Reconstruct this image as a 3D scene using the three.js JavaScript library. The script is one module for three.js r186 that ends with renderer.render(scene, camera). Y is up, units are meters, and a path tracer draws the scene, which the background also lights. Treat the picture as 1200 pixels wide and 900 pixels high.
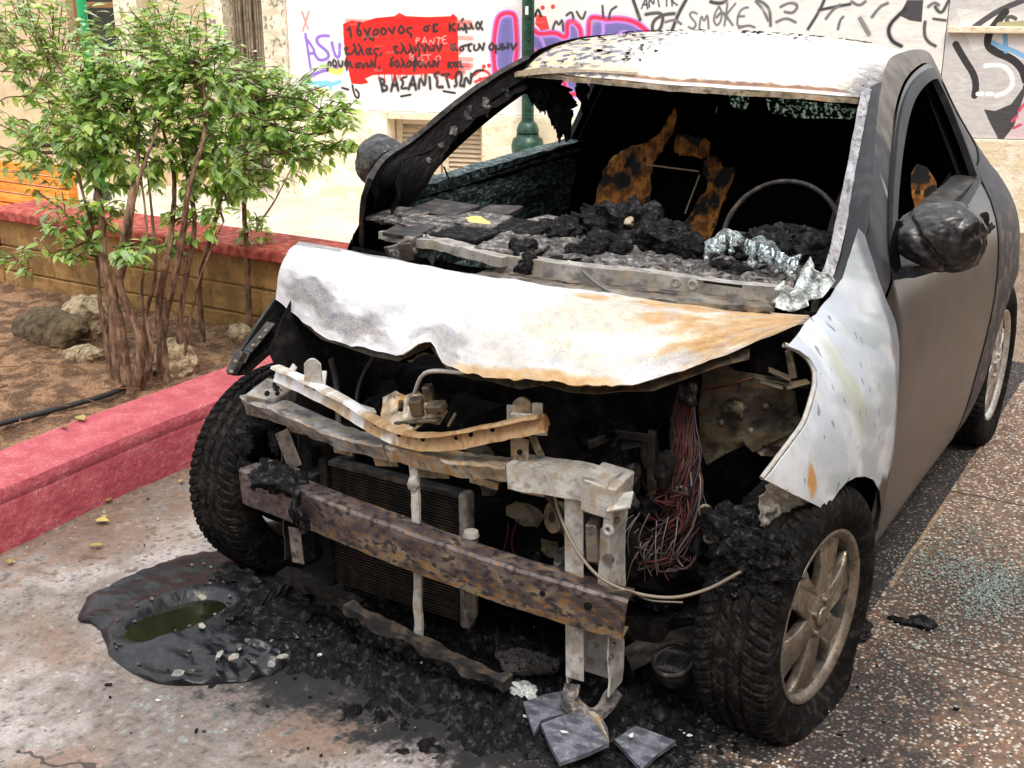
import * as THREE from 'three';
import { RoundedBoxGeometry } from 'three/addons/geometries/RoundedBoxGeometry.js';
import { mergeGeometries, mergeVertices, toCreasedNormals } from 'three/addons/utils/BufferGeometryUtils.js';
import { TessellateModifier } from 'three/addons/modifiers/TessellateModifier.js';
import { createNoise3D } from 'simplex-noise';

// ------------------------------------------------------------------ camera, sky, sun, exposure
const scene = new THREE.Scene();
const CAM = { pos: new THREE.Vector3(1.4624, 1.5941, 3.3912), yaw: -0.547, pitch: 0.3272, f: 1418.77 };   // f in pixels of a 1200 x 900 picture
const camera = new THREE.PerspectiveCamera(35.196, 4 / 3, 0.05, 200);
camera.position.copy(CAM.pos);
const cdir = new THREE.Vector3(Math.sin(CAM.yaw) * Math.cos(CAM.pitch), -Math.sin(CAM.pitch), -Math.cos(CAM.yaw) * Math.cos(CAM.pitch));
camera.lookAt(CAM.pos.clone().add(cdir));
const renderer = new THREE.WebGLRenderer({ antialias: true });
renderer.setSize(1024, 768);
renderer.toneMapping = THREE.LinearToneMapping;
renderer.toneMappingExposure = 1.62;
renderer.shadowMap.enabled = true;

{ // bright overcast sky: an even veil of cloud, brighter around the hidden sun and overhead
  const w = 256, h = 128, d = new Float32Array(w * h * 4), sd = new THREE.Vector3(0.35, 0.85, 0.4).normalize();
  for (let j = 0; j < h; j++) for (let i = 0; i < w; i++) {
    const el = ((j + 0.5) / h - 0.5) * Math.PI, az = ((i + 0.5) / w - 0.5) * 2 * Math.PI;
    const v = new THREE.Vector3(Math.cos(el) * Math.cos(az), Math.sin(el), Math.cos(el) * Math.sin(az));
    const c = 0.5 + 0.5 * v.dot(sd), k = 0.78 + 0.55 * Math.max(0, Math.sin(el)) + 0.9 * Math.pow(c, 10);
    const o = (j * w + i) * 4;
    d[o] = k * 0.98; d[o + 1] = k * 1.0; d[o + 2] = k * 1.04; d[o + 3] = 1;
  }
  const sky = new THREE.DataTexture(d, w, h, THREE.RGBAFormat, THREE.FloatType);
  sky.mapping = THREE.EquirectangularReflectionMapping; sky.magFilter = THREE.LinearFilter; sky.needsUpdate = true;
  scene.background = sky; scene.environment = sky;
}
const sun = new THREE.DirectionalLight(0xfff3e2, 1.4);
sun.position.set(3.5, 8.5, 4); sun.target.position.set(0, 0, 0);
sun.castShadow = true; sun.shadow.radius = 28; sun.shadow.mapSize.set(2048, 2048);
Object.assign(sun.shadow.camera, { left: -7, right: 7, top: 7, bottom: -7, near: 0.5, far: 25 });
scene.add(sun, sun.target);

// ------------------------------------------------------------------ numbers, noise
const V = (x, y, z) => new THREE.Vector3(x, y, z);
function rng(a) { return () => { a = (a + 0x6d2b79f5) | 0; let t = Math.imul(a ^ (a >>> 15), 1 | a); t = (t + Math.imul(t ^ (t >>> 7), 61 | t)) ^ t; return ((t ^ (t >>> 14)) >>> 0) / 4294967296; }; }
const R = rng(7), rr = (a, b) => a + (b - a) * R();
const noise = createNoise3D(rng(11));
const fbm = (x, y, z, o = 4) => { let s = 0, a = 0.5; for (let i = 0; i < o; i++) { s += a * noise(x, y, z); x *= 2.03; y *= 2.03; z *= 2.03; a *= 0.5; } return s; };
const clamp = (x, a = 0, b = 1) => Math.min(b, Math.max(a, x)), lerp = (a, b, t) => a + (b - a) * t;
const sm = (a, b, x) => { const t = clamp((x - a) / (b - a)); return t * t * (3 - 2 * t); };
const mix3 = (a, b, t) => [lerp(a[0], b[0], t), lerp(a[1], b[1], t), lerp(a[2], b[2], t)];
function interp(p, t) {                       // smooth curve through [t, value] pairs in rising t
  if (t <= p[0][0]) return p[0][1];
  const n = p.length - 1;
  if (t >= p[n][0]) return p[n][1];
  let i = 0; while (t > p[i + 1][0]) i++;
  const sl = (k) => (k <= 0 || k >= n) ? (k <= 0 ? (p[1][1] - p[0][1]) / (p[1][0] - p[0][0]) : (p[n][1] - p[n - 1][1]) / (p[n][0] - p[n - 1][0])) : (p[k + 1][1] - p[k - 1][1]) / (p[k + 1][0] - p[k - 1][0]);
  const h = p[i + 1][0] - p[i][0], s = (t - p[i][0]) / h, s2 = s * s, s3 = s2 * s;
  return (2 * s3 - 3 * s2 + 1) * p[i][1] + (s3 - 2 * s2 + s) * h * sl(i) + (3 * s2 - 2 * s3) * p[i + 1][1] + (s3 - s2) * h * sl(i + 1);
}
// ------------------------------------------------------------------ from a pixel of the photograph to a point in the place
const cr = new THREE.Vector3().crossVectors(cdir, V(0, 1, 0)).normalize(), cu = new THREE.Vector3().crossVectors(cr, cdir);
function at(px, py, ax, v) {
  const d = cdir.clone().addScaledVector(cr, (px - 600) / CAM.f).addScaledVector(cu, (450 - py) / CAM.f);
  return CAM.pos.clone().addScaledVector(d, (v - CAM.pos[ax]) / d[ax]);
}
const X = (px, py, v) => at(px, py, 'x', v), Y = (px, py, v = 0) => at(px, py, 'y', v), Z = (px, py, v) => at(px, py, 'z', v);
function project(p) { const q = p.clone().sub(CAM.pos), k = q.dot(cdir); return [600 + CAM.f * q.dot(cr) / k, 450 - CAM.f * q.dot(cu) / k]; }
function on(map, px, py, g) {                 // the point of a surface that a pixel shows
  let [u, v] = g;
  for (let i = 0; i < 25; i++) {
    const e = 1e-4, a = project(map(u, v)), b = project(map(u + e, v)), c = project(map(u, v + e));
    const j = [(b[0] - a[0]) / e, (c[0] - a[0]) / e, (b[1] - a[1]) / e, (c[1] - a[1]) / e], det = j[0] * j[3] - j[1] * j[2];
    const rx = px - a[0], ry = py - a[1];
    if (Math.abs(rx) + Math.abs(ry) < 0.05) break;
    u += clamp((j[3] * rx - j[1] * ry) / det, -0.12, 0.12); v += clamp((-j[2] * rx + j[0] * ry) / det, -0.12, 0.12);
  }
  return [u, v];
}
const traced = (map, g, list) => { let q = g; return list.map(([a, b]) => (q = on(map, a, b, q))); };

// ------------------------------------------------------------------ geometry helpers
function clean(g) {
  if (g.index) g = g.toNonIndexed();
  for (const k of Object.keys(g.attributes)) if (!['position', 'normal', 'uv'].includes(k)) g.deleteAttribute(k);
  if (!g.attributes.normal) g.computeVertexNormals();
  if (!g.attributes.uv) g.setAttribute('uv', new THREE.BufferAttribute(new Float32Array(g.attributes.position.count * 2), 2));
  g.morphAttributes = {}; g.clearGroups();
  return g;
}
const merge = (list) => mergeGeometries(list.map(clean), false);
function uvBox(g, s = 1) {                    // uv in metres (times s) from the side a face looks to
  g = clean(g);
  const p = g.attributes.position, n = g.attributes.normal, uv = g.attributes.uv;
  for (let i = 0; i < p.count; i += 3) {
    let a = 0, b = 0, c = 0;
    for (let k = 0; k < 3; k++) { a += Math.abs(n.getX(i + k)); b += Math.abs(n.getY(i + k)); c += Math.abs(n.getZ(i + k)); }
    for (let k = i; k < i + 3; k++) {
      const x = p.getX(k), y = p.getY(k), z = p.getZ(k);
      if (b >= a && b >= c) uv.setXY(k, x * s, z * s); else if (a >= c) uv.setXY(k, z * s, y * s); else uv.setXY(k, x * s, y * s);
    }
  }
  return g;
}
const box = (w, h, d, p, rot = [0, 0, 0], r = 0.004) => {
  const g = new RoundedBoxGeometry(w, h, d, 1, Math.min(r, w / 2.2, h / 2.2, d / 2.2));
  g.applyMatrix4(new THREE.Matrix4().compose(p, new THREE.Quaternion().setFromEuler(new THREE.Euler(...rot)), V(1, 1, 1)));
  return clean(g);
};
const tube = (pts, r, seg = 24, rad = 6) => clean(new THREE.TubeGeometry(new THREE.CatmullRomCurve3(pts, false, 'centripetal'), seg, r, rad, false));
function rod(a, b, r1, r2 = r1, seg = 10) {
  const g = new THREE.CylinderGeometry(r2, r1, a.distanceTo(b), seg, 1);
  g.applyQuaternion(new THREE.Quaternion().setFromUnitVectors(V(0, 1, 0), b.clone().sub(a).normalize()));
  const m = a.clone().add(b).multiplyScalar(0.5); g.translate(m.x, m.y, m.z);
  return clean(g);
}
function bar(a, b, w, h, up = V(0, 1, 0), r = 0.003) {      // a box from a to b, w across, h along up
  const t = b.clone().sub(a), L = t.length(); t.normalize();
  const s = new THREE.Vector3().crossVectors(up, t).normalize(), u = new THREE.Vector3().crossVectors(t, s);
  const g = new RoundedBoxGeometry(w, h, L, 1, Math.min(r, w / 2.2, h / 2.2));
  g.applyMatrix4(new THREE.Matrix4().makeBasis(s, u, t).setPosition(a.clone().add(b).multiplyScalar(0.5)));
  return clean(g);
}
function sweep(path, profile, { up = V(0, 1, 0), n = 40, closed = true, scale, wob = 0, crease = 0.7 } = {}) {   // a section (side, up) drawn along a smooth path
  const curve = new THREE.CatmullRomCurve3(path, false, 'centripetal'), pos = [], m = profile.length, rows = [];
  for (let i = 0; i <= n; i++) {
    const t = i / n, p = curve.getPoint(t), tg = curve.getTangent(t), s = new THREE.Vector3().crossVectors(up, tg).normalize(), u = new THREE.Vector3().crossVectors(tg, s).normalize();
    const k = scale ? scale(t) : 1;
    rows.push(profile.map(([a, b]) => {
      const q = p.clone().addScaledVector(s, a * k).addScaledVector(u, b * k);
      if (wob) q.addScaledVector(u, wob * noise(q.x * 18, q.y * 18, q.z * 18)).addScaledVector(s, wob * noise(q.x * 15 + 9, q.y * 15, q.z * 15));
      return q;
    }));
  }
  const put = (...v) => v.forEach((q) => pos.push(q.x, q.y, q.z));
  for (let i = 0; i < n; i++) for (let j = 0; j < (closed ? m : m - 1); j++) {
    const a = rows[i][j], b = rows[i][(j + 1) % m], c = rows[i + 1][(j + 1) % m], d = rows[i + 1][j];
    put(a, b, c, a, c, d);
  }
  if (closed) {
    const tri = THREE.ShapeUtils.triangulateShape(profile.map(([a, b]) => new THREE.Vector2(a, b)), []);
    for (const [a, b, c] of tri) { put(rows[0][a], rows[0][c], rows[0][b]); put(rows[n][a], rows[n][b], rows[n][c]); }
  }
  let g = new THREE.BufferGeometry(); g.setAttribute('position', new THREE.Float32BufferAttribute(pos, 3));
  g.computeVertexNormals(); g = toCreasedNormals(g, crease);
  return uvBox(g);
}
const channel = (w, h, t, lip = 0) => {       // open C section, back to +side
  const o = [[-w, -h / 2], [0, -h / 2], [0, h / 2], [-w, h / 2]];
  return [...o, [-w, h / 2 - t], [-t, h / 2 - t], [-t, -h / 2 + t], [-w, -h / 2 + t]];
};
const rect = (w, h) => [[-w / 2, -h / 2], [w / 2, -h / 2], [w / 2, h / 2], [-w / 2, h / 2]];
const unit = [[0, 0], [1, 0], [1, 1], [0, 1]];
const tess = new TessellateModifier(0.05, 16);
function dense(loop, e) { const o = []; loop.forEach((a, i) => { const b = loop[(i + 1) % loop.length], n = Math.max(1, Math.ceil(Math.hypot(a[0] - b[0], a[1] - b[1]) / e)); for (let k = 0; k < n; k++) o.push([lerp(a[0], b[0], k / n), lerp(a[1], b[1], k / n)]); }); return o; }
const smooth = (list, n = 8) => new THREE.CatmullRomCurve3(list.map(([a, b]) => V(a, b, 0)), false, 'centripetal').getPoints((list.length - 1) * n).map((p) => [p.x, p.y]);
function panel(outline, map, { t = 0.0025, holes = [], edge = 0.045, flip = false, uv } = {}) {      // sheet metal: an outline in (u, v) laid on a surface, with thickness and cut edges
  if (outline === unit) return sheet(map, t, edge, flip, uv);
  const loops = [outline, ...holes].map((l) => dense(l, edge));
  const shape = new THREE.Shape(loops[0].map(([a, b]) => new THREE.Vector2(a, b)));
  for (const h of loops.slice(1)) shape.holes.push(new THREE.Path(h.map(([a, b]) => new THREE.Vector2(a, b))));
  tess.maxEdgeLength = edge;
  let g = tess.modify(new THREE.ShapeGeometry(shape, 1)); if (g.index) g = g.toNonIndexed();
  const p = g.attributes.position, pos = [], nor = [], uvs = [], sg = flip ? -1 : 1, e = 5e-4;
  const point = (u, v) => { const q = map(u, v), a = map(u + e, v).sub(map(u - e, v)), b = map(u, v + e).sub(map(u, v - e)); return [q, a.cross(b).normalize().multiplyScalar(sg)]; };
  const put = (q, n, u, v) => { pos.push(q.x, q.y, q.z); nor.push(n.x, n.y, n.z); const w = uv ? uv(u, v) : [u, v]; uvs.push(w[0], w[1]); };
  const pts = []; for (let i = 0; i < p.count; i++) { const u = p.getX(i), v = p.getY(i); pts.push([...point(u, v), u, v]); }
  for (let i = 0; i < pts.length; i += 3) {
    for (const k of flip ? [0, 2, 1] : [0, 1, 2]) { const [q, n, u, v] = pts[i + k]; put(q, n, u, v); }
    if (t) for (const k of flip ? [0, 1, 2] : [0, 2, 1]) { const [q, n, u, v] = pts[i + k]; put(q.clone().addScaledVector(n, -t), n.clone().negate(), u, v); }
  }
  if (t) for (const l of loops) for (let i = 0; i < l.length; i++) {
    const [a, na] = point(...l[i]), [b, nb] = point(...l[(i + 1) % l.length]), c = a.clone().addScaledVector(na, -t), d = b.clone().addScaledVector(nb, -t);
    const n = b.clone().sub(a).cross(na).normalize();
    put(a, n, ...l[i]); put(c, n, ...l[i]); put(d, n, ...l[i]); put(a, n, ...l[i]); put(d, n, ...l[i]); put(b, n, ...l[i]);
  }
  const o = new THREE.BufferGeometry();
  o.setAttribute('position', new THREE.Float32BufferAttribute(pos, 3)); o.setAttribute('normal', new THREE.Float32BufferAttribute(nor, 3)); o.setAttribute('uv', new THREE.Float32BufferAttribute(uvs, 2));
  return o;
}
function sheet(map, t, edge, flip, uv) {       // the same for a whole (0..1, 0..1) patch: a regular grid, both faces and the four cut edges
  const nu = Math.max(10, Math.ceil(1 / edge)), nv = Math.max(8, Math.ceil(0.7 / edge)), e = 1e-3, sg = flip ? -1 : 1, A = [], pos = [], nor = [], uvs = [];
  for (let j = 0; j <= nv; j++) for (let i = 0; i <= nu; i++) { const u = i / nu, v = j / nv, q = map(u, v), n = map(Math.min(1, u + e), v).sub(map(Math.max(0, u - e), v)).cross(map(u, Math.min(1, v + e)).sub(map(u, Math.max(0, v - e)))).normalize().multiplyScalar(sg); if (!(n.lengthSq() > 0.5)) n.set(0, 1, 0); A.push({ q, n, c: q.clone().addScaledVector(n, -t), u, v }); }
  const put = (p, n, a) => { pos.push(p.x, p.y, p.z); nor.push(n.x, n.y, n.z); const w = uv ? uv(a.u, a.v) : [a.u, a.v]; uvs.push(...w); };
  const at2 = (i, j) => A[j * (nu + 1) + i];
  for (let j = 0; j < nv; j++) for (let i = 0; i < nu; i++) { const k = [at2(i, j), at2(i + 1, j), at2(i + 1, j + 1), at2(i, j + 1)]; for (const m of flip ? [0, 2, 1, 0, 3, 2] : [0, 1, 2, 0, 2, 3]) put(k[m].q, k[m].n, k[m]); if (t) for (const m of flip ? [0, 1, 2, 0, 2, 3] : [0, 2, 1, 0, 3, 2]) put(k[m].c, k[m].n.clone().negate(), k[m]); }
  if (t) { const rim = []; for (let i = 0; i < nu; i++) rim.push(at2(i, 0)); for (let j = 0; j < nv; j++) rim.push(at2(nu, j)); for (let i = nu; i > 0; i--) rim.push(at2(i, nv)); for (let j = nv; j > 0; j--) rim.push(at2(0, j));
    rim.forEach((a, i) => { const d = rim[(i + 1) % rim.length], n = d.q.clone().sub(a.q).cross(a.n).normalize(); for (const [p, k] of [[a.q, a], [a.c, a], [d.c, d], [a.q, a], [d.c, d], [d.q, d]]) put(p, n, k); }); }
  const o = new THREE.BufferGeometry(); o.setAttribute('position', new THREE.Float32BufferAttribute(pos, 3)); o.setAttribute('normal', new THREE.Float32BufferAttribute(nor, 3)); o.setAttribute('uv', new THREE.Float32BufferAttribute(uvs, 2));
  return o;
}
function gridMap(rows) {                      // smooth surface through a grid of points: u along a row, v from row to row
  const cm = (a, b, c, d, t) => { const t2 = t * t, t3 = t2 * t; return a.clone().multiplyScalar(-0.5 * t3 + t2 - 0.5 * t).addScaledVector(b, 1.5 * t3 - 2.5 * t2 + 1).addScaledVector(c, -1.5 * t3 + 2 * t2 + 0.5 * t).addScaledVector(d, 0.5 * t3 - 0.5 * t2); };
  const line = (l, t) => {
    const n = l.length - 1, s = clamp(t, -0.2, 1.2) * n, i = clamp(Math.floor(s), 0, n - 1), f = s - i;
    const a = i > 0 ? l[i - 1] : l[0].clone().multiplyScalar(2).sub(l[1]), d = i < n - 1 ? l[i + 2] : l[n].clone().multiplyScalar(2).sub(l[n - 1]);
    return cm(a, l[i], l[i + 1], d, f);
  };
  return (u, v) => line(rows.map((r) => line(r, u)), v);
}
function lump(c, r, amp = 0.35, freq = 9, detail = 4, seed = 0, crease = 0) {   // a charred lump
  let g = new THREE.IcosahedronGeometry(1, detail); g.deleteAttribute('uv'); g.deleteAttribute('normal'); g = mergeVertices(g, 1e-4);
  const p = g.attributes.position;
  for (let i = 0; i < p.count; i++) {
    const q = V(p.getX(i), p.getY(i), p.getZ(i)), w = q.clone().multiply(r).add(c);
    const k = 1 + amp * (fbm(w.x * freq + seed, w.y * freq, w.z * freq, 4) * 1.6 + 0.5 * Math.abs(noise(w.x * freq * 2.5, w.y * freq * 2.5 + seed, w.z * freq * 2.5)));
    p.setXYZ(i, c.x + q.x * r.x * k, c.y + q.y * r.y * k, c.z + q.z * r.z * k);
  }
  g.computeVertexNormals();
  return uvBox(crease ? toCreasedNormals(g, crease) : g);
}
function flake(p, s, seed, th = 0.004) {      // a flat broken piece
  const q = rng(seed), n = 5 + Math.floor(q() * 3), sh = new THREE.Shape(), st = 0.6 + q() * 0.8;
  for (let i = 0; i < n; i++) { const a = (i + q() * 0.6) / n * Math.PI * 2, r = s * (0.55 + 0.5 * q()); sh[i ? 'lineTo' : 'moveTo'](Math.cos(a) * r * st, Math.sin(a) * r / st); }
  const g = new THREE.ExtrudeGeometry(sh, { depth: th, bevelEnabled: false });
  g.rotateX(-Math.PI / 2); g.rotateZ((q() - 0.5) * 0.35); g.rotateX((q() - 0.5) * 0.35); g.rotateY(q() * 6.28); g.translate(p.x, p.y, p.z);
  return uvBox(g);
}
// ------------------------------------------------------------------ textures and materials
function tex(w, h, fn, srgb = true, wrap = THREE.MirroredRepeatWrapping) {
  const d = new Uint8Array(w * h * 4);
  for (let j = 0; j < h; j++) for (let i = 0; i < w; i++) { const c = fn((i + 0.5) / w, (j + 0.5) / h), o = (j * w + i) * 4; d[o] = clamp(c[0]) * 255; d[o + 1] = clamp(c[1]) * 255; d[o + 2] = clamp(c[2]) * 255; d[o + 3] = 255; }
  const t = new THREE.DataTexture(d, w, h); t.magFilter = THREE.LinearFilter; t.minFilter = THREE.LinearMipmapLinearFilter; t.generateMipmaps = true;
  t.wrapS = t.wrapT = wrap; if (srgb) t.colorSpace = THREE.SRGBColorSpace; t.needsUpdate = true;
  return t;
}
const scaled = (t, k) => { const c = t.clone(); c.repeat.set(k, k); c.needsUpdate = true; return c; };
const mat = (o) => new THREE.MeshStandardMaterial({ side: THREE.DoubleSide, ...o });
const dull = (o) => new THREE.MeshPhysicalMaterial({ side: THREE.DoubleSide, specularIntensity: 0.12, ...o });      // soot, char and burnt rubber hardly shine
const grainT = scaled(tex(384, 384, (u, v) => { const k = 0.5 + 0.5 * fbm(u * 14, v * 14, 3, 5); return [k, k, k]; }, false), 2);
const crustT = scaled(tex(384, 384, (u, v) => { const k = 0.5 + 0.6 * fbm(u * 9, v * 9, 1, 6) + 0.25 * Math.abs(noise(u * 40, v * 40, 7)); return [k, k, k]; }, false), 2.5);
// burnt bare steel: grey, brown heat tint, pale ash, rust. Four noise fields are made once and shared.
const FN = 384, field = (f, o, s) => { const a = new Float32Array(FN * FN); for (let y = 0; y < FN; y++) for (let x = 0; x < FN; x++) a[y * FN + x] = o ? fbm(x / FN * f, y / FN * f, s, o) : noise(x / FN * f, y / FN * f, s); return a; };
const FLD = [field(5, 6, 1), field(9, 6, 2), field(18, 5, 3), field(80, 0, 4)], fold = (i) => { i = Math.abs(i) % (2 * FN); return i < FN ? i : 2 * FN - 1 - i; };
const pick = (k, u, v, s) => FLD[k][fold(Math.floor(v * FN) + s * 61) * FN + fold(Math.floor(u * FN) + s * 37)];
const steelTex = (seed, a, b, c, d) => tex(FN, FN, (u, v) => {
  const n0 = pick(0, u, v, seed), n1 = pick(1, u, v, seed + 2), n2 = pick(2, u, v, seed + 5), n3 = pick(3, u, v, seed);
  let k = mix3(a, b, sm(-0.45, 0.45, n0 + 0.3 * n2)); k = mix3(k, c, sm(0.0, 0.55, n1 + 0.35 * n2) * 0.85); k = mix3(k, d, sm(0.08, 0.6, -n1 + 0.5 * n2 - 0.2 * n0) * 0.85);
  return k.map((x) => x * (1 + 0.05 * n3 + 0.08 * n2));
});
const M = {};
M.soot = dull({ map: scaled(steelTex(2, [0.07, 0.068, 0.068], [0.1, 0.095, 0.095], [0.16, 0.145, 0.14], [0.05, 0.05, 0.05]), 2), roughness: 0.92, bumpMap: grainT, bumpScale: 0.002 });
M.black = dull({ color: new THREE.Color().setRGB(0.009, 0.009, 0.009), roughness: 0.97 });
M.char = dull({ map: scaled(steelTex(5, [0.075, 0.075, 0.082], [0.12, 0.118, 0.125], [0.25, 0.24, 0.245], [0.05, 0.05, 0.055]), 4), roughness: 0.72, bumpMap: crustT, bumpScale: 0.008 });
M.ashy = mat({ map: scaled(steelTex(8, [0.27, 0.26, 0.26], [0.42, 0.4, 0.39], [0.58, 0.55, 0.52], [0.13, 0.12, 0.12]), 4), roughness: 0.9, bumpMap: crustT, bumpScale: 0.006 });
M.steel = mat({ map: scaled(steelTex(13, [0.4, 0.38, 0.36], [0.58, 0.56, 0.53], [0.47, 0.4, 0.31], [0.24, 0.22, 0.21]), 2.2), roughness: 0.55, metalness: 0.35, bumpMap: grainT, bumpScale: 0.0008 });
M.pale = mat({ map: scaled(steelTex(17, [0.64, 0.63, 0.61], [0.74, 0.74, 0.73], [0.6, 0.54, 0.46], [0.5, 0.48, 0.46]), 2.2), roughness: 0.6, metalness: 0.15, bumpMap: grainT, bumpScale: 0.0006 });
M.tan = mat({ map: scaled(steelTex(21, [0.58, 0.52, 0.43], [0.72, 0.68, 0.62], [0.66, 0.48, 0.27], [0.38, 0.34, 0.29]), 2.4), roughness: 0.62, metalness: 0.2, bumpMap: grainT, bumpScale: 0.0008 });
M.beam = mat({ map: scaled(steelTex(25, [0.31, 0.28, 0.27], [0.4, 0.36, 0.35], [0.55, 0.43, 0.25], [0.2, 0.175, 0.175]), 2), roughness: 0.48, metalness: 0.4, bumpMap: grainT, bumpScale: 0.0006 });
M.olive = mat({ map: scaled(steelTex(29, [0.25, 0.225, 0.175], [0.33, 0.3, 0.24], [0.38, 0.29, 0.18], [0.13, 0.118, 0.1]), 2.4), roughness: 0.66, metalness: 0.2, bumpMap: grainT, bumpScale: 0.0015 });
M.rust = mat({ map: scaled(tex(384, 384, (u, v) => { const a = fbm(u * 14, v * 14, 3, 6), d = fbm(u * 6, v * 5, 8, 5), s = fbm(u * 60, v * 9, 4, 3); let k = mix3([0.38, 0.22, 0.06], [0.68, 0.44, 0.15], sm(-0.45, 0.45, a + 0.35 * s)); k = mix3(k, [0.74, 0.55, 0.27], sm(0.25, 0.6, s + 0.4 * a) * 0.6); return mix3(k, [0.05, 0.04, 0.03], sm(0.02, 0.3, d + 0.45 * a)); }), 1.6), roughness: 0.88, bumpMap: grainT, bumpScale: 0.002 });
M.darkmetal = mat({ map: scaled(steelTex(37, [0.16, 0.155, 0.155], [0.24, 0.23, 0.23], [0.36, 0.31, 0.26], [0.09, 0.09, 0.09]), 2), roughness: 0.6, metalness: 0.3, bumpMap: grainT, bumpScale: 0.001 });
M.rubber = dull({ map: scaled(steelTex(41, [0.075, 0.075, 0.075], [0.11, 0.105, 0.105], [0.19, 0.175, 0.165], [0.05, 0.05, 0.05]), 3), roughness: 0.8, bumpMap: crustT, bumpScale: 0.0025 });
M.alloy = mat({ map: scaled(steelTex(45, [0.54, 0.51, 0.47], [0.62, 0.59, 0.55], [0.5, 0.44, 0.38], [0.42, 0.38, 0.34]), 3), roughness: 0.38, metalness: 0.75 });
M.alloyPale = mat({ map: scaled(steelTex(47, [0.74, 0.73, 0.71], [0.8, 0.8, 0.79], [0.62, 0.58, 0.54], [0.55, 0.52, 0.5]), 3), roughness: 0.38, metalness: 0.6 });
M.copper = mat({ color: 0x4d2219, roughness: 0.6, metalness: 0.4 });
M.wireDark = mat({ color: 0x2e2025, roughness: 0.6, metalness: 0.3 });
M.wireGrey = mat({ color: 0x66625f, roughness: 0.5, metalness: 0.5 });
M.cable = mat({ color: 0x7d7466, roughness: 0.6, metalness: 0.3 });
M.glassShard = mat({ map: scaled(steelTex(51, [0.66, 0.7, 0.7], [0.82, 0.85, 0.85], [0.5, 0.53, 0.53], [0.92, 0.93, 0.92]), 5), roughness: 0.35, bumpMap: crustT, bumpScale: 0.006 });
M.teal = mat({ map: scaled(tex(300, 300, (u, v) => { const a = fbm(u * 10, v * 16, 2, 5), b = fbm(u * 26, v * 26, 9, 3); let c = mix3([0.13, 0.17, 0.17], [0.3, 0.4, 0.41], sm(-0.15, 0.25, a)); return mix3(c, [0.6, 0.69, 0.69], sm(0.1, 0.4, b) * sm(-0.2, 0.2, a)); }), 2.5), roughness: 0.7, bumpMap: crustT, bumpScale: 0.006 });
M.ashPale = mat({ map: scaled(steelTex(55, [0.5, 0.5, 0.52], [0.66, 0.66, 0.68], [0.46, 0.44, 0.44], [0.3, 0.3, 0.32]), 4), roughness: 0.8, bumpMap: grainT, bumpScale: 0.001 });
M.cowl = mat({ map: scaled(steelTex(57, [0.5, 0.49, 0.47], [0.62, 0.61, 0.59], [0.54, 0.49, 0.42], [0.36, 0.35, 0.34]), 2), roughness: 0.7, bumpMap: grainT, bumpScale: 0.001 });
M.silver = mat({ map: scaled(steelTex(59, [0.52, 0.51, 0.5], [0.68, 0.67, 0.66], [0.6, 0.52, 0.42], [0.33, 0.31, 0.3]), 2), roughness: 0.45, metalness: 0.4, bumpMap: grainT, bumpScale: 0.0008 });
M.hole = M.black;

// ------------------------------------------------------------------ objects
const taken = {};
function numbered(n) { taken[n] = (taken[n] ?? -1) + 1; return taken[n] ? n + '_' + String(taken[n]).padStart(3, '0') : n; }
function mesh(name, geo, m, parent) {
  const o = new THREE.Mesh(geo, m); o.name = parent ? name : numbered(name); o.castShadow = o.receiveShadow = true; (parent || scene).add(o);
  return o;
}
function tag(o, label, category, group, kind) { if (label) o.userData.label = label; if (category) o.userData.category = category; if (group) o.userData.group = group; if (kind) o.userData.kind = kind; return o; }
function thing(name, label, category, p = V(0, 0, 0), group) { const o = new THREE.Group(); o.name = numbered(name); o.position.copy(p); scene.add(o); return tag(o, label, category, group); }
function group(name, parent, p = V(0, 0, 0)) { const o = new THREE.Group(); o.name = name; o.position.copy(p); parent.add(o); return o; }
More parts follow.
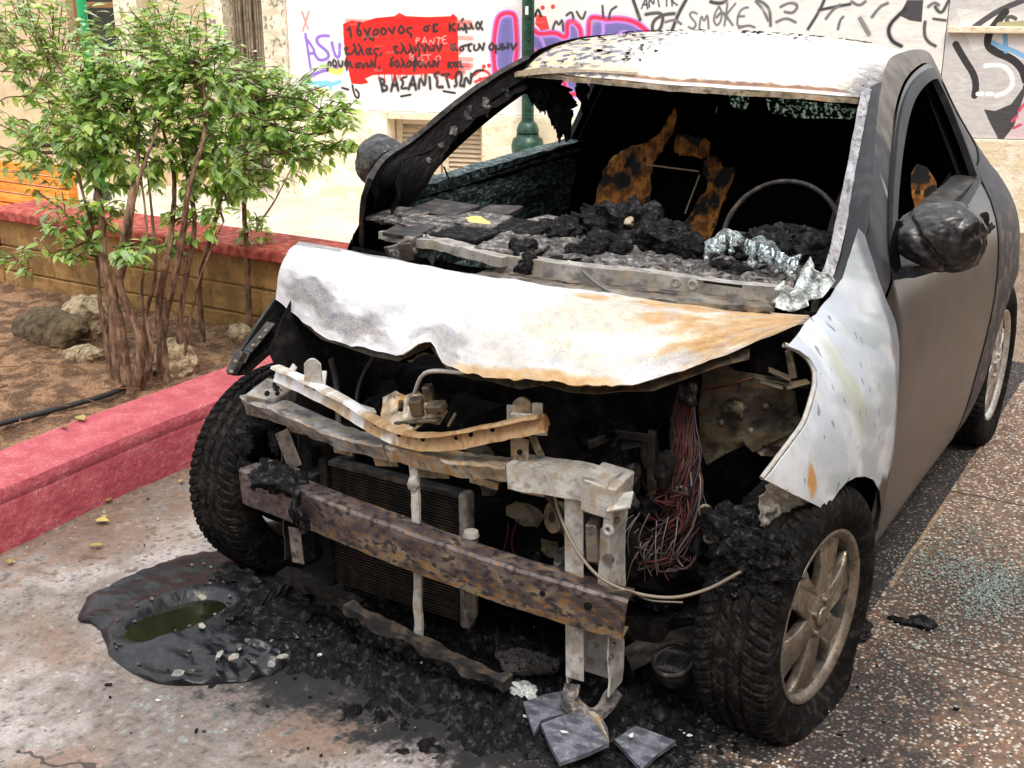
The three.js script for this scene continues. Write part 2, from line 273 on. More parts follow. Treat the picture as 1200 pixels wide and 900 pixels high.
// ================================================================== THE SETTING
const KX = -1.455, KH = 0.2, KW = 0.25;       // kerb: street face, height, width
const WZ = -0.5, WH = 0.455;                  // low wall behind the bed
{ // ---- pavement: worn concrete on one side, exposed pebbles on the other, soot and ash where the car burnt
  const x0 = -1.62, x1 = 1.7, z0 = -2.0, z1 = 2.25, n = 2048;
  const stones = [[0.82, 0.79, 0.74], [0.74, 0.67, 0.59], [0.64, 0.54, 0.45], [0.52, 0.41, 0.34], [0.33, 0.28, 0.26], [0.88, 0.86, 0.83], [0.6, 0.42, 0.34], [0.45, 0.42, 0.42]];
  const cell = 0.0098, hash = (i, j, k) => { let t = Math.imul(i, 374761393) ^ Math.imul(j, 668265263) ^ Math.imul(k, 2147483647); t = Math.imul(t ^ (t >>> 13), 1274126177); return ((t ^ (t >>> 16)) >>> 0) / 4294967296; };
  const hgt = new Uint8Array(n * n * 4);
  const coarse = (m, fn) => { const a = new Float32Array((m + 2) * (m + 2)); for (let j = 0; j < m + 2; j++) for (let i = 0; i < m + 2; i++) a[j * (m + 2) + i] = fn(lerp(x0, x1, i / m), lerp(z0, z1, j / m)); return (u, v) => { const x = u * m, y = v * m, i = Math.floor(x), j = Math.floor(y), f = x - i, g = y - j, o = j * (m + 2) + i; return lerp(lerp(a[o], a[o + 1], f), lerp(a[o + m + 2], a[o + m + 3], f), g); }; };
  const c1 = coarse(160, (x, z) => fbm(x * 1.7, 0, z * 1.7, 4)), c2 = coarse(400, (x, z) => fbm(x * 9, 3, z * 9, 4)), c4 = coarse(640, (x, z) => fbm(x * 30, 8, z * 30, 3)), c5 = coarse(200, (x, z) => fbm(x * 2.3 + 7, 4, z * 2.3, 4));
  const map = tex(n, n, (u, v) => {
    const x = lerp(x0, x1, u), z = lerp(z0, z1, v);
    const n1 = c1(u, v), n2 = c2(u, v), n3 = noise(x * 70, 5, z * 70), n4 = c4(u, v);
    let c = mix3([0.43, 0.395, 0.375], [0.6, 0.57, 0.555], sm(-0.3, 0.35, n1 + 0.5 * n2)), h = 0.42 + 0.12 * n2 + 0.06 * n3;
    c = mix3(c, [0.46, 0.37, 0.315], sm(-0.05, 0.5, c5(u, v) + 0.35 * n4) * 0.75);            // brown earth trodden in
    c = mix3(c, [0.5, 0.54, 0.52], sm(0.25, 0.5, n4 - 0.3 * n1) * 0.6);
    { const dirt = sm(0.05, 0.35, -x - 1.12 + 0.35 * n2 + 0.2 * n4); c = mix3(c, mix3([0.34, 0.27, 0.22], [0.45, 0.36, 0.29], 0.5 + n4), dirt * 0.8); c = mix3(c, [0.3, 0.27, 0.25], sm(0.2, 0.5, -n4 - 0.2 * n2) * 0.5); c = c.map((k) => k * (1 + 0.1 * noise(x * 160, 2, z * 160) + 0.12 * n4)); h += 0.08 * n4; }
    const right = sm(0.35, 0.75, x + 0.22 * n2 + 0.25 * Math.max(0, z - 1.2)), open = clamp(right + 0.45 * sm(0.1, 0.5, n1 + 0.4 * n4) * sm(1.1, 1.7, z + n2 * 0.3) * 0.6 + 0.04);
    if (right > 0) c = mix3(c, mix3([0.36, 0.28, 0.22], [0.5, 0.41, 0.34], 0.5 + n2), right);
    const ci = Math.floor(x / cell), cj = Math.floor(z / cell);
    let best = 0, bc = null;
    for (let i = ci - 1; i <= ci + 1; i++) for (let j = cj - 1; j <= cj + 1; j++) {
      if (hash(i, j, 1) > open * 0.86) continue;
      const sx = (i + hash(i, j, 2)) * cell, sz = (j + hash(i, j, 3)) * cell, an = hash(i, j, 4) * 3.14, dx = x - sx, dz = z - sz;
      const a = (dx * Math.cos(an) + dz * Math.sin(an)) / (0.6 + 0.5 * hash(i, j, 5)), b = -dx * Math.sin(an) + dz * Math.cos(an), r = cell * (0.28 + 0.34 * hash(i, j, 6));
      const k = 1 - (a * a + b * b) / (r * r);
      if (k > best) { best = k; bc = stones[Math.floor(hash(i, j, 7) * 8)].map((q) => q * (0.75 + 0.3 * hash(i, j, 8))); }
    }
    const e = sm(0, 0.25, best) * (0.55 + 0.45 * right);
    if (bc) { c = mix3(c, bc, e); h += 0.3 * Math.sqrt(best) * e; }
    // soot, oil and ash ground into the pavement: grainy, with a ragged outline; below the car an even dark band
    const d1 = Math.hypot((x - 0.1) / 0.95, (z - 1.35) / 0.33), d2 = Math.hypot((x - 0.86) / 0.34, (z - 0.98) / 0.5), d3 = Math.hypot((x + 0.28) / 0.5, (z - 1.48) / 0.22), d4 = Math.hypot((x - 1.0) / 0.32, (z - 0.35) / 0.55);
    const rag = 0.5 * n2 + 0.35 * n4 + 0.12 * n3;
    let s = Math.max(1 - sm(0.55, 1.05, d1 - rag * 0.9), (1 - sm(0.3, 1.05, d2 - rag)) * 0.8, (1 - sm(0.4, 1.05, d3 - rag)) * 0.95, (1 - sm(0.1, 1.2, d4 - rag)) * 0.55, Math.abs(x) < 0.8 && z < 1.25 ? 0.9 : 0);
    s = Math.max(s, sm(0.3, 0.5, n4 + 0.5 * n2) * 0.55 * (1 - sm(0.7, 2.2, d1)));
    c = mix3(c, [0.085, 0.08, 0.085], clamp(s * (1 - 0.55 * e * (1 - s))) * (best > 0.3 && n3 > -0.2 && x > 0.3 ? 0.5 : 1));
    const jt = Math.abs(x - 0.808 + 0.012 * n1) < 0.007 && z < 0.32 && z > -0.3 ? 1 : 0, jz = x > 0.6 ? (Math.abs(z + 0.43 - 0.01 * n1) < 0.006 || Math.abs(z - 0.62) < 0.005 ? 1 : 0) : 0;
    if (jt) { c = mix3(c, [0.62, 0.53, 0.42], 0.55); h -= 0.06; }
    if (jz) { c = mix3(c, [0.2, 0.16, 0.13], 0.8); h -= 0.3; }
    const cx = Math.abs(z - 1.93 + 0.25 * (x + 0.1) + 0.03 * n2) < 0.0035 + 0.003 * n4 && x > -0.6 && x < 0.35; if (cx) { c = mix3(c, [0.2, 0.17, 0.16], 0.8); h -= 0.3; }
    const o = ((Math.floor(v * n)) * n + Math.floor(u * n)) * 4; hgt[o] = hgt[o + 1] = hgt[o + 2] = clamp(h) * 255; hgt[o + 3] = 255;
    return c.map((q) => q * (1 + 0.05 * n3));
  });
  const bump = new THREE.DataTexture(hgt, n, n); bump.magFilter = THREE.LinearFilter; bump.needsUpdate = true;
  const nx = 150, nz = 190, g = new THREE.PlaneGeometry(1, 1, nx, nz), p = g.attributes.position, uv = g.attributes.uv;
  for (let i = 0; i < p.count; i++) {
    const u = p.getX(i) + 0.5, v = 0.5 - p.getY(i), x = lerp(x0, x1, u), z = lerp(z0, z1, v);
    p.setXYZ(i, x, 0.004 + 0.003 * fbm(x * 5, 1, z * 5, 3), z); uv.setXY(i, u, v);
  }
  g.computeVertexNormals();
  tag(mesh('pavement', g, mat({ map, roughness: 0.86, bumpMap: bump, bumpScale: 0.006 })), 'worn pavement of concrete and exposed pebbles stained black with soot', 'pavement', null, 'structure');
}
const farT = tex(1024, 1024, (u, v) => { const a = fbm(u * 6, v * 6, 2, 5), b = noise(u * 160, v * 160, 1), s = noise(u * 110, v * 110, 9) > 0.45 ? 0.16 : 0; const k = 0.76 + 0.12 * a + 0.05 * b + s * 0.4; return [k, k * 0.94, k * 0.86]; });
{
  const g = new THREE.PlaneGeometry(160, 160); g.rotateX(-Math.PI / 2); const uv = g.attributes.uv; for (let i = 0; i < uv.count; i++) uv.setXY(i, uv.getX(i) * 70, uv.getY(i) * 70);
  g.translate(0, -0.006, 0);
  tag(mesh('ground', g, mat({ map: farT, roughness: 0.9 })), 'pale street paving running back to the houses', 'ground', null, 'structure');
}
{ // the street beyond: the same pebble paving, too far to tell the pebbles apart
  const t = tex(512, 512, (u, v) => { const a = fbm(u * 5, v * 5, 2, 5), b = noise(u * 150, v * 150, 1), c2 = noise(u * 190, v * 190, 9); let k = mix3([0.36, 0.29, 0.235], [0.46, 0.38, 0.31], sm(-0.4, 0.4, a)); k = mix3(k, [0.76, 0.7, 0.62], sm(0.35, 0.6, b)); return mix3(k, [0.25, 0.2, 0.17], sm(0.4, 0.65, c2) * 0.7); });
  const g = new THREE.PlaneGeometry(6.95, 18.4); g.rotateX(-Math.PI / 2); const uv = g.attributes.uv; for (let i = 0; i < uv.count; i++) uv.setXY(i, uv.getX(i) * 4.6, uv.getY(i) * 12.2);
  g.translate(2.07, -0.001, -0.3);
  tag(mesh('road', g, mat({ map: t, roughness: 0.88 })), 'brown pebble paving of the street around the car', 'road', null, 'structure');
}
{ // ---- soil of the bed
  const x0 = -4.6, x1 = KX - KW + 0.02, z0 = WZ + 0.01, z1 = 2.6, nx = 170, nz = 170, g = new THREE.PlaneGeometry(1, 1, nx, nz), p = g.attributes.position, uv = g.attributes.uv;
  for (let i = 0; i < p.count; i++) {
    const x = lerp(x0, x1, p.getX(i) + 0.5), z = lerp(z0, z1, 0.5 - p.getY(i));
    p.setXYZ(i, x, 0.062 + 0.03 * fbm(x * 2.2, 2, z * 2.2, 3) + 0.016 * fbm(x * 14, 2, z * 14, 3), z); uv.setXY(i, x, z);
  }
  g.computeVertexNormals();
  const map = tex(1024, 1024, (u, v) => { const a = fbm(u * 10, v * 10, 6, 5), b = noise(u * 140, v * 140, 4), c = fbm(u * 40, v * 40, 2, 3); let k = mix3([0.33, 0.235, 0.165], [0.56, 0.43, 0.32], sm(-0.35, 0.4, a + 0.3 * c)); k = mix3(k, [0.72, 0.58, 0.42], sm(0.45, 0.8, b) * 0.6); return mix3(k, [0.2, 0.145, 0.11], sm(0.5, 0.8, -b) * 0.6); });
  tag(mesh('soil', g, mat({ map: scaled(map, 0.8), roughness: 0.97, bumpMap: crustT, bumpScale: 0.012 })), 'bare red-brown soil of the planting bed', 'soil', null, 'structure');
}
{ // ---- pink painted kerb
  const pr = [[0.004, -0.05], [0, KH - 0.06], [-0.003, KH - 0.054], [-0.001, KH - 0.048], [-0.001, KH - 0.028], [-0.008, KH - 0.01], [-0.03, KH], [-KW + 0.02, KH + 0.004], [-KW, KH - 0.012], [-KW, -0.05]];
  const map = tex(1024, 512, (u, v) => {
    const a = fbm(u * 9, v * 9, 2, 5), b = fbm(u * 30, v * 60, 5, 4), c = noise(u * 220, v * 60, 3);
    let k = mix3([0.61, 0.25, 0.285], [0.67, 0.31, 0.345], sm(-0.5, 0.5, a)); k = mix3(k, [0.78, 0.5, 0.51], sm(0.25, 0.55, b) * 0.35); k = mix3(k, [0.53, 0.22, 0.25], sm(0.2, 0.55, -b) * 0.4);
    return mix3(k, [0.72, 0.6, 0.56], sm(0.62, 0.85, c + 0.4 * a) * 0.8);
  });
  const path = []; for (let i = 0; i <= 8; i++) path.push(V(KX + 0.01 * Math.sin(i * 2.1), 0, lerp(3.2, -0.42, i / 8)));
  const g = sweep(path, pr.map(([a, b]) => [-a, b]), { n: 160, crease: 0.5 });
  const p = g.attributes.position;
  for (let i = 0; i < p.count; i++) { const x = p.getX(i), y = p.getY(i), z = p.getZ(i), k = 0.006 * fbm(x * 12, y * 12, z * 5, 3) + 0.008 * noise(x * 3, 1, z * 1.5); p.setXYZ(i, x + k, y + (y > 0.1 ? 0.7 * k - 0.02 * Math.pow(Math.max(0, noise(z * 2.7, x * 6, 4) - 0.55), 1) : 0), z); }
  tag(mesh('kerb', g, mat({ map: scaled(map, 1.1), roughness: 0.72, bumpMap: grainT, bumpScale: 0.004 })), 'wide kerb painted pinkish red along the planting bed', 'kerb');
}
{ // ---- low planter wall with a red coping
  const w = thing('planter_wall', 'low ochre plastered wall with dark red coping behind the shrubs', 'wall');
  const plaster = mat({ map: scaled(tex(512, 512, (u, v) => { const a = fbm(u * 6, v * 4, 2, 5), b = fbm(u * 22, v * 10, 8, 4), k = mix3([0.5, 0.38, 0.22], [0.66, 0.51, 0.31], sm(-0.4, 0.4, a)); return mix3(k, [0.28, 0.21, 0.13], sm(0.2, 0.6, b) * 0.4); }), 0.9), roughness: 0.92, bumpMap: grainT, bumpScale: 0.004 });
  const cop = mat({ map: scaled(tex(512, 256, (u, v) => { const a = fbm(u * 12, v * 12, 4, 5); return mix3([0.55, 0.2, 0.17], [0.7, 0.36, 0.3], sm(-0.3, 0.4, a)); }), 1.5), roughness: 0.85, bumpMap: grainT, bumpScale: 0.003 });
  const wall = (a, b, h, d) => uvBox(box(Math.abs(b - a), h + 0.06, d, V((a + b) / 2, h / 2 - 0.03, WZ - d / 2), [0, 0, 0], 0.01));
  const xl = Y(8, 331, 0.06).x, hs = [0.13, 0.13, 0.14];
  let y = 0.0;
  for (const h of hs) { mesh('wall_course', uvBox(box(2.75, h - 0.008, 0.24, V(xl + 1.375, y + h / 2, WZ - 0.12 - 0.003 * R()), [0, 0, 0.0], 0.006)), plaster, w); y += h; }
  mesh('wall_core', wall(xl + 0.01, xl + 2.74, 0.4, 0.22).translate(0, 0, -0.012), plaster, w);
  mesh('coping', uvBox(box(2.83, 0.055, 0.32, V(xl + 1.38, 0.428, WZ - 0.12), [0, 0, 0], 0.012)), cop, w);
  const w2 = group('lower_wall', w);
  mesh('plaster', wall(xl - 2.6, xl - 0.012, 0.25, 0.22), plaster, w2);
  mesh('coping', uvBox(box(2.6, 0.05, 0.3, V(xl - 1.32, 0.28, WZ - 0.1), [0, 0, 0], 0.012)), cop, w2);
}
{ // ---- rocks, hose, twigs in the bed
  const stone = mat({ map: scaled(tex(512, 512, (u, v) => { const a = fbm(u * 8, v * 8, 3, 5), b = noise(u * 90, v * 90, 2); return mix3([0.5, 0.42, 0.32], [0.78, 0.7, 0.58], sm(-0.4, 0.4, a + 0.15 * b)); }), 2), roughness: 0.95, bumpMap: crustT, bumpScale: 0.01 });
  const grey = stone.clone(); grey.color.set(0x8a8378);
  const rock = (px, py, r, m, seed, label) => { const b = Y(px, py, 0.05); const o = tag(mesh('rock', lump(V(0, r.y * 0.55, 0), r, 0.22, 5 / (r.x * 6), 4, seed, 0.55), m), label, 'rock'); o.position.copy(b); };
  rock(64, 400, V(0.19, 0.085, 0.12), grey, 1, 'flat grey-brown rock lying on the soil, largest in the bed');
  rock(103, 392, V(0.12, 0.12, 0.1), stone, 7, 'pale upright rock leaning against the flat grey rock');
  rock(101, 421, V(0.09, 0.035, 0.06), stone, 13, 'thin buff stone half sunk in the soil');
  rock(208, 441, V(0.085, 0.1, 0.07), stone, 21, 'blocky cream rock between shrub stems beside the kerb');
  rock(283, 399, V(0.06, 0.05, 0.05), stone, 31, 'small cream stone beside the car fender by the low wall');
  const hose = [[-40, 512], [0, 497], [60, 481], [130, 461], [160, 447], [215, 420]].map(([a, b]) => Y(a, b, 0.083));
  tag(mesh('irrigation_hose', tube(hose, 0.011, 60, 8), mat({ color: 0x1d1b1a, roughness: 0.6 })), 'thin black irrigation hose lying on the soil', 'hose');
  const tw = []; const q = rng(91);
  for (let i = 0; i < 260; i++) { const x = lerp(-3.6, -1.75, q()), z = lerp(-0.45, 1.3, q()), a = q() * 3.14, l = 0.03 + 0.1 * q() * q(); const p = V(x, 0.085 + 0.02 * q(), z); tw.push(rod(p, p.clone().add(V(Math.cos(a) * l, 0.012 * (q() - 0.3), Math.sin(a) * l)), 0.002 + 0.002 * q(), 0.0015, 5)); }
  tag(mesh('dead_twigs', uvBox(merge(tw)), mat({ color: 0x6b4a32, roughness: 0.95 })), 'dry twigs scattered over the bed soil', 'twigs', null, 'stuff');
}
// ---- the building behind: a wall frame (along, up) with graffiti sprayed on it
const B0 = Y(1195, 272, 0), B1 = Y(400, 229, 0), BE = B0.clone().sub(B1).normalize(), BN = V(-BE.z, 0, BE.x).negate();
if (BN.dot(CAM.pos.clone().sub(B0)) < 0) BN.negate();
const toWall = (px, py) => { const d = cdir.clone().addScaledVector(cr, (px - 600) / CAM.f).addScaledVector(cu, (450 - py) / CAM.f), t = B1.clone().sub(CAM.pos).dot(BN) / d.dot(BN), p = CAM.pos.clone().addScaledVector(d, t); return [p.clone().sub(B1).dot(BE), p.y]; };
const wallP = (s, h, out = 0) => B1.clone().addScaledVector(BE, s).addScaledVector(BN, out).setY(h);
const wallBox = (s0, s1, h0, h1, o0, o1, r = 0.006) => {
  const g = new RoundedBoxGeometry(s1 - s0, h1 - h0, o1 - o0, 1, Math.min(r, (o1 - o0) / 2.2));
  g.applyMatrix4(new THREE.Matrix4().makeBasis(BE, V(0, 1, 0), BN).setPosition(wallP((s0 + s1) / 2, (h0 + h1) / 2, (o0 + o1) / 2))); return uvBox(g);
};
{
  const b = thing('graffiti_building', 'white plastered house covered with graffiti behind the burnt car', 'building');
  const S0 = toWall(338, 60)[0], S1 = toWall(1106, 60)[0], plY = toWall(480, 131)[1], top = 3.4, SR = toWall(1092, 60)[0];
  const ppm = 2048 / (S1 - S0), cv = document.createElement('canvas'); cv.width = 2048; cv.height = 1024; const hgt = 1024 / ppm, c = cv.getContext('2d');
  const A = (px, py) => { const [s, h] = toWall(px, py); return [(s - S0) * ppm, 1024 - (h - plY) * ppm]; };
  c.fillStyle = '#e9e6e2'; c.fillRect(0, 0, 2048, 1024);
  const q = rng(5);
  for (let i = 0; i < 900; i++) { c.fillStyle = q() > 0.5 ? 'rgba(205,198,188,0.10)' : 'rgba(255,255,255,0.14)'; c.beginPath(); c.ellipse(q() * 2048, q() * 1024, 4 + q() * 40, 2 + q() * 12, q() * 3, 0, 7); c.fill(); }
  const line = (pts, w, col, smoothIt = true) => { const p = pts.map(([a, d]) => A(a, d)); c.strokeStyle = col; c.lineWidth = w * 1.25 * ppm / 172; c.lineCap = c.lineJoin = 'round'; c.beginPath(); c.moveTo(...p[0]); if (!smoothIt || p.length < 3) for (const k of p.slice(1)) c.lineTo(...k); else { for (let i = 1; i < p.length - 1; i++) { const m = [(p[i][0] + p[i + 1][0]) / 2, (p[i][1] + p[i + 1][1]) / 2]; c.quadraticCurveTo(p[i][0], p[i][1], m[0], m[1]); } c.lineTo(...p[p.length - 1]); } c.stroke(); const ga = c.globalAlpha; c.globalAlpha = ga * 0.16; c.lineWidth *= 1.9; c.stroke(); c.globalAlpha = ga; };
  const fill = (pts, col) => { c.fillStyle = col; c.beginPath(); pts.forEach((k, i) => c[i ? 'lineTo' : 'moveTo'](...A(...k))); c.closePath(); c.fill(); };
  const ring = [[0.5, 1], [0.12, 0.72], [0.1, 0.25], [0.5, 0], [0.9, 0.3], [0.86, 0.75], [0.5, 1.02]], tall = (l) => l.map(([a, d]) => [a, d * 1.5]);
  const GL = { 'χ': [[[0, 1], [0.9, -0.5]], [[0.9, 1], [0, -0.5]]], 'ρ': [[[0, -0.6], [0.1, 0.6], [0.5, 1], [0.9, 0.6], [0.6, 0.1], [0.1, 0.2]]], 'ο': [ring], 'ν': [[[0, 1], [0.4, 0], [0.9, 1]]], 'ς': [[[0.9, 0.9], [0.4, 1], [0.1, 0.5], [0.4, 0.1], [0.8, -0.1], [0.6, -0.5]]], 'σ': [[[1, 1], [0.4, 0.95], [0.1, 0.4], [0.5, 0], [0.85, 0.4], [0.6, 0.95]]], 'ε': [[[0.8, 0.9], [0.4, 1], [0.15, 0.75], [0.5, 0.52], [0.15, 0.3], [0.4, 0], [0.85, 0.12]]], 'κ': [[[0.1, 1], [0.1, 0]], [[0.8, 1], [0.15, 0.5], [0.85, 0]]], 'ω': [[[0.1, 0.9], [0, 0.3], [0.25, 0], [0.5, 0.5], [0.75, 0], [1, 0.3], [0.9, 0.9]]], 'μ': [[[0, -0.5], [0.05, 1], [0.1, 0.2], [0.5, 0], [0.85, 0.3], [0.85, 1], [0.9, 0.1], [1.05, 0]]], 'λ': [[[0.1, 1.5], [0.4, 1.1], [0.9, 0]], [[0.5, 0.8], [0, 0]]], 'η': [[[0, 0.9], [0.1, 0], [0.15, 0.6], [0.5, 1], [0.8, 0.7], [0.75, -0.5]]], 'τ': [[[0, 0.9], [1, 1]], [[0.5, 0.95], [0.45, 0.2], [0.75, 0]]], 'υ': [[[0, 1], [0.1, 0.2], [0.5, 0], [0.9, 0.4], [0.9, 1]]], 'φ': [ring, [[0.5, 1.4], [0.5, -0.5]]], 'ι': [[[0.3, 1], [0.3, 0.15], [0.6, 0]]], 'δ': [[[0.9, 1.5], [0.4, 1.4], [0.4, 1.1], [0.85, 0.6], [0.5, 0], [0.1, 0.4], [0.5, 0.85]]], 'α': [[[0.9, 1], [0.6, 0.1], [0.3, 0], [0.05, 0.4], [0.25, 0.95], [0.55, 0.8], [0.8, 0.2], [1, 0]]], ',': [[[0.4, 0.1], [0.2, -0.3]]], ' ': [], '1': [[[0.1, 1.1], [0.5, 1.6], [0.5, 0]]], '6': [[[0.8, 1.6], [0.2, 0.8], [0.2, 0.2], [0.55, 0], [0.85, 0.4], [0.5, 0.8], [0.2, 0.5]]],
    'Β': [[[0.1, 1.5], [0.1, 0]], [[0.1, 1.5], [0.7, 1.35], [0.6, 0.9], [0.1, 0.8], [0.85, 0.55], [0.75, 0.05], [0.1, 0]]], 'Α': [[[0, 0], [0.5, 1.5], [1, 0]], [[0.2, 0.55], [0.8, 0.55]]], 'Σ': [[[0.9, 1.5], [0.1, 1.45], [0.6, 0.8], [0.1, 0.05], [0.95, 0]]], 'Ν': [[[0.05, 0], [0.1, 1.5], [0.9, 0], [0.95, 1.5]]], 'Ι': [[[0.4, 1.5], [0.4, 0]]], 'Τ': [[[0, 1.5], [1, 1.45]], [[0.5, 1.5], [0.5, 0]]], 'Ω': [[[0, 0], [0.35, 0.05], [0.05, 0.7], [0.2, 1.4], [0.75, 1.45], [0.95, 0.8], [0.65, 0.05], [1, 0]]], 'Ρ': [[[0.1, 0], [0.1, 1.5], [0.8, 1.3], [0.75, 0.8], [0.1, 0.7]]], 'Ε': [[[0.9, 1.5], [0.1, 1.5], [0.1, 0], [0.9, 0]], [[0.1, 0.8], [0.7, 0.8]]], 'Ο': [tall(ring)], 'S': [[[0.9, 1.3], [0.5, 1.5], [0.1, 1.2], [0.5, 0.8], [0.9, 0.4], [0.5, 0], [0.05, 0.2]]], 'Μ': [[[0, 0], [0.15, 1.5], [0.5, 0.5], [0.85, 1.5], [1, 0]]], 'Κ': [[[0.1, 1.5], [0.1, 0]], [[0.9, 1.5], [0.1, 0.7], [0.95, 0]]] };
  GL['ώ'] = [...GL['ω'], [[0.5, 1.3], [0.65, 1.6]]]; GL['ή'] = [...GL['η'], [[0.5, 1.3], [0.65, 1.6]]];
  const write = (t, px, py, px2, py2, size, col, weight = 1.7) => {       // sprayed words between two pixels on the wall, drawn stroke by stroke, every letter a little different
    const [x, y] = A(px, py), [x2, y2] = A(px2, py2), W = Math.hypot(x2 - x, y2 - y), an = Math.atan2(y2 - y, x2 - x), ch = [...t], adv = W / ch.length, h = size * 0.5 * ppm / 172;
    ch.forEach((k, i) => {
      c.save(); c.translate(x + Math.cos(an) * adv * i + (q() - 0.5) * 0.12 * adv, y + Math.sin(an) * adv * i + (q() - 0.5) * 0.22 * h); c.rotate(an + (q() - 0.5) * 0.22); c.transform(1, 0, (q() - 0.6) * 0.3, 0.85 + 0.35 * q(), 0, 0); c.lineJoin = c.lineCap = 'round'; c.strokeStyle = col;
      for (const st of GL[k] || []) for (let pass = 0; pass < 3; pass++) {
        const p = st.map(([a, d]) => [a * adv * 0.8 + (q() - 0.5) * 0.5 * pass, -d * h + (q() - 0.5) * 0.5 * pass]); c.globalAlpha = [0.2, 0.75, 0.5][pass]; c.lineWidth = weight * [1.9, 1, 0.8][pass] * ppm / 172; c.beginPath(); c.moveTo(...p[0]);
        if (p.length < 4) p.slice(1).forEach((m) => c.lineTo(...m)); else { for (let m = 1; m < p.length - 1; m++) c.quadraticCurveTo(p[m][0], p[m][1], (p[m][0] + p[m + 1][0]) / 2, (p[m][1] + p[m + 1][1]) / 2); c.lineTo(...p[p.length - 1]); }
        c.stroke();
      }
      c.restore();
    });
  };
  // red painted-over field with ragged edge and white ghosts
  fill([[402, 28], [412, 24], [425, 26], [440, 21], [462, 19], [468, 15], [476, 19], [500, 20], [528, 19], [531, 16], [536, 21], [537, 60], [538, 88], [530, 94], [520, 88], [500, 86], [480, 88], [456, 87], [437, 88], [428, 92], [432, 97], [424, 99], [412, 98], [410, 90], [406, 70], [403, 50]], '#e2231f');
  for (let i = 0; i < 60; i++) line([[404 + q() * 130, 24 + q() * 62], [404 + q() * 130, 24 + q() * 62]].map(([a, d], k, l) => k ? [l[0][0] + 18 + q() * 10, l[0][1] + 1] : [a, d]), 4, q() > 0.5 ? 'rgba(240,50,44,0.35)' : 'rgba(205,22,20,0.3)');
  write('ΡΑΝΤΕ', 487, 52, 526, 52, 11, '#f0b0a8', 1.2); write('ΒΕΤΟ', 480, 70, 518, 71, 9, '#eea49c', 1.1);
  const ink = '#2b2a2c';
  const words = () => { write('16χρονος σε κώμα', 408, 44, 567, 33, 16, ink, 2.7); write('ελλας, ελλήνων αστυνομων', 404, 64, 607, 58, 15, ink, 2.6); write('ρουφιανων, δολοφονων και', 384, 79, 545, 79, 14, ink, 2.5); write('ΒΑΣΑΝΙΣΤΩΝ', 448, 107, 554, 100, 20, ink, 3.3); };
  line([[470, 113], [481, 111]], 2, ink); line([[520, 107], [533, 109]], 2, ink);
  line([[413, 100], [415, 112], [420, 116], [421, 109], [417, 105]], 2, ink); line([[401, 103], [408, 105]], 2, ink);
  // violet and sky-blue scrawl by the corner
  const vio = '#8d6fd0';
  line([[358, 40], [364, 80]], 2.5, vio); line([[358, 44], [372, 62], [362, 63]], 2.5, vio); line([[385, 42], [373, 41], [370, 50], [384, 60], [386, 68], [374, 72], [368, 62]], 3, vio); line([[389, 50], [392, 66], [398, 68], [398, 52]], 3, vio); line([[360, 92], [372, 84], [400, 78]], 3.5, vio);
  line([[362, 98], [375, 96], [385, 100], [398, 96]], 4, '#7fc9ea'); line([[372, 104], [384, 92], [388, 104]], 3, '#7fc9ea'); line([[388, 82], [396, 86], [400, 80]], 5, '#f5d565'); line([[374, 107], [380, 110]], 5, '#f0b84a');
  line([[354, 14], [361, 34]], 2, '#e79a9a'); line([[362, 14], [355, 36]], 2, '#e79a9a');
  // violet throw-up with red outline
  const slate = '#6f6aa8', lil = '#b98ee6', red = '#e8365a';
  const blob = (pts) => { fill(pts, slate); line([...pts, pts[0], pts[1]], 7, lil); line([...pts, pts[0], pts[1]].map(([a, d]) => [a, d - 0.5]), 3.4, red); };
  blob([[580, 85], [578, 60], [581, 30], [585, 18], [596, 15], [604, 18], [605, 40], [606, 60], [602, 84], [590, 90]]);
  blob([[620, 60], [620, 32], [628, 38], [633, 41], [650, 38], [660, 44], [665, 44], [664, 27], [672, 25], [680, 33], [681, 46], [690, 50], [690, 23], [697, 20], [710, 24], [722, 22], [740, 24], [756, 34], [764, 46], [770, 70], [740, 80], [700, 78], [680, 110], [664, 112], [660, 90]]);
  line([[706, 26], [708, 36], [704, 46]], 3, lil); line([[722, 42], [728, 37], [738, 38]], 3, lil); line([[634, 44], [640, 60]], 3, lil); fill([[629, 17], [640, 19], [644, 34], [634, 36], [627, 28]], '#e94545');
  for (const [a, d] of [[626, 18], [636, 9], [648, 8], [567, 78], [573, 77], [563, 93]]) { c.fillStyle = '#e5413f'; c.beginPath(); c.arc(...A(a, d), 2.6 * ppm / 172, 0, 7); c.fill(); }
  line([[556, 88], [562, 82], [570, 83], [576, 90], [566, 92], [557, 96]], 2.4, '#e5413f'); line([[553, 90], [556, 83], [566, 82]], 2, ink);
  words();
  // black tags
  const g1 = '#4a4a4c';
  line([[627, 19], [630, 8], [634, 19]], 2, ink); line([[648, 34], [651, 22], [655, 31], [659, 21], [660, 36]], 2, g1); line([[664, 18], [670, 12], [672, 22]], 2, g1); line([[676, 14], [682, 26], [686, 14]], 2, g1); line([[706, 7], [707, 21]], 2, g1); line([[714, 22], [714, 13], [722, 8]], 2, g1);
  write('ΑΝΤΙΚ', 752, 9, 796, 6, 14, g1, 1.8); line([[742, 0], [750, 23]], 3, g1); line([[757, 17], [770, 14], [778, 18], [774, 36], [764, 38], [765, 24], [778, 17], [790, 16]], 3, '#555'); line([[804, 0], [795, 15], [786, 40]], 3, g1);
  write('SΜΟΚΕ', 806, 34, 876, 29, 26, '#6c6c6e', 2.2); line([[866, 33], [876, 29], [884, 32]], 2, '#777'); line([[833, 2], [842, 5], [851, 1]], 3, g1);
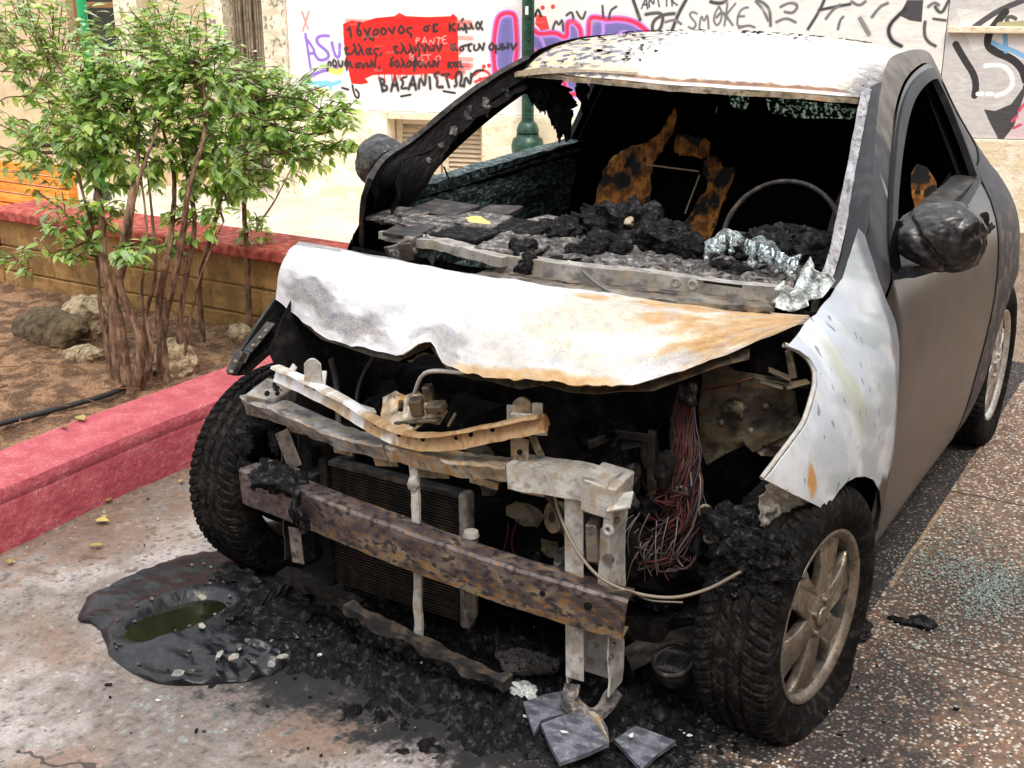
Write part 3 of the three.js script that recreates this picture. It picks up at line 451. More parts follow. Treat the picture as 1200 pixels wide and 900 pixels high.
  line([[887, 0], [902, 5], [903, 30]], 2.5, '#6a6a6a'); line([[947, 34], [960, 14], [966, 0]], 2.4, g1); line([[960, 12], [978, 8], [996, 5]], 2.4, g1); line([[982, 34], [984, 24], [988, 20]], 2, '#6a6a6a'); line([[1008, 22], [1018, 40]], 4, '#8a8a8a');
  const g2 = '#77767a';
  for (const l of [[[886, 2], [894, 10], [900, 24]], [[915, 8], [925, 2], [936, 6], [930, 16], [920, 14]], [[910, 26], [920, 20], [932, 26]], [[968, 22], [975, 12], [984, 6]], [[998, 2], [1006, 8], [1014, 2]], [[1022, 20], [1030, 8], [1040, 4]], [[1088, 8], [1094, 2], [1100, 6]], [[840, 20], [846, 12], [852, 22]], [[780, 26], [790, 22], [798, 28]]]) line(l, 2.4, g2);
  for (let i = 0; i < 130; i++) { const x = 350 + q() * 760, y = q() * 120; c.globalAlpha = 0.1 + 0.16 * q(); line([[x, y], [x + 4 + 12 * q(), y + 2 * (q() - 0.5)]], 1 + 3 * q(), q() > 0.5 ? '#b9b2a8' : '#d8d2c8'); } c.globalAlpha = 1;
  for (let i = 0; i < 14; i++) { const x = 410 + q() * 120; c.globalAlpha = 0.7; line([[x, 86], [x + 0.3, 90 + 9 * q() * q()]], 1.1, '#d9231f'); } c.globalAlpha = 1;
  // grey-black shape on the right
  fill([[1063, 0], [1082, 0], [1080, 26], [1066, 24], [1054, 18]], '#4b4a4c'); line([[1062, 10], [1048, 22], [1040, 34], [1044, 48], [1056, 54]], 3, '#3b3a3c'); line([[1084, 26], [1082, 40], [1088, 50], [1096, 54]], 2.4, '#555'); line([[1096, 8], [1102, 20], [1112, 0]], 2.4, '#555'); line([[1094, 22], [1108, 24]], 2, '#555'); line([[1126, 0], [1118, 20], [1119, 32]], 3, '#3b3a3c');
  const t = new THREE.CanvasTexture(cv); t.colorSpace = THREE.SRGBColorSpace;
  const wg = wallBox(S0, S1, plY, plY + hgt - 0.002, -0.3, 0), p = wg.attributes.position, uv = wg.attributes.uv;
  for (let i = 0; i < p.count; i++) { const v = V(p.getX(i), p.getY(i), p.getZ(i)); uv.setXY(i, v.clone().sub(B1).dot(BE) / (S1 - S0) - S0 / (S1 - S0), (v.y - plY) / hgt); }
  mesh('wall', wg, mat({ map: t, roughness: 0.9, bumpMap: grainT, bumpScale: 0.004 }), b);
  const white = mat({ map: scaled(tex(512, 512, (u, v) => { const a = fbm(u * 6, v * 6, 2, 5); const k = 0.9 + 0.06 * a; return [k, k * 0.985, k * 0.96]; }), 0.5), roughness: 0.9, bumpMap: grainT, bumpScale: 0.004 });
  const cream = mat({ map: scaled(tex(512, 512, (u, v) => { const a = fbm(u * 5, v * 5, 2, 5), d = fbm(u * 18, v * 18, 7, 4); const k = mix3([0.9, 0.84, 0.72], [0.97, 0.93, 0.86], sm(-0.3, 0.3, a)); return mix3(k, [0.78, 0.66, 0.52], sm(0.2, 0.45, d) * 0.4); }), 0.7), roughness: 0.9, bumpMap: grainT, bumpScale: 0.004 });
  if (hgt + plY < top) mesh('wall_upper', wallBox(S0, S1, plY + hgt, top, -0.3, -0.002), white, b);
  // plinth around the basement window
  const [wa, wtop] = toWall(455, 139), wb = toWall(566, 139)[0], wbot = toWall(500, 221)[1];
  mesh('plinth', wallBox(S0, wa, -0.1, plY - 0.002, -0.3, 0.03), cream, b); mesh('plinth', wallBox(wb, S1, -0.1, plY - 0.002, -0.3, 0.03), cream, b);
  mesh('plinth', wallBox(wa + 0.001, wb - 0.001, -0.1, wbot, -0.3, 0.03), cream, b);
  const wt2 = Math.min(wtop, plY - 0.03);
  mesh('lintel', wallBox(wa + 0.001, wb - 0.001, wt2, plY - 0.002, -0.3, 0.02), cream, b);
  const win = group('basement_window', b), wood = mat({ map: scaled(tex(256, 256, (u, v) => { const k = 0.78 + 0.08 * fbm(u * 3, v * 30, 2, 4); return [k, k * 0.92, k * 0.8]; }), 2), roughness: 0.7 });
  mesh('recess', wallBox(wa, wb, wbot, wt2, -0.3, -0.22), cream, win);
  const mid = (wa + wb) / 2;
  for (const [a, e] of [[wa + 0.01, mid - 0.006], [mid + 0.006, wb - 0.01]]) {
    const f = 0.05;
    for (const [s0, s1, h0, h1] of [[a, a + f, wbot, wt2], [e - f, e, wbot, wt2], [a + f, e - f, wbot, wbot + f], [a + f, e - f, wt2 - f, wt2]]) mesh('shutter_frame', wallBox(s0, s1, h0 + 0.002, h1 - 0.002, -0.16, -0.12), wood, win);
    const nS = Math.floor((wt2 - wbot - 2 * f) / 0.034);
    for (let i = 0; i < nS; i++) { const g = new THREE.BoxGeometry(e - a - 2 * f, 0.007, 0.036); g.rotateX(0.75); g.applyMatrix4(new THREE.Matrix4().makeBasis(BE, V(0, 1, 0), BN).setPosition(wallP((a + e) / 2, wbot + f + (i + 0.5) * 0.034, -0.14))); mesh('shutter_slat', uvBox(g), wood, win); }
  }
  // pilaster, left end, and the corrugated door beyond it
  const ps = toWall(310, 40)[0], grey = mat({ map: scaled(tex(512, 512, (u, v) => { const a = fbm(u * 5, v * 8, 2, 5), d = fbm(u * 24, v * 14, 5, 4); const k = mix3([0.8, 0.76, 0.66], [0.92, 0.88, 0.8], sm(-0.3, 0.3, a)); return mix3(k, [0.45, 0.42, 0.38], sm(0.18, 0.4, d) * 0.7); }), 0.8), roughness: 0.92, bumpMap: grainT, bumpScale: 0.005 });
  mesh('corner_pilaster', wallBox(ps, S0 - 0.001, -0.1, top, -0.3, 0.025), grey, b);
  const d = thing('corrugated_door', 'grey-brown corrugated metal door beside the graffiti wall, above the shrubs', 'door');
  const d0 = toWall(258, 30)[0], dm = mat({ map: scaled(steelTex(61, [0.5, 0.45, 0.38], [0.56, 0.51, 0.44], [0.62, 0.56, 0.48], [0.4, 0.36, 0.3]), 1), roughness: 0.6, metalness: 0.2 });
  const nc = 12; for (let i = 0; i < nc; i++) mesh('rib', wallBox(lerp(d0, ps - 0.01, i / nc), lerp(d0, ps - 0.01, (i + 0.72) / nc), 0.05, 2.4, -0.26, -0.2 + 0.012 * (i % 3)), dm, d);
  mesh('door_sheet', wallBox(d0, ps - 0.01, 0.02, 2.42, -0.3, -0.27), dm, d);
  const e = thing('neighbouring_building', 'cream house front with brown framed windows behind the shrubs', 'building');
  const e1 = d0 - 0.002, e0 = toWall(-260, 30)[0];
  mesh('jamb', wallBox(toWall(236, 20)[0], e1, -0.1, top, -0.3, -0.05), grey, e);
  const win0 = toWall(75, 20)[0], win1 = toWall(136, 20)[0], sill = toWall(100, 68)[1], j0 = toWall(236, 20)[0] - 0.002;
  const tan = mat({ map: scaled(tex(256, 256, (u, v) => { const k = 0.78 + 0.1 * fbm(u * 6, v * 6, 2, 4); return [k, k * 0.9, k * 0.74]; }), 0.8), roughness: 0.9 });
  mesh('wall', wallBox(win1, j0, -0.1, top, -0.3, -0.03), tan, e); mesh('wall', wallBox(e0, win0, -0.1, top, -0.3, -0.03), tan, e); mesh('wall', wallBox(win0 + 0.001, win1 - 0.001, -0.1, sill, -0.3, -0.03), tan, e);
  const sp = toWall(138, 20)[0]; mesh('pilaster', wallBox(sp, toWall(166, 20)[0], -0.1, top - 0.01, -0.028, 0.05), grey, e);
  const wn = group('window', e), br = mat({ color: 0x8a6844, roughness: 0.7 });
  mesh('pane', wallBox(win0, win1, sill, top, -0.2, -0.19), new THREE.MeshPhysicalMaterial({ color: 0x1c211f, roughness: 0.08, side: THREE.DoubleSide }), wn);
  const fr = 0.045, hr = toWall(100, 10)[1];
  for (const [s0, s1, h0, h1] of [[win0, win0 + fr, sill, top], [win1 - fr, win1, sill, top], [win0 + fr, win1 - fr, sill, sill + fr], [win0 + fr, win1 - fr, hr, hr + fr]]) mesh('frame', wallBox(s0 + 0.001, s1 - 0.001, h0 + 0.001, h1, -0.188, -0.13), br, wn);
  // the right-hand stretch: grey boarded wall with large black and white letters, cream base
  const r = thing('painted_wall', 'grey wall with large black outlined letters beyond the car roof', 'wall');
  const r0 = S1 + 0.004, r1 = toWall(1500, 60)[0], pb = toWall(1175, 163)[1], cw = document.createElement('canvas'); cw.width = 2048; cw.height = 1024; const k = 2048 / (r1 - r0 + 0.4), cc = cw.getContext('2d');
  const o0 = r0 - 0.4, A2 = (px, py) => { const [s, h] = toWall(px, py); return [(s - o0) * k, 1024 - (h - pb) * k]; };
  cc.fillStyle = '#cbc8c6'; cc.fillRect(0, 0, 2048, 1024);
  for (let i = 0; i < 500; i++) { cc.fillStyle = q() > 0.5 ? 'rgba(180,172,166,0.12)' : 'rgba(240,238,235,0.14)'; cc.beginPath(); cc.ellipse(q() * 2048, q() * 1024, 8 + q() * 60, 4 + q() * 22, q() * 3, 0, 7); cc.fill(); }
  const st = (pts, w, col) => { const p = pts.map(([a, d2]) => A2(a, d2)); cc.strokeStyle = col; cc.lineWidth = w * k / 172; cc.lineCap = cc.lineJoin = 'round'; cc.beginPath(); cc.moveTo(...p[0]); for (let i = 1; i < p.length - 1; i++) cc.quadraticCurveTo(p[i][0], p[i][1], (p[i][0] + p[i + 1][0]) / 2, (p[i][1] + p[i + 1][1]) / 2); cc.lineTo(...p[p.length - 1]); cc.stroke(); };
  const fl = (pts, col) => { cc.fillStyle = col; cc.beginPath(); pts.forEach((z, i) => cc[i ? 'lineTo' : 'moveTo'](...A2(...z))); cc.closePath(); cc.fill(); };
  fl([[1140, 60], [1160, 54], [1200, 70], [1260, 120], [1260, 20], [1120, 10]], '#dedbd8');
  fl([[1153, 128], [1166, 130], [1185, 122], [1198, 104], [1202, 90], [1215, 120], [1196, 142], [1178, 163], [1170, 163], [1160, 144]], '#4a494b');
  fl([[1200, 112], [1220, 100], [1240, 160], [1176, 163], [1188, 148]], '#d9c3c6'); st([[1186, 142], [1192, 136]], 3, '#d2546a'); st([[1194, 130], [1200, 122]], 3, '#d2546a'); st([[1188, 150], [1196, 146]], 3, '#d2546a');
  st([[1120, 52], [1130, 70], [1141, 86], [1144, 100], [1142, 112]], 7, '#39383a'); st([[1136, 36], [1160, 18], [1180, 8], [1200, 0], [1215, -8]], 6, '#555356');
  st([[1178, 14], [1168, 26], [1158, 40], [1157, 54], [1168, 62], [1185, 68], [1198, 80], [1202, 94]], 8, '#353436'); st([[1190, 22], [1184, 18], [1178, 24], [1186, 30], [1196, 26], [1206, 30]], 4, '#5b5a52');
  st([[1178, 34], [1178, 52], [1179, 60]], 5, '#7fb2dc'); st([[1164, 50], [1170, 54], [1184, 58], [1200, 66], [1212, 72]], 5, '#86b6de'); st([[1155, 77], [1172, 74], [1184, 84], [1188, 98], [1180, 108], [1168, 112]], 5, '#f8f8f8');
  for (const a of [1146, 1150, 1157, 1161]) st([[a, 110], [a + 1, 110]], 5, '#fbfbfb');
  st([[1172, 30], [1190, 30], [1215, 26]], 8, '#a9a57e');
  const t2 = new THREE.CanvasTexture(cw); t2.colorSpace = THREE.SRGBColorSpace;
  const h2 = 1024 / k, rg = wallBox(r0, r1, pb, pb + Math.min(h2, 3) - 0.002, -0.3, 0.004), rp = rg.attributes.position, ru = rg.attributes.uv;
  for (let i = 0; i < rp.count; i++) { const v = V(rp.getX(i), rp.getY(i), rp.getZ(i)); ru.setXY(i, (v.clone().sub(B1).dot(BE) - o0) * k / 2048, (v.y - pb) / h2); }
  mesh('boarding', rg, mat({ map: t2, roughness: 0.85, bumpMap: grainT, bumpScale: 0.003 }), r);
  mesh('base', wallBox(r0, r1, -0.1, pb - 0.003, -0.3, 0.02), cream, r);
  mesh('ledge', wallBox(toWall(1106, 40)[0] + 0.02, r1 - 0.01, toWall(1180, 39)[1], toWall(1180, 31)[1], 0.006, 0.05), cream, r);
}
{ // ---- street lamp on its fluted base
  const f = Y(618, 246, 0), d = f.distanceTo(CAM.pos), m = d / CAM.f;       // metres per pixel there
  const hy = (py) => { const q = at(614, py, 'z', f.z); return q.y; };
  const l = thing('street_lamp', 'dark green cast-iron lamp post with a ringed base by the graffiti wall', 'street lamp', V(f.x, 0, f.z));
  const green = mat({ map: scaled(steelTex(71, [0.1, 0.24, 0.19], [0.14, 0.3, 0.24], [0.22, 0.38, 0.31], [0.07, 0.15, 0.12]), 3), roughness: 0.35, metalness: 0.1 });
  const rb = 13.4 * m, rc = 18.6 * m, rp = 7 * m, lathe = (pts) => uvBox(new THREE.LatheGeometry(pts.map(([a, b]) => new THREE.Vector2(a, b)), 28));
  mesh('base', lathe([[0, 0], [rb * 1.5, 0], [rb * 1.5, 0.04], [rb * 1.15, 0.07], [rb * 1.02, 0.12], [rb, hy(186)], [0, hy(186)]]), green, l);
  const c0 = hy(182), c1 = hy(160); mesh('collar', lathe([[0, c0 - 0.02], [rb * 1.1, c0 - 0.02], [rb * 1.15, c0], [rc * 0.93, c0 + 0.012], [rc, lerp(c0, c1, 0.35)], [rc, lerp(c0, c1, 0.6)], [rc * 0.9, c1 - 0.01], [rb, c1], [rb * 0.95, c1 + 0.02], [0, c1 + 0.02]]), green, l);
  mesh('neck', lathe([[0, c1 + 0.015], [rb * 0.93, c1 + 0.018], [rb * 0.96, c1 + 0.05], [rb * 0.8, c1 + 0.085], [rp * 1.1, c1 + 0.11], [0, c1 + 0.11]]), green, l);
  mesh('pole', lathe([[0, c1 + 0.1], [rp, c1 + 0.1], [rp * 0.95, 3.2], [0, 3.2]]), green, l);
  mesh('sticker', box(0.022, 0.055, 0.002, V(rp * 0.35, hy(12), rp * 0.94 + 0.003), [0, 0.2, 0], 0.0005), mat({ color: 0xdfe3e2, roughness: 0.6 }), l);
}
{ // ---- orange wall and green pole by the left edge
  const o = thing('orange_wall', 'low orange painted plank wall behind the shrubs', 'wall');
  const a = Y(-60, 262, 0), om = mat({ map: scaled(tex(512, 256, (u, v) => { const k = fbm(u * 4, v * 20, 3, 4); return mix3([0.85, 0.48, 0.14], [0.93, 0.62, 0.27], sm(-0.4, 0.4, k)); }), 1), roughness: 0.8 });
  const z = WZ - 1.5, l = Z(-60, 230, z).x, r = Z(84, 230, z).x, t = Z(40, 192, z).y, nB = 5;
  for (let i = 0; i < nB; i++) mesh('plank', uvBox(box(r - l, t / nB - 0.012, 0.05, V((l + r) / 2, t * (i + 0.5) / nB, z + 0.004 * (i % 2)), [0, 0, 0.004 * (i - 2)], 0.006)), om, o);
  for (const s of [l + 0.1, r - 0.1]) mesh('post', uvBox(box(0.08, t - 0.02, 0.08, V(s, t / 2, z - 0.066))), om, o);
  const z2 = WZ - 2.2, px = Z(97, 20, z2);
  const gp = thing('green_pole', 'bright green metal pole behind the shrubs', 'pole', V(px.x, 0, px.z));
  mesh('shaft', rod(V(0, 0, 0), V(0, 2.6, 0), 0.035, 0.035, 14), mat({ color: 0x1d9a5f, roughness: 0.4 }), gp); mesh('foot', rod(V(0, 0, 0), V(0, 0.05, 0), 0.07, 0.06, 14), M.darkmetal, gp);
}

// ---- the other side of the street: unseen fronts added for reflections and shade
{
  const ochre = mat({ map: scaled(tex(256, 256, (u, v) => { const a = fbm(u * 5, v * 5, 3, 5); return mix3([0.5, 0.4, 0.31], [0.62, 0.51, 0.4], sm(-0.4, 0.4, a)); }), 0.4), roughness: 0.9 }), stoneB = mat({ color: 0x6f655a, roughness: 0.9 }), frameM = mat({ color: 0x4a3a2c, roughness: 0.7 }), paneM = new THREE.MeshPhysicalMaterial({ color: 0x14181a, roughness: 0.08, side: THREE.DoubleSide });
  const front = (p, turn, len, h, label) => {
    const t = thing('unseen_house_front', label, 'building', p); t.rotation.y = turn;            // faces local +z
    mesh('wall', uvBox(box(len, h, 0.3, V(0, h / 2, -0.15), [0, 0, 0], 0.01)), ochre, t); mesh('plinth', uvBox(box(len, 0.7, 0.1, V(0, 0.35, 0.052), [0, 0, 0], 0.01)), stoneB, t); mesh('cornice', uvBox(box(len + 0.2, 0.25, 0.5, V(0, h + 0.127, -0.05), [0, 0, 0], 0.02)), stoneB, t);
    const n = Math.floor(len / 2.6);
    for (let i = 0; i < n; i++) for (let k = 0; k < 2; k++) { const x = (i + 0.5) / n * len - len / 2, y = 1.75 + k * 2.7; if (y + 0.8 > h) continue; const w = group('window', t, V(x, y, 0)); mesh('pane', box(0.9, 1.3, 0.02, V(0, 0, 0.012), [0, 0, 0], 0.002), paneM, w); for (const [a, b2, c2, d2] of [[-0.48, 0, 0.06, 1.42], [0.48, 0, 0.06, 1.42], [0, 0.68, 0.9, 0.06], [0, -0.68, 0.9, 0.06], [0, 0, 0.05, 1.3]]) mesh('frame', box(c2, d2, 0.05, V(a, b2, 0.05), [0, 0, 0], 0.004), frameM, w); mesh('sill', uvBox(box(1.15, 0.07, 0.18, V(0, -0.75, 0.085), [0, 0, 0], 0.008)), stoneB, w); }
  };
  front(V(5.6, 0, -1), -Math.PI / 2, 16, 6.2, 'unseen ochre two-storey house front added opposite the driver side of the car');
  front(V(-2, 0, 11), Math.PI, 17, 6.2, 'unseen ochre two-storey house front added opposite the nose of the car');
}
// ================================================================== THE BURNT CAR (front towards +z, its left side at +x)
const car = thing('burnt_car', 'burnt-out small two-door car with open front, bare white scorched bonnet', 'car');
const Wz = [[-1.46, 0.5], [-1.4, 0.62], [-1.25, 0.765], [-1.0, 0.835], [-0.5, 0.832], [0, 0.828], [0.6, 0.83], [0.9, 0.828], [1.1, 0.79], [1.3, 0.7], [1.42, 0.58]];
const pdDoor = [[0.1, -0.075], [0.2, -0.035], [0.3, -0.012], [0.45, 0], [0.6, 0.002], [0.72, -0.008], [0.84, -0.03], [0.93, -0.062], [0.97, -0.085], [1.1, -0.14], [1.2, -0.186], [1.3, -0.24], [1.36, -0.285], [1.4, -0.35], [1.43, -0.47]];
const pdFront = [[0.1, -0.07], [0.3, -0.02], [0.45, 0], [0.6, -0.01], [0.7, -0.035], [0.8, -0.1], [0.86, -0.17], [0.92, -0.24], [1.0, -0.3]];
function S(z, y) {
  const f = sm(0.52, 0.85, z), t = sm(-0.35, -1.45, z);
  return interp(Wz, z) + lerp(interp(pdDoor, y), interp(pdFront, y), f) - t * 0.16 * sm(0.75, 1.25, y) * 1.1;
}
const sideL = (z, y) => V(S(z, y), y, z), sideR = (z, y) => V(-S(z, y), y + 0.018, z);      // the car leans on its flat tyres, a little lower on its left
const roofZ = [[-1.3, 1.25], [-1.15, 1.315], [-0.95, 1.365], [-0.7, 1.398], [-0.4, 1.412], [-0.2, 1.4], [-0.08, 1.372], [0.0, 1.338], [0.08, 1.292], [0.14, 1.25]];
const roofM = (x, z) => V(x, interp(roofZ, z) - 0.035 * Math.pow(Math.abs(x) / 0.5, 2.4) - 0.028 * x + 0.0025 * fbm(x * 5, 2, z * 5, 3), z);

// ---- paint maps: what the fire left on each panel
const stain = (u, v, cu_, cv_, ru, rv, k = 0.45, f = 5, as = 1) => 1 - sm(0.45, 1.1, Math.hypot((u - cu_) / ru, (v - cv_) / rv) - k * fbm(u * f * as + cu_ * 9, v * f, cv_ * 7, 4));
const hoodT = tex(900, 300, (u, v) => { const st = (a, b, ru, rv, k = 0.45, f = 3) => stain(u, v, a, b, ru, rv, k, f * 0.6, 3);               // u: car's right to left, v: rear to front
  const a = fbm(u * 8, v * 2.6, 2, 5), b = fbm(u * 30, v * 10, 5, 4), c = noise(u * 200, v * 66, 3);
  let k = mix3([0.72, 0.72, 0.735], [0.82, 0.82, 0.825], sm(-0.3, 0.3, a + 0.3 * b));
  const tan = Math.max(st(0.72, 0.55, 0.3, 0.5), st(0.5, 0.75, 0.14, 0.3) * 0.5);
  k = mix3(k, mix3([0.64, 0.6, 0.53], [0.76, 0.73, 0.66], 0.5 + b), clamp(tan) * 0.85);
  const rust = Math.max(st(0.92, 0.5, 0.1, 0.9), st(0.78, 0.12, 0.16, 0.16, 0.6, 7), st(0.6, 0.16, 0.045, 0.1, 0.4, 9), st(0.76, 0.42, 0.08, 0.1, 0.5, 8), st(0.56, 0.98, 0.2, 0.07, 0.3), st(0.84, 0.72, 0.07, 0.32, 0.6, 6));
  k = mix3(k, mix3([0.62, 0.45, 0.24], [0.72, 0.58, 0.39], 0.5 + b), clamp(rust) * 0.85);
  k = mix3(k, [0.82, 0.82, 0.8], st(0.7, 0.7, 0.12, 0.12, 0.6, 9) * 0.6);
  const soot = Math.max(st(0.085, 0.72, 0.075, 0.2, 0.6, 8), st(0.185, 0.86, 0.07, 0.16, 0.7, 9) * 0.9, st(0.02, 0.02, 0.12, 0.09, 0.5, 9), st(0.345, 0.86, 0.06, 0.14, 0.6, 10) * 0.6, st(0.2, 0.0, 0.22, 0.04, 0.5, 9));
  k = mix3(k, mix3([0.3, 0.32, 0.37], [0.47, 0.43, 0.39], 0.5 + b + 0.2 * c), clamp(soot) * (0.7 + 0.3 * c));
  k = mix3(k, [0.6, 0.6, 0.62], sm(0.05, 0.45, fbm(u * 16 + 5, v * 5, 8, 4)) * 0.4); k = mix3(k, [0.5, 0.38, 0.25], sm(0.6, 0.85, c + 0.5 * b) * 0.5 * sm(0.35, 0.6, u)); return mix3(k, [0.35, 0.3, 0.28], sm(0.8, 0.93, noise(u * 330, v * 110, 6)) * 0.55);
}, true, THREE.ClampToEdgeWrapping);
const hoodMat = mat({ map: hoodT, roughness: 0.5, metalness: 0.05, bumpMap: grainT, bumpScale: 0.0004 });
{
  const rear = [[350, 283, 0.965], [430, 297, 1.045], [520, 315, 1.09], [610, 329, 1.1], [690, 341, 1.07], [770, 352, 1.0], [860, 363, 0.9], [947, 369, 0.785]];
  const front = [[323, 350, 1.06], [386, 398, 1.24], [478, 416, 1.36], [560, 440, 1.4], [640, 447, 1.41], [733, 451, 1.38], [842, 418, 1.15], [950, 374, 0.795]];
  const rows = [0, 0.33, 0.68, 1].map((v) => rear.map((r, i) => {
    const a = Z(...r), b = Z(...front[i]), p = a.clone().lerp(b, v), k = Math.sin(v * Math.PI) * [0.03, 0.045, 0.05, 0.055, 0.055, 0.05, 0.03, 0.0][i];
    return p.add(V(0, k * 0.9, k * 0.55));
  }));
  const base = gridMap(rows);
  const map = (u, v) => { const p = base(u, v), d = Math.exp(-Math.pow((u - 0.315) / 0.028, 2) - Math.pow((v - 1) / 0.22, 2)); p.y += 0.034 * d - 0.008 * Math.exp(-Math.pow((u - 0.27) / 0.03, 2) - Math.pow((v - 0.85) / 0.2, 2)) + 0.0045 * fbm(u * 9, v * 5, 2, 3); p.z -= 0.024 * d; return p; };
  const h = mesh('bonnet', panel(unit, (u, v) => map(u, v * (1 + 0.012 * noise(u * 28, 3, 1) * v)), { edge: 0.011, t: 0.003, flip: true }), hoodMat, car);
  tag(h, 'scorched white bonnet streaked with orange rust');
  // inner frame under the bonnet
  const under = (v0, v1, off) => panel([[0.06, v0], [0.9, v0], [0.9, v1], [0.06, v1]], (u, v) => map(u, v).add(V(0, -off - 0.012 * Math.sin(u * 40) ** 2, -off * 0.6)), { edge: 0.05, flip: true });
  mesh('inner_frame', uvBox(merge([under(0.06, 0.24, 0.035), under(0.74, 0.95, 0.03)])), M.olive, h);
  const pts = []; for (let i = 0; i <= 12; i++) pts.push(map(0.36 + 0.045 * i, 0.985).add(V(0, -0.006 - 0.016 * Math.abs(noise(i, 2, 2)), -0.012)));
  mesh('latch_rod', tube([map(0.4, 0.97).add(V(0, -0.01, 0)), Z(497, 438, 1.34), Z(487, 458, 1.32), Z(485, 470, 1.3)], 0.005, 14, 6), M.pale, h);
}
{ // ---- left front wing: bare white metal
  const pts = [[1005, 268], [996, 296], [986, 326], [972, 347], [955, 368], [936, 388], [921, 405], [936, 411], [948, 420], [956, 434], [957, 450], [953, 468], [943, 497], [929, 517], [914, 537], [895, 562], [928, 579], [963, 596], [973, 587], [981, 575], [990, 565], [1001, 559], [1012, 558], [1022, 562], [1029, 575], [1031, 595], [1027, 620], [1014, 650], [1022, 630], [1034, 590], [1045, 533], [1050, 468], [1052, 405], [1048, 378], [1037, 352], [1027, 325], [1018, 296], [1012, 276]];
  const o = traced(sideL, [0.5, 0.95], pts);
  const t = tex(768, 640, (u, v) => {                  // u along z 0.45..1.4, v along y 0.2..1.0
    const z = lerp(0.45, 1.4, u), y = lerp(0.2, 1.0, v), a = fbm(z * 6, y * 3.5, 2, 5), b = fbm(z * 24, y * 12, 6, 4), c = fbm(z * 3 + y * 2, y * 7 - z * 3, 9, 3);
    let k = mix3([0.7, 0.73, 0.77], [0.81, 0.83, 0.855], sm(-0.3, 0.3, a));
    k = mix3(k, [0.6, 0.64, 0.66], sm(-0.05, 0.45, c) * 0.7);
    k = mix3(k, [0.62, 0.64, 0.55], stain(z, y, 0.84, 0.72, 0.05, 0.12, 0.5, 9) * 0.6);
    const chip = noise(z * 40, y * 22 + z * 18, 3) > 0.8 && fbm(z * 7, y * 7, 4, 2) > -0.1 ? 1 : 0; k = mix3(k, [0.42, 0.43, 0.47], chip * 0.7 * sm(0.66, 0.72, z));
    k = mix3(k, [0.72, 0.54, 0.34], Math.max(stain(z, y, 1.085, 0.6, 0.018, 0.04, 0.6, 12), sm(0.3, 0.5, b) * 0.15));
    k = mix3(k, [0.33, 0.33, 0.36], (1 - sm(0.0, 0.02, z - 0.592 - 0.008 * b)) * 0.6);
    return mix3(k, [0.2, 0.2, 0.21], (1 - sm(0.42, 0.47, y + 0.03 * b)) * (1 - sm(0.68, 0.72, z)));
  }, true, THREE.ClampToEdgeWrapping);
  const wingMap = (z, y) => sideL(z, y).add(V(0.004, 0.001, 0.002));
  const f = mesh('front_wing', panel(o, wingMap, { edge: 0.03, flip: true, uv: (z, y) => [(z - 0.45) / 0.95, (y - 0.2) / 0.8] }), mat({ map: t, roughness: 0.42, metalness: 0.1, bumpMap: grainT, bumpScale: 0.0006 }), car);
  tag(f, 'white scorched front wing on the driver side');
  // rolled edge of the lamp opening, and the bracket hanging below the tip
  mesh('flange', tube(traced(sideL, [0.9, 0.8], pts.slice(6, 16)).map(([z, y]) => sideL(z, y).add(V(-0.006, 0, -0.004))), 0.006, 50, 6), M.pale, f);
  const br = gridMap([[X(902, 566, 0.735), X(924, 574, 0.76), X(950, 586, 0.785)], [X(893, 585, 0.715), X(920, 592, 0.745), X(945, 600, 0.765)], [X(882, 612, 0.7), X(903, 618, 0.72), X(925, 610, 0.74)]]);
  mesh('wing_bracket', panel(unit, (u, v) => br(u, v).add(V(0.01 * noise(u * 4, v * 4, 2), 0, 0)), { edge: 0.08, t: 0.003 }), M.pale, f);
}
const doorPaint = mat({ map: scaled(tex(512, 512, (u, v) => { const a = fbm(u * 4 - v * 3, v * 6 + u * 5, 2, 5), b = fbm(u * 7 + v * 5, v * 6, 6, 4), c = noise(u * 120, v * 120, 2); let k = mix3([0.15, 0.145, 0.145], [0.2, 0.19, 0.19], sm(-0.4, 0.4, a)); k = mix3(k, [0.28, 0.245, 0.22], sm(0.0, 0.6, b + 0.3 * a) * 0.5); return k.map((x) => x * (1 + 0.05 * c)); }), 0.7), roughness: 0.25, metalness: 0.08 });
const frameGrey = dull({ map: scaled(steelTex(81, [0.13, 0.135, 0.148], [0.17, 0.175, 0.19], [0.2, 0.2, 0.2], [0.11, 0.11, 0.12]), 1.5), roughness: 0.45, specularIntensity: 0.45 });
const pillarT = tex(512, 512, (u, v) => {              // side frame: soot grey, ash-bleached along the roof rail
  const z = lerp(-1.45, 0.75, u), y = lerp(0.2, 1.42, v), a = fbm(z * 12, y * 12, 3, 5), b = fbm(z * 45, y * 45, 5, 3);
  let k = mix3([0.22, 0.22, 0.24], [0.26, 0.26, 0.28], sm(-0.3, 0.3, a));
  const rail = sm(1.12, 1.3, y + 0.12 * a + 0.5 * (z < 0.2 ? 0.15 : 0)) * sm(-1.3, -0.5, z);
  k = mix3(k, mix3([0.4, 0.38, 0.36], [0.5, 0.47, 0.42], sm(-0.5, 0.5, 0.3 * b + a)), rail * 0.85);
  k = mix3(k, [0.34, 0.31, 0.29], sm(0.0, 0.5, -a) * rail * 0.5);
  k = mix3(k, [0.66, 0.66, 0.6], stain(z, y, 0.335, 1.06, 0.012, 0.07, 0.2, 12) * 0.8);
  return mix3(k, [0.5, 0.44, 0.38], sm(0.1, 0.4, a) * (1 - sm(0.8, 0.95, y)) * 0.6);
}, true, THREE.ClampToEdgeWrapping);
const pillarMat = dull({ map: pillarT, roughness: 0.5, specularIntensity: 0.4, bumpMap: grainT, bumpScale: 0.0008 });
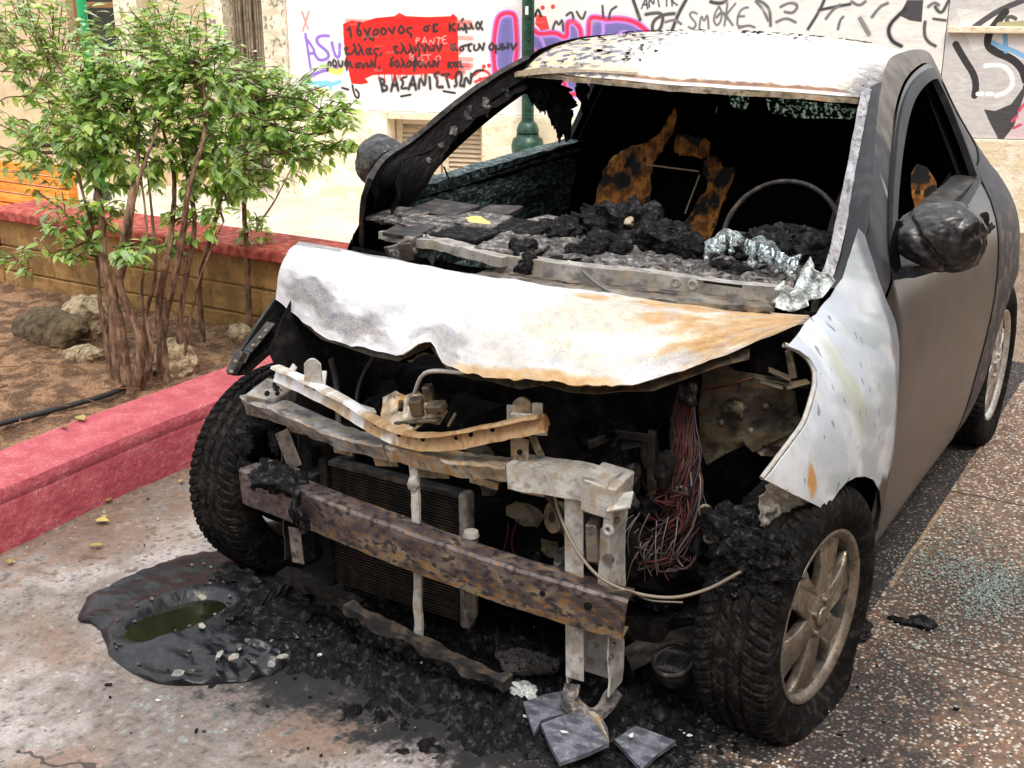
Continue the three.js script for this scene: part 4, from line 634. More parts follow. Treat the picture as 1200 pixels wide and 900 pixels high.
// ---- outlines in (z, y), shared by both sides
const arc = (cz, cy, r, a0, a1, n = 16) => Array.from({ length: n + 1 }, (_, i) => { const a = lerp(a0, a1, i / n); return [cz + r * Math.cos(a), cy + r * Math.sin(a)]; });
const doorFront = smooth([[0.635, 0.205], [0.6, 0.4], [0.585, 0.62], [0.6, 0.76], [0.61, 0.845]]);
const doorTop = smooth([[0.53, 0.9], [0.47, 0.955], [0.34, 1.06], [0.18, 1.158], [0.02, 1.238], [-0.14, 1.29], [-0.32, 1.322], [-0.48, 1.332], [-0.6, 1.325]]);
const doorRear = smooth([[-0.625, 1.28], [-0.645, 1.0], [-0.63, 0.82], [-0.55, 0.58], [-0.44, 0.38], [-0.385, 0.205]]);
const doorLoop = [...doorFront, ...doorTop, ...doorRear];
const win = [...smooth([[0.42, 0.955], [0.305, 1.043], [0.155, 1.13], [0, 1.2], [-0.15, 1.25], [-0.3, 1.279], [-0.44, 1.291], [-0.56, 1.287]]), ...smooth([[-0.585, 1.24], [-0.602, 1.1], [-0.598, 0.995]]), [-0.1, 0.95], [0.4, 0.925]];
const grow = (l, k) => l.map(([z, y]) => { const dz = z - 0.05, dy = y - 0.75, L = Math.hypot(dz, dy); return [z + dz / L * k, y + dy / L * k]; });
const qwin = [...smooth([[-0.69, 1.275], [-0.8, 1.255], [-0.93, 1.19]]), ...smooth([[-1.0, 1.09], [-0.97, 1.05], [-0.85, 1.02], [-0.71, 1.005]])];
const leadR = traced(sideR, [0.66, 0.9], [[382, 272], [430, 210], [480, 165], [530, 122], [580, 88], [614, 70]]);
const frameLoopOf = (lead) => [...smooth(lead), ...smooth([[-0.08, 1.345], [-0.2, 1.366], [-0.45, 1.374], [-0.75, 1.358], [-1.0, 1.318], [-1.16, 1.26]]), ...smooth([[-1.28, 1.1], [-1.38, 0.92], [-1.43, 0.7], [-1.43, 0.45], [-1.38, 0.25]]), ...arc(-1.0, 0.27, 0.335, Math.PI + 0.12, 0.16, 22), [-0.6, 0.19], [-0.3, 0.15], [0.3, 0.15], [0.62, 0.16], [0.66, 0.19]];
const leadL = [[0.66, 0.86], [0.655, 0.905], [0.53, 1.03], [0.34, 1.16], [0.14, 1.27], [0.02, 1.318]];
const sideUV = (z, y) => [(z + 1.45) / 2.2, (y - 0.2) / 1.22];
for (const [sd, map, flip, who] of [[1, sideL, true, 'left'], [-1, sideR, false, 'right']]) {
  const m = sd > 0 ? pillarMat : M.soot, frameLoop = frameLoopOf(sd > 0 ? leadL : [[0.66, 0.84], ...leadR]);
  const hole = grow(doorLoop, 0.005);
  const fmap = (z, y) => { const p = map(z, y); p.x -= sd * 0.005; return p; };
  const fr = mesh('side_frame', panel(frameLoop, fmap, { holes: [hole, qwin], edge: 0.05, flip, uv: sideUV }), m, car);
  // inner shell of the frame: pillars have depth
  const inner = (z, y) => { const p = map(z, y); p.x -= sd * 0.075; return p; };
  mesh('inner_pillar', panel(grow(frameLoop, -0.03).filter(([z, y]) => y > 0.85), inner, { holes: [grow(win, 0.012)], edge: 0.07, flip, t: 0.002 }), M.soot, fr);
  mesh('slit_cover', panel([[-0.585, 0.9], [-0.59, 1.3], [-0.78, 1.3], [-0.78, 0.9]], (z, y) => { const p = map(z, y); p.x -= sd * 0.05; return p; }, { edge: 0.1, flip, t: 0.004 }), M.black, fr);  // black sheet added to cover a bright slit behind the door pillar
  const qg = mesh('quarter_glass', panel(qwin.map(([z, y]) => [z, y]), (z, y) => { const p = map(z, y); p.x -= sd * 0.012; return p; }, { edge: 0.1, flip, t: 0.004 }), mat({ map: M.darkmetal.map, roughness: 0.5 }), fr);
  const dr = group('door', car);
  tag(dr, sd > 0 ? 'driver door, dull grey-brown paint, window burnt out' : 'passenger door with charred teal-grey lining');
  mesh('skin', panel(doorLoop.map(([z, y]) => [z, y]), map, { holes: [win], edge: 0.05, flip }), sd > 0 ? doorPaint : M.soot, dr);
  // black tubes standing in for the shade inside the shut-line gaps
  for (const l of [doorFront, doorRear]) mesh('shut_line_dark', tube(l.filter((_, i) => i % 4 === 0).map(([z, y]) => { const k = map(z + (l === doorFront ? 0.004 : -0.004), y); k.x -= sd * 0.0015; return k; }), 0.0042, 40, 6), M.black, dr);
  // window frame, raised
  const wf = (z, y) => { const p = map(z, y); p.x += sd * 0.006; return p; };
  const wo = [...smooth([[0.49, 0.925], [0.445, 0.97], [0.33, 1.062], [0.175, 1.155], [0.018, 1.23], [-0.14, 1.28], [-0.32, 1.312], [-0.48, 1.322], [-0.59, 1.316]]), ...smooth([[-0.615, 1.27], [-0.635, 1.1], [-0.632, 0.975]]), [-0.1, 0.925], [0.4, 0.895]];
  mesh('window_frame', panel(wo, wf, { holes: [win.map(([z, y]) => [z, y])], edge: 0.06, flip, t: 0.02 }), frameGrey, dr);
  // inner door lining with belt line rail
  const lin = gridMap([0.925, 0.85, 0.7, 0.5, 0.25].map((y, i) => [0.5, 0.2, -0.15, -0.6].map((z) => { const p = map(z, y); p.x -= sd * [0.075, 0.115, 0.1, 0.12, 0.06][i]; p.y += 0.03 * (0.5 - z) * (i < 2 ? 1 : 0); return p; })));
  mesh('door_lining', panel(unit, (u, v) => { const p = lin(u, v); p.x += sd * 0.012 * fbm(u * 9, v * 6, 3, 4); return p; }, { edge: 0.06, flip: !flip, t: 0.01, uv: (u, v) => [u, v * 0.8] }), sd > 0 ? M.soot : M.teal, dr);
  const rail = [0.42, 0.2, -0.15, -0.6].map((z) => { const p = map(z, 0.945 + 0.03 * (0.4 - z)); p.x -= sd * 0.035; return p; });
  mesh('belt_rail', sweep(rail, rect(0.075, 0.035), { n: 24, wob: 0.004 }), sd > 0 ? M.darkmetal : M.teal, dr);
}
{ // ---- door handle recess and mirror (driver side), mirror stub on the other side
  const h = group('door_handle', car);
  const c = sideL(-0.5, 0.868);
  mesh('recess', lump(c.clone().add(V(-0.006, 0, 0)), V(0.012, 0.034, 0.062), 0.05, 3, 3), M.black, h);
  mesh('melted_grip', lump(c.clone().add(V(0.008, -0.02, -0.01)), V(0.01, 0.012, 0.055), 0.5, 30, 3), M.char, h);
  for (const s of [1, -1]) {
    const g = group('wing_mirror', car);
    const b = s > 0 ? sideL(0.43, 0.93) : sideR(0.43, 0.93), q = rng(3);
    const cz = s > 0 ? Z(1103, 277, 0.47) : Z(452, 190, 0.42);
    const arm = [b.clone().add(V(-0.01 * s, -0.02, 0.02)), b.clone().add(V(0.03 * s, -0.015, 0.02)), cz.clone().add(V(-0.03 * s, -0.085, -0.01))];
    mesh('arm', sweep(arm, [[-0.055, -0.012], [0.05, -0.014], [0.055, 0.004], [-0.05, 0.016]], { n: 14 }), frameGrey, g);
    let sh = new THREE.IcosahedronGeometry(1, 28); sh.deleteAttribute('normal'); sh.deleteAttribute('uv'); sh = mergeVertices(sh, 1e-5); const p = sh.attributes.position;
    for (let i = 0; i < p.count; i++) {
      let x = p.getX(i), y = p.getY(i), z = p.getZ(i);
      const fold = 0.1 * fbm(x * 1.3, y * 1.1, z * 1.3 + 4, 2) + 0.02 * fbm(x * 4, y * 4, z * 4, 2), crease = -0.24 * Math.exp(-Math.pow((x * 0.8 + 0.28 + 0.55 * y) / 0.1, 2)) * sm(0.9, -0.2, y);
      const k = 1 + fold + (z > 0 ? crease : 0), sq = 1 - 0.1 * Math.pow(x, 4);
      p.setXYZ(i, s * x * 0.112 * k * sq * (1 - 0.1 * y), y * 0.082 * k * (1 + 0.14 * x), z * (z > 0 ? 0.075 : 0.02) * k);
    }
    sh.computeVertexNormals(); sh.rotateY(s * 0.12); sh.rotateZ(s * -0.06); sh.translate(cz.x, cz.y, cz.z);
    mesh('melted_housing', uvBox(sh), mat({ map: M.char.map, roughness: 0.3, bumpMap: grainT, bumpScale: 0.0015 }), g);
    if (s > 0) mesh('drip', merge([tube([cz.clone().add(V(-0.09, 0.03, 0.03)), cz.clone().add(V(-0.098, -0.03, 0.03)), cz.clone().add(V(-0.085, -0.1, 0.02))], 0.011, 16, 7)]), M.char, g);
  }
}
{ // ---- roof: bleached white sheet, rust line along the header
  const front = []; for (let i = 0; i <= 20; i++) { const x = lerp(-0.555, 0.555, i / 20); front.push([x, 0.085 - 0.07 * Math.pow(Math.abs(x) / 0.55, 2) + (x < -0.1 ? 0.006 * noise(x * 30, 1, 1) : 0)]); }
  const edgeR = smooth([[0.555, 0.0], [0.538, -0.3], [0.5, -0.7], [0.44, -1.05], [0.4, -1.16]]), edgeL = smooth([[-0.4, -1.16], [-0.44, -1.05], [-0.5, -0.7], [-0.538, -0.3], [-0.555, 0]]);
  const t = tex(640, 640, (u, v) => {                // u across, v rear to front
    const x = lerp(-0.57, 0.57, u), z = lerp(-1.2, 0.1, v), a = fbm(x * 5, z * 8, 2, 5), b = fbm(x * 18, z * 30, 6, 4), c = noise(x * 90, z * 90, 3);
    let k = mix3([0.78, 0.78, 0.8], [0.87, 0.86, 0.85], sm(-0.3, 0.3, a));
    k = mix3(k, [0.76, 0.77, 0.64], sm(0.05, 0.35, b) * 0.5);
    const flaky = (1 - sm(-0.42, -0.05, x + 0.1 * a)); k = mix3(k, [0.62, 0.58, 0.55], flaky * 0.8); k = mix3(k, [0.22, 0.22, 0.27], sm(0.1, 0.2, b + 0.12 * c) * flaky * 0.9); k = mix3(k, [0.85, 0.72, 0.5], sm(0.1, 0.25, -b) * flaky * 0.7);
    const zf = 0.085 - 0.07 * Math.pow(Math.abs(x) / 0.55, 2), hd = zf - z;
    k = mix3(k, mix3([0.36, 0.22, 0.15], [0.52, 0.36, 0.2], 0.5 + b), (sm(0.008, 0.016, hd) * (1 - sm(0.022, 0.034, hd + 0.012 * b))) * sm(-0.3, -0.1, x) * 0.9);
    k = mix3(k, [0.86, 0.74, 0.5], (sm(0.028, 0.04, hd) * (1 - sm(0.045, 0.075, hd + 0.03 * b))) * 0.45);
    const corner = sm(0.44, 0.5, x + 0.05 * b) * sm(-0.35, -0.05, z); k = mix3(k, mix3([0.3, 0.3, 0.32], [0.55, 0.53, 0.5], 0.5 + 2 * c * b + b), corner * 0.9);
    return k;
  }, true, THREE.ClampToEdgeWrapping);
  const r = mesh('roof', panel([...front, ...edgeR, ...edgeL], roofM, { edge: 0.04, t: 0.003, flip: true, uv: (x, z) => [(x + 0.57) / 1.14, (z + 1.2) / 1.3] }), mat({ map: t, roughness: 0.45, metalness: 0.1, bumpMap: grainT, bumpScale: 0.0008 }), car);
  tag(r, 'fire-bleached white roof with soot flakes');
  // header: turned-down flange under the front edge
  const hp = front.filter((_, i) => i % 2 === 0).map(([x, z]) => roofM(x, z).add(V(0, -0.011, -0.006)));
  mesh('header', sweep(hp, rect(0.016, 0.015), { n: 60, wob: 0.002 }), M.tan, r);
  mesh('roof_lining', panel([...front.map(([x, z]) => [x * 0.97, z - 0.03]), ...edgeR.map(([x, z]) => [x * 0.97, z]), ...edgeL.map(([x, z]) => [x * 0.97, z])], (x, z) => roofM(x, z).add(V(0, -0.035 - 0.01 * Math.abs(noise(x * 9, z * 9, 2)), 0)), { edge: 0.06, t: 0.003, flip: true }), M.black, r);
  // side gutters
  for (const e of [edgeL]) mesh('gutter', tube(e.filter((_, i) => i % 4 === 0).map(([x, z]) => roofM(x, z).add(V(0, 0.002, 0))), 0.005, 40, 6), M.soot, r);
  // curled paint flakes along the crest
  const q = rng(19), fl = []; for (let i = 0; i < 70; i++) { const x = lerp(-0.45, 0.35, q()), z = lerp(-0.75, -0.3, q()); fl.push(flake(roofM(x, z).add(V(0, 0.004, 0)), 0.006 + 0.016 * q() * q(), i + 300, 0.002)); }
  for (let i = 0; i < 60; i++) { const x = lerp(-0.5, -0.12, q()), z = lerp(-0.3, 0.02, q()); fl.push(flake(roofM(x, z).add(V(0, 0.003, 0)), 0.004 + 0.012 * q() * q(), i + 400, 0.0015)); }
  tag(mesh('paint_flakes', merge(fl), M.char, r), null, null, null, 'stuff');
  // torn lining hanging from the roof on the passenger side
  const rag = (pts, w, nm) => { const c = new THREE.CatmullRomCurve3(pts); return panel([[0, 0], [1, 0], [1, 1], [0, 1]], (u, v) => { const p = c.getPoint(clamp(v, 0, 1)), k = w * (1 - 0.75 * v * v) * (1 + 0.5 * noise(v * 7, nm, 1)); p.x += (u - 0.5) * k * 1.0; p.z -= (u - 0.5) * k * 0.5; p.y += 0.015 * noise(u * 5, v * 5, nm) - 0.04 * Math.max(0, noise(u * 9, nm, 3)) * v; return p; }, { edge: 0.06, t: 0.008 }); };
  const top = (x, z) => roofM(x, z).add(V(0, -0.03, 0));
  mesh('hanging_lining', uvBox(rag([top(-0.54, -0.06), Z(645, 104, -0.08), Z(654, 128, -0.08), Z(661, 158, -0.08)], 0.12, 1)), M.soot, r);
  mesh('hanging_lining', uvBox(rag([top(-0.55, -0.01), Z(622, 98, -0.02), Z(636, 120, -0.02)], 0.1, 4)), M.soot, r);
  mesh('hanging_lining', uvBox(rag([top(-0.5, -0.3), Z(682, 98, -0.32), Z(685, 120, -0.32)], 0.05, 7)), M.soot, r);
  mesh('curled_header_strip', panel(unit, gridMap([[Z(606, 84, 0.03), Z(640, 79, 0.04), Z(690, 82, 0.05), Z(748, 85, 0.06)], [Z(592, 92, 0.035), Z(638, 87, 0.05), Z(690, 85, 0.058), Z(742, 88, 0.066)]]), { edge: 0.1, t: 0.002 }), M.tan, r);
}
{ // ---- windscreen pillars: bare flange strips, dark ragged leftovers on the passenger side
  const I = [[968, 338, 0.665], [981, 296, 0.655], [993, 240, 0.635], [1003, 190, 0.612], [1012, 140, 0.584], [1018, 106, 0.56]].map((a) => X(...a));
  const O = leadL.slice(1).map(([z, y]) => sideL(z, y).add(V(-0.008, -0.002, -0.004))), cI = new THREE.CatmullRomCurve3(I), cO = new THREE.CatmullRomCurve3(O);
  const wp = group('windscreen_frame', car);
  mesh('pillar_face', uvBox(panel(unit, (u, v) => { const a = cI.getPoint(clamp(u)), b = cO.getPoint(clamp(u)), p = a.clone().lerp(b, v); return p.addScaledVector(V(0.45, 0.4, 0.8).normalize(), 0.014 * Math.sin(Math.PI * clamp(v)) * sm(0.2, 0.6, u) - 0.01 * (1 - sm(0.1, 0.4, u))); }, { edge: 0.03, t: 0.004 })), frameGrey, wp);
  mesh('pillar_flange', sweep(I.map((p) => p.clone().add(V(-0.004, 0.004, 0.008))), [[-0.014, -0.004], [0.012, -0.005], [0.014, 0.003], [-0.012, 0.005]], { up: V(0.5, 0.5, 0.7), n: 50, wob: 0.0012 }), M.ashPale, wp);
  const Rr = leadR.map(([z, y]) => sideR(z, y)), cR = new THREE.CatmullRomCurve3(Rr), In = [[452, 262, -0.6], [488, 232, -0.6], [520, 184, -0.58], [550, 148, -0.56], [590, 121, -0.54], [640, 92, -0.52]].map((a) => X(...a)), cN = new THREE.CatmullRomCurve3(In);
  mesh('pillar_flange', sweep(Rr.map((p) => p.clone().add(V(0.012, 0.004, 0.004))), [[-0.014, -0.006], [0.012, -0.008], [0.016, 0.004], [-0.012, 0.008]], { up: V(-0.5, 0.5, 0.7), n: 50, wob: 0.0012 }), M.darkmetal, wp);
  mesh('pillar_return', panel(unit, (u, v) => { const a = cR.getPoint(clamp(u)), b = cN.getPoint(clamp(u)), p = a.lerp(b, v * (1 + 0.12 * fbm(u * 26, 2, 3, 4) * v)); p.z -= 0.018 * Math.sin(Math.PI * clamp(v)) + 0.004 * noise(u * 14, v * 3, 5); return p; }, { edge: 0.03, t: 0.003 }), M.soot, wp);
  const q = rng(29); for (let i = 0; i < 9; i++) { const c = cN.getPoint(0.04 + 0.1 * i); mesh('torn_scrap', lump(c.add(V(-0.02, 0.01, 0.01)), V(0.006 + 0.007 * q(), 0.016 + 0.012 * q(), 0.008), 0.7, 45, 4, i, 0.6), i % 2 ? M.ashy : M.darkmetal, wp); }
  mesh('loose_wire', tube([Z(520, 195, 0.45), Z(530, 218, 0.45), Z(543, 238, 0.48)], 0.0028, 14, 5), M.soot, wp);
}
{ // ---- tail: back panel and tailgate with sooty crazed glass
  const tail = (x, y) => V(x, y, interp([[0.2, -1.42], [0.7, -1.43], [0.95, -1.37], [1.15, -1.27], [1.32, -1.13]], y) + 0.12 * Math.pow(Math.abs(x) / 0.6, 3));
  const g = group('tailgate', car), loop = [[-0.62, 0.25], [0.62, 0.25], [0.64, 0.7], [0.57, 0.95], [0.48, 1.2], [0.41, 1.3], [-0.41, 1.3], [-0.48, 1.2], [-0.57, 0.95], [-0.64, 0.7]], gl = [[-0.43, 1.03], [0.43, 1.03], [0.36, 1.25], [-0.36, 1.25]];
  mesh('panel', panel(loop, tail, { holes: [gl], edge: 0.08, flip: false, t: 0.01 }), M.soot, g);
  // what is left of the window: soot on most of it, clear patches let daylight in
  const clear = [[[-0.36, 1.165], [-0.36, 1.09], [-0.31, 1.07], [-0.28, 1.11], [-0.29, 1.165]], [[-0.22, 1.165], [-0.21, 1.07], [-0.1, 1.05], [0.03, 1.06], [0.12, 1.06], [0.16, 1.13], [0.15, 1.18], [0, 1.175]]];
  mesh('sooty_glass', panel(gl, tail, { holes: clear, edge: 0.06, t: 0.004 }), M.black, g);
  const cz = tex(256, 256, (u, v) => { const a = fbm(u * 24, v * 24, 2, 4), b = noise(u * 50, v * 50, 5); return mix3([0.2, 0.24, 0.2], [0.85, 0.92, 0.88], sm(-0.1, 0.25, a + 0.3 * b)); });
  for (const c0 of clear) { const m = c0.reduce((a, p) => [a[0] + p[0] / c0.length, a[1] + p[1] / c0.length], [0, 0]), c = c0.map(([a, b]) => [m[0] + (a - m[0]) * 1.12, m[1] + (b - m[1]) * 1.25]); mesh('crazed_glass', panel(c, (x, y) => tail(x, y).add(V(0, 0, -0.006)), { edge: 0.06, t: 0.003 }), new THREE.MeshPhysicalMaterial({ map: scaled(cz, 2), roughness: 0.5, transmission: 0.55, thickness: 0, side: THREE.DoubleSide }), g); }
}
{ // ---- floor, bulkheads, sills inside
  const g = group('floor_pan', car);
  mesh('floor', uvBox(box(1.5, 0.02, 2.3, V(0, 0.24, -0.3))), M.soot, g);
  mesh('tunnel', uvBox(box(0.22, 0.16, 1.6, V(0, 0.33, -0.1), [0, 0, 0], 0.04)), M.soot, g);
  mesh('firewall', panel([[-0.72, 0.24], [0.72, 0.24], [0.74, 0.6], [0.68, 0.86], [-0.68, 0.86], [-0.74, 0.6]], (x, y) => V(x, y, 0.8 - 0.08 * Math.abs(x) + 0.02 * noise(x * 5, y * 5, 2)), { edge: 0.08, t: 0.004 }), M.soot, g);
  mesh('rear_bulkhead', uvBox(box(1.3, 0.6, 0.03, V(0, 0.55, -1.02), [0.2, 0, 0])), M.black, g);
  for (const s of [-1, 1]) mesh('wheel_house', uvBox(box(0.26, 0.42, 0.62, V(s * 0.62, 0.44, -1.0), [0, 0, 0], 0.08)), M.black, g);
}
{ // ---- seats: rusted side plates and wire frames
  const plate = (pts, z, m, wav = 0.012, t = 0.006) => { const mp = (x, y) => V(x, y, z + 0.28 * (y - 0.75) * -1 + wav * fbm(x * 7, y * 7, z, 3)); return panel(pts, mp, { edge: 0.04, t }); };
  for (const s of [-1, 1]) {
    const g = group('seat_frame', car), c = s > 0 ? 0.345 : -0.25;
    const zb = -0.36, mk = (l) => l.map(([x, y]) => [c + x, y]);
    const oL = [[-0.27, 0.45], [-0.12, 0.45], [-0.11, 0.7], [-0.12, 0.86], [-0.09, 0.97], [-0.06, 1.1], [-0.085, 1.12], [-0.12, 1.0], [-0.16, 0.965], [-0.22, 0.94], [-0.26, 0.85], [-0.29, 0.65]];
    const oR = [[0.1, 0.45], [0.2, 0.45], [0.24, 0.7], [0.24, 0.83], [0.2, 0.9], [0.16, 0.9], [0.13, 0.84], [0.16, 0.76], [0.13, 0.64]];
    const traced2 = (l, z) => l.map(([a, b]) => { const p = Z(a, b, z); return [p.x, p.y]; });
    if (s < 0) for (const l of [[[692, 250], [696, 218], [705, 192], [720, 179], [742, 171], [754, 164], [764, 152], [771, 134], [775, 131], [774, 158], [767, 174], [759, 190], [755, 215], [757, 250]], [[790, 282], [803, 257], [817, 232], [823, 216], [815, 206], [817, 191], [827, 185], [839, 198], [852, 201], [850, 218], [841, 246], [829, 292], [816, 300]], [[778, 160], [800, 163], [819, 170], [818, 187], [796, 186], [780, 182]]]) mesh('side_plate', plate(traced2(smooth([...l, l[0]], 5).map(([a, b2]) => [a + 2.2 * noise(a * 0.3, b2 * 0.3, 1), b2 + 2.2 * noise(a * 0.3, b2 * 0.3, 5)]), -0.36), -0.36, M.rust), M.rust, g);
    else for (const l of [[[1066, 196], [1078, 200], [1090, 218], [1092, 240], [1086, 262], [1070, 258], [1062, 230], [1060, 208]], [[1054, 262], [1068, 258], [1064, 285], [1058, 310], [1052, 300]]]) mesh('side_plate', plate(l.map(([a, b]) => { const p = Z(a, b, -0.24); return [p.x, p.y]; }), -0.24, M.rust), M.rust, g);
    const w = (a, b, r = 0.0035) => rod(V(c + a[0], a[1], zb - 0.28 * (a[1] - 0.75) + 0.01), V(c + b[0], b[1], zb - 0.28 * (b[1] - 0.75) + 0.01), r, r, 6);
    if (s < 0) mesh('spring_wire', merge([rod(Z(757, 193, -0.35), Z(819, 201, -0.35), 0.003), rod(Z(820, 205, -0.35), Z(803, 250, -0.35), 0.003)]), M.tan, g);
    mesh('seat_base', lump(V(c, 0.42, 0.0), V(0.25, 0.09, 0.27), 0.35, 8, 4, s * 5), M.soot, g);
    mesh('rail', merge([rod(V(c - 0.2, 0.3, 0.3), V(c - 0.2, 0.3, -0.35), 0.012), rod(V(c + 0.2, 0.3, 0.3), V(c + 0.2, 0.3, -0.35), 0.012)]), M.darkmetal, g);
    if (s > 0) mesh('back_tube', tube([V(c + 0.02, 0.5, -0.2), V(c + 0.03, 0.8, -0.28), V(c + 0.07, 0.98, -0.33), V(c + 0.16, 1.02, -0.34)], 0.012, 30, 8), M.olive, g);
  }
}
{ // ---- steering wheel: bare rim on its column
  const g = group('steering_wheel', car), c = V(0.35, 0.875, 0.1), tor = new THREE.TorusGeometry(0.172, 0.0075, 10, 80);
  const q = new THREE.Quaternion().setFromEuler(new THREE.Euler(-0.42, 0, 0)), mm = new THREE.Matrix4().compose(c, q, V(1, 1, 1));
  mesh('rim', uvBox(tor.applyMatrix4(mm)), M.darkmetal, g);
  const sp = (a) => rod(V(0.045 * Math.cos(a), 0.045 * Math.sin(a), 0.01).applyMatrix4(mm), V(0.168 * Math.cos(a), 0.168 * Math.sin(a), 0).applyMatrix4(mm), 0.008, 0.006, 8);
  mesh('spoke', merge([sp(0.05), sp(3.1), sp(-1.4), sp(-1.75)]), M.darkmetal, g);
  mesh('hub', lump(c.clone().add(V(0, -0.01, 0.02)), V(0.055, 0.045, 0.04), 0.4, 14, 3), M.char, g);
  mesh('column', rod(c.clone(), c.clone().add(V(0, -0.22, 0.5)), 0.025), M.soot, g);
}
{ // ---- cowl and dashboard wreckage
  const g = group('cowl', car);
  const path = [[588, 305, 0.93], [680, 318, 0.93], [760, 326, 0.9], [850, 338, 0.83], [925, 345, 0.74]].map((a) => Z(...a));
  mesh('cowl_beam', sweep(path, [[-0.03, -0.02], [0.028, -0.024], [0.034, 0.004], [0.024, 0.016], [-0.03, 0.02]], { n: 60, wob: 0.0012 }), M.cowl, g);
  const p2 = [[452, 274, 0.86], [520, 287, 0.92], [595, 306, 0.96]].map((a) => Z(...a));
  mesh('cowl_beam', sweep(p2, rect(0.05, 0.022), { n: 30, wob: 0.003 }), M.cowl, g);
  // lower ledge with two bolt tabs
  const lo = [[560, 322, 0.99], [680, 338, 0.985], [800, 350, 0.93], [900, 358, 0.82]].map((a) => Z(...a));
  mesh('lower_ledge', sweep(lo, rect(0.09, 0.012), { n: 50, wob: 0.003 }), M.steel, g);
  const lp2 = [[600, 316, 0.965], [700, 330, 0.96], [810, 342, 0.905], [905, 351, 0.79]].map((a) => Z(...a).add(V(0, -0.035, 0)));
  mesh('lower_ledge', sweep(lp2, rect(0.03, 0.06), { n: 50, wob: 0.003 }), M.steel, g);
  for (const [a, b] of [[792, 331], [812, 334]]) { const c = Z(a, b, 0.93); const t = mesh('bolt_tab', new THREE.TorusGeometry(0.009, 0.005, 8, 18).translate(c.x, c.y, c.z), M.cowl, g); }
  mesh('cowl_slot', bar(Z(824, 330, 0.905), Z(870, 336, 0.865), 0.004, 0.006), M.hole, g);
  mesh('bracket', uvBox(merge([bar(Z(456, 300, 1.0), Z(497, 283, 0.9), 0.006, 0.045), bar(Z(497, 283, 0.9), Z(510, 303, 0.93), 0.006, 0.05)])), M.ashy, g);
  mesh('bracket', uvBox(box(0.07, 0.05, 0.008, Z(468, 297, 0.97), [0.2, 0.5, 0.1])), M.darkmetal, g);
  mesh('wiper_rod', tube([Z(683, 318, 0.97), Z(700, 333, 0.99), Z(722, 346, 1.0), Z(748, 354, 1.0)], 0.0045, 20, 6), M.wireGrey, g);
  const d = group('dashboard', car);
  // base sheet of the dash, rough
  const base = gridMap([[Z(442, 262, 0.84), Z(560, 290, 0.86), Z(700, 315, 0.86), Z(820, 332, 0.78), Z(930, 340, 0.68)], [Z(470, 255, 0.66), Z(580, 270, 0.64), Z(700, 285, 0.6), Z(820, 305, 0.56), Z(940, 318, 0.52)], [Z(500, 240, 0.45), Z(600, 252, 0.4), Z(700, 265, 0.36), Z(820, 290, 0.36), Z(950, 300, 0.36)].map((p) => p.add(V(0, -0.04, 0)))]);
  mesh('dash_sheet', panel(unit, (u, v) => { const p = base(u, v); p.y += 0.022 * fbm(u * 12, v * 6, 2, 4) + 0.01 * Math.abs(noise(u * 40, v * 20, 3)); return p; }, { edge: 0.018, t: 0.01, flip: true, uv: (u, v) => [u * 1.3, v * 0.5] }), M.ashy, d);
  // flat charred slabs by the passenger side
  const slabs = [[470, 252, 60, 0.02, 0.72], [520, 245, 70, -0.1, 0.62], [560, 258, 64, 0.15, 0.66], [610, 268, 60, 0.0, 0.66], [500, 262, 50, 0.3, 0.76], [585, 247, 46, 0.2, 0.52], [640, 262, 50, -0.2, 0.56], [545, 275, 60, 0.05, 0.82], [600, 290, 66, 0.02, 0.88], [480, 272, 44, 0.1, 0.86]];
  const q = rng(41);
  slabs.forEach(([px, py, w, r, z], i) => { const p = base((px - 450) / 480, clamp((0.86 - z) / 0.45)); const c = Z(px, py, z); const L = w / 430; const s = mesh('charred_slab', uvBox(box(L, 0.012, 0.11 + 0.04 * q(), c.setY(Math.max(c.y, p.y + 0.004)), [0.14 * (q() - 0.2), r, 0.12 * (q() - 0.5)], 0.004)), [M.ashy, M.darkmetal, M.ashy, M.char][i % 4], d); });
  mesh('melted_trim', lump(Z(555, 262, 0.68), V(0.06, 0.012, 0.04), 0.6, 20, 3), mat({ color: 0xb9b069, roughness: 0.8, bumpMap: crustT, bumpScale: 0.004 }), d);
  // lumps of burnt foam and plastic
  const lumps = [[700, 268, 0.5, 0.075, 0.05], [735, 272, 0.55, 0.09, 0.062], [770, 285, 0.58, 0.075, 0.05], [800, 296, 0.6, 0.055, 0.04], [660, 275, 0.6, 0.06, 0.035], [715, 290, 0.68, 0.06, 0.03], [612, 300, 0.9, 0.04, 0.035], [620, 312, 0.95, 0.03, 0.03], [905, 290, 0.4, 0.07, 0.03], [950, 298, 0.45, 0.06, 0.035], [880, 300, 0.5, 0.06, 0.03], [690, 297, 0.76, 0.05, 0.025], [850, 318, 0.66, 0.05, 0.02], [960, 285, 0.3, 0.07, 0.03], [920, 278, 0.3, 0.07, 0.03]];
  lumps.forEach(([px, py, z, r, h], i) => mesh('charred_lump', lump(Z(px, py, z), V(r, h, r * 0.8), 0.6, 16, 5, i * 3.1, 0.9), M.char, d));
  mesh('pale_debris', lump(Z(775, 318, 0.78), V(0.07, 0.016, 0.03), 0.6, 20, 4, 3), M.ashy, d); mesh('pale_debris', lump(Z(735, 261, 0.6), V(0.018, 0.012, 0.015), 0.6, 30, 3, 3), M.tan, d);
  // dripping silvery alloy of the instrument panel
  const al = mat({ map: scaled(steelTex(91, [0.66, 0.72, 0.73], [0.9, 0.93, 0.93], [0.5, 0.56, 0.58], [0.16, 0.19, 0.2]), 6), roughness: 0.28, metalness: 0.55, bumpMap: crustT, bumpScale: 0.004 });
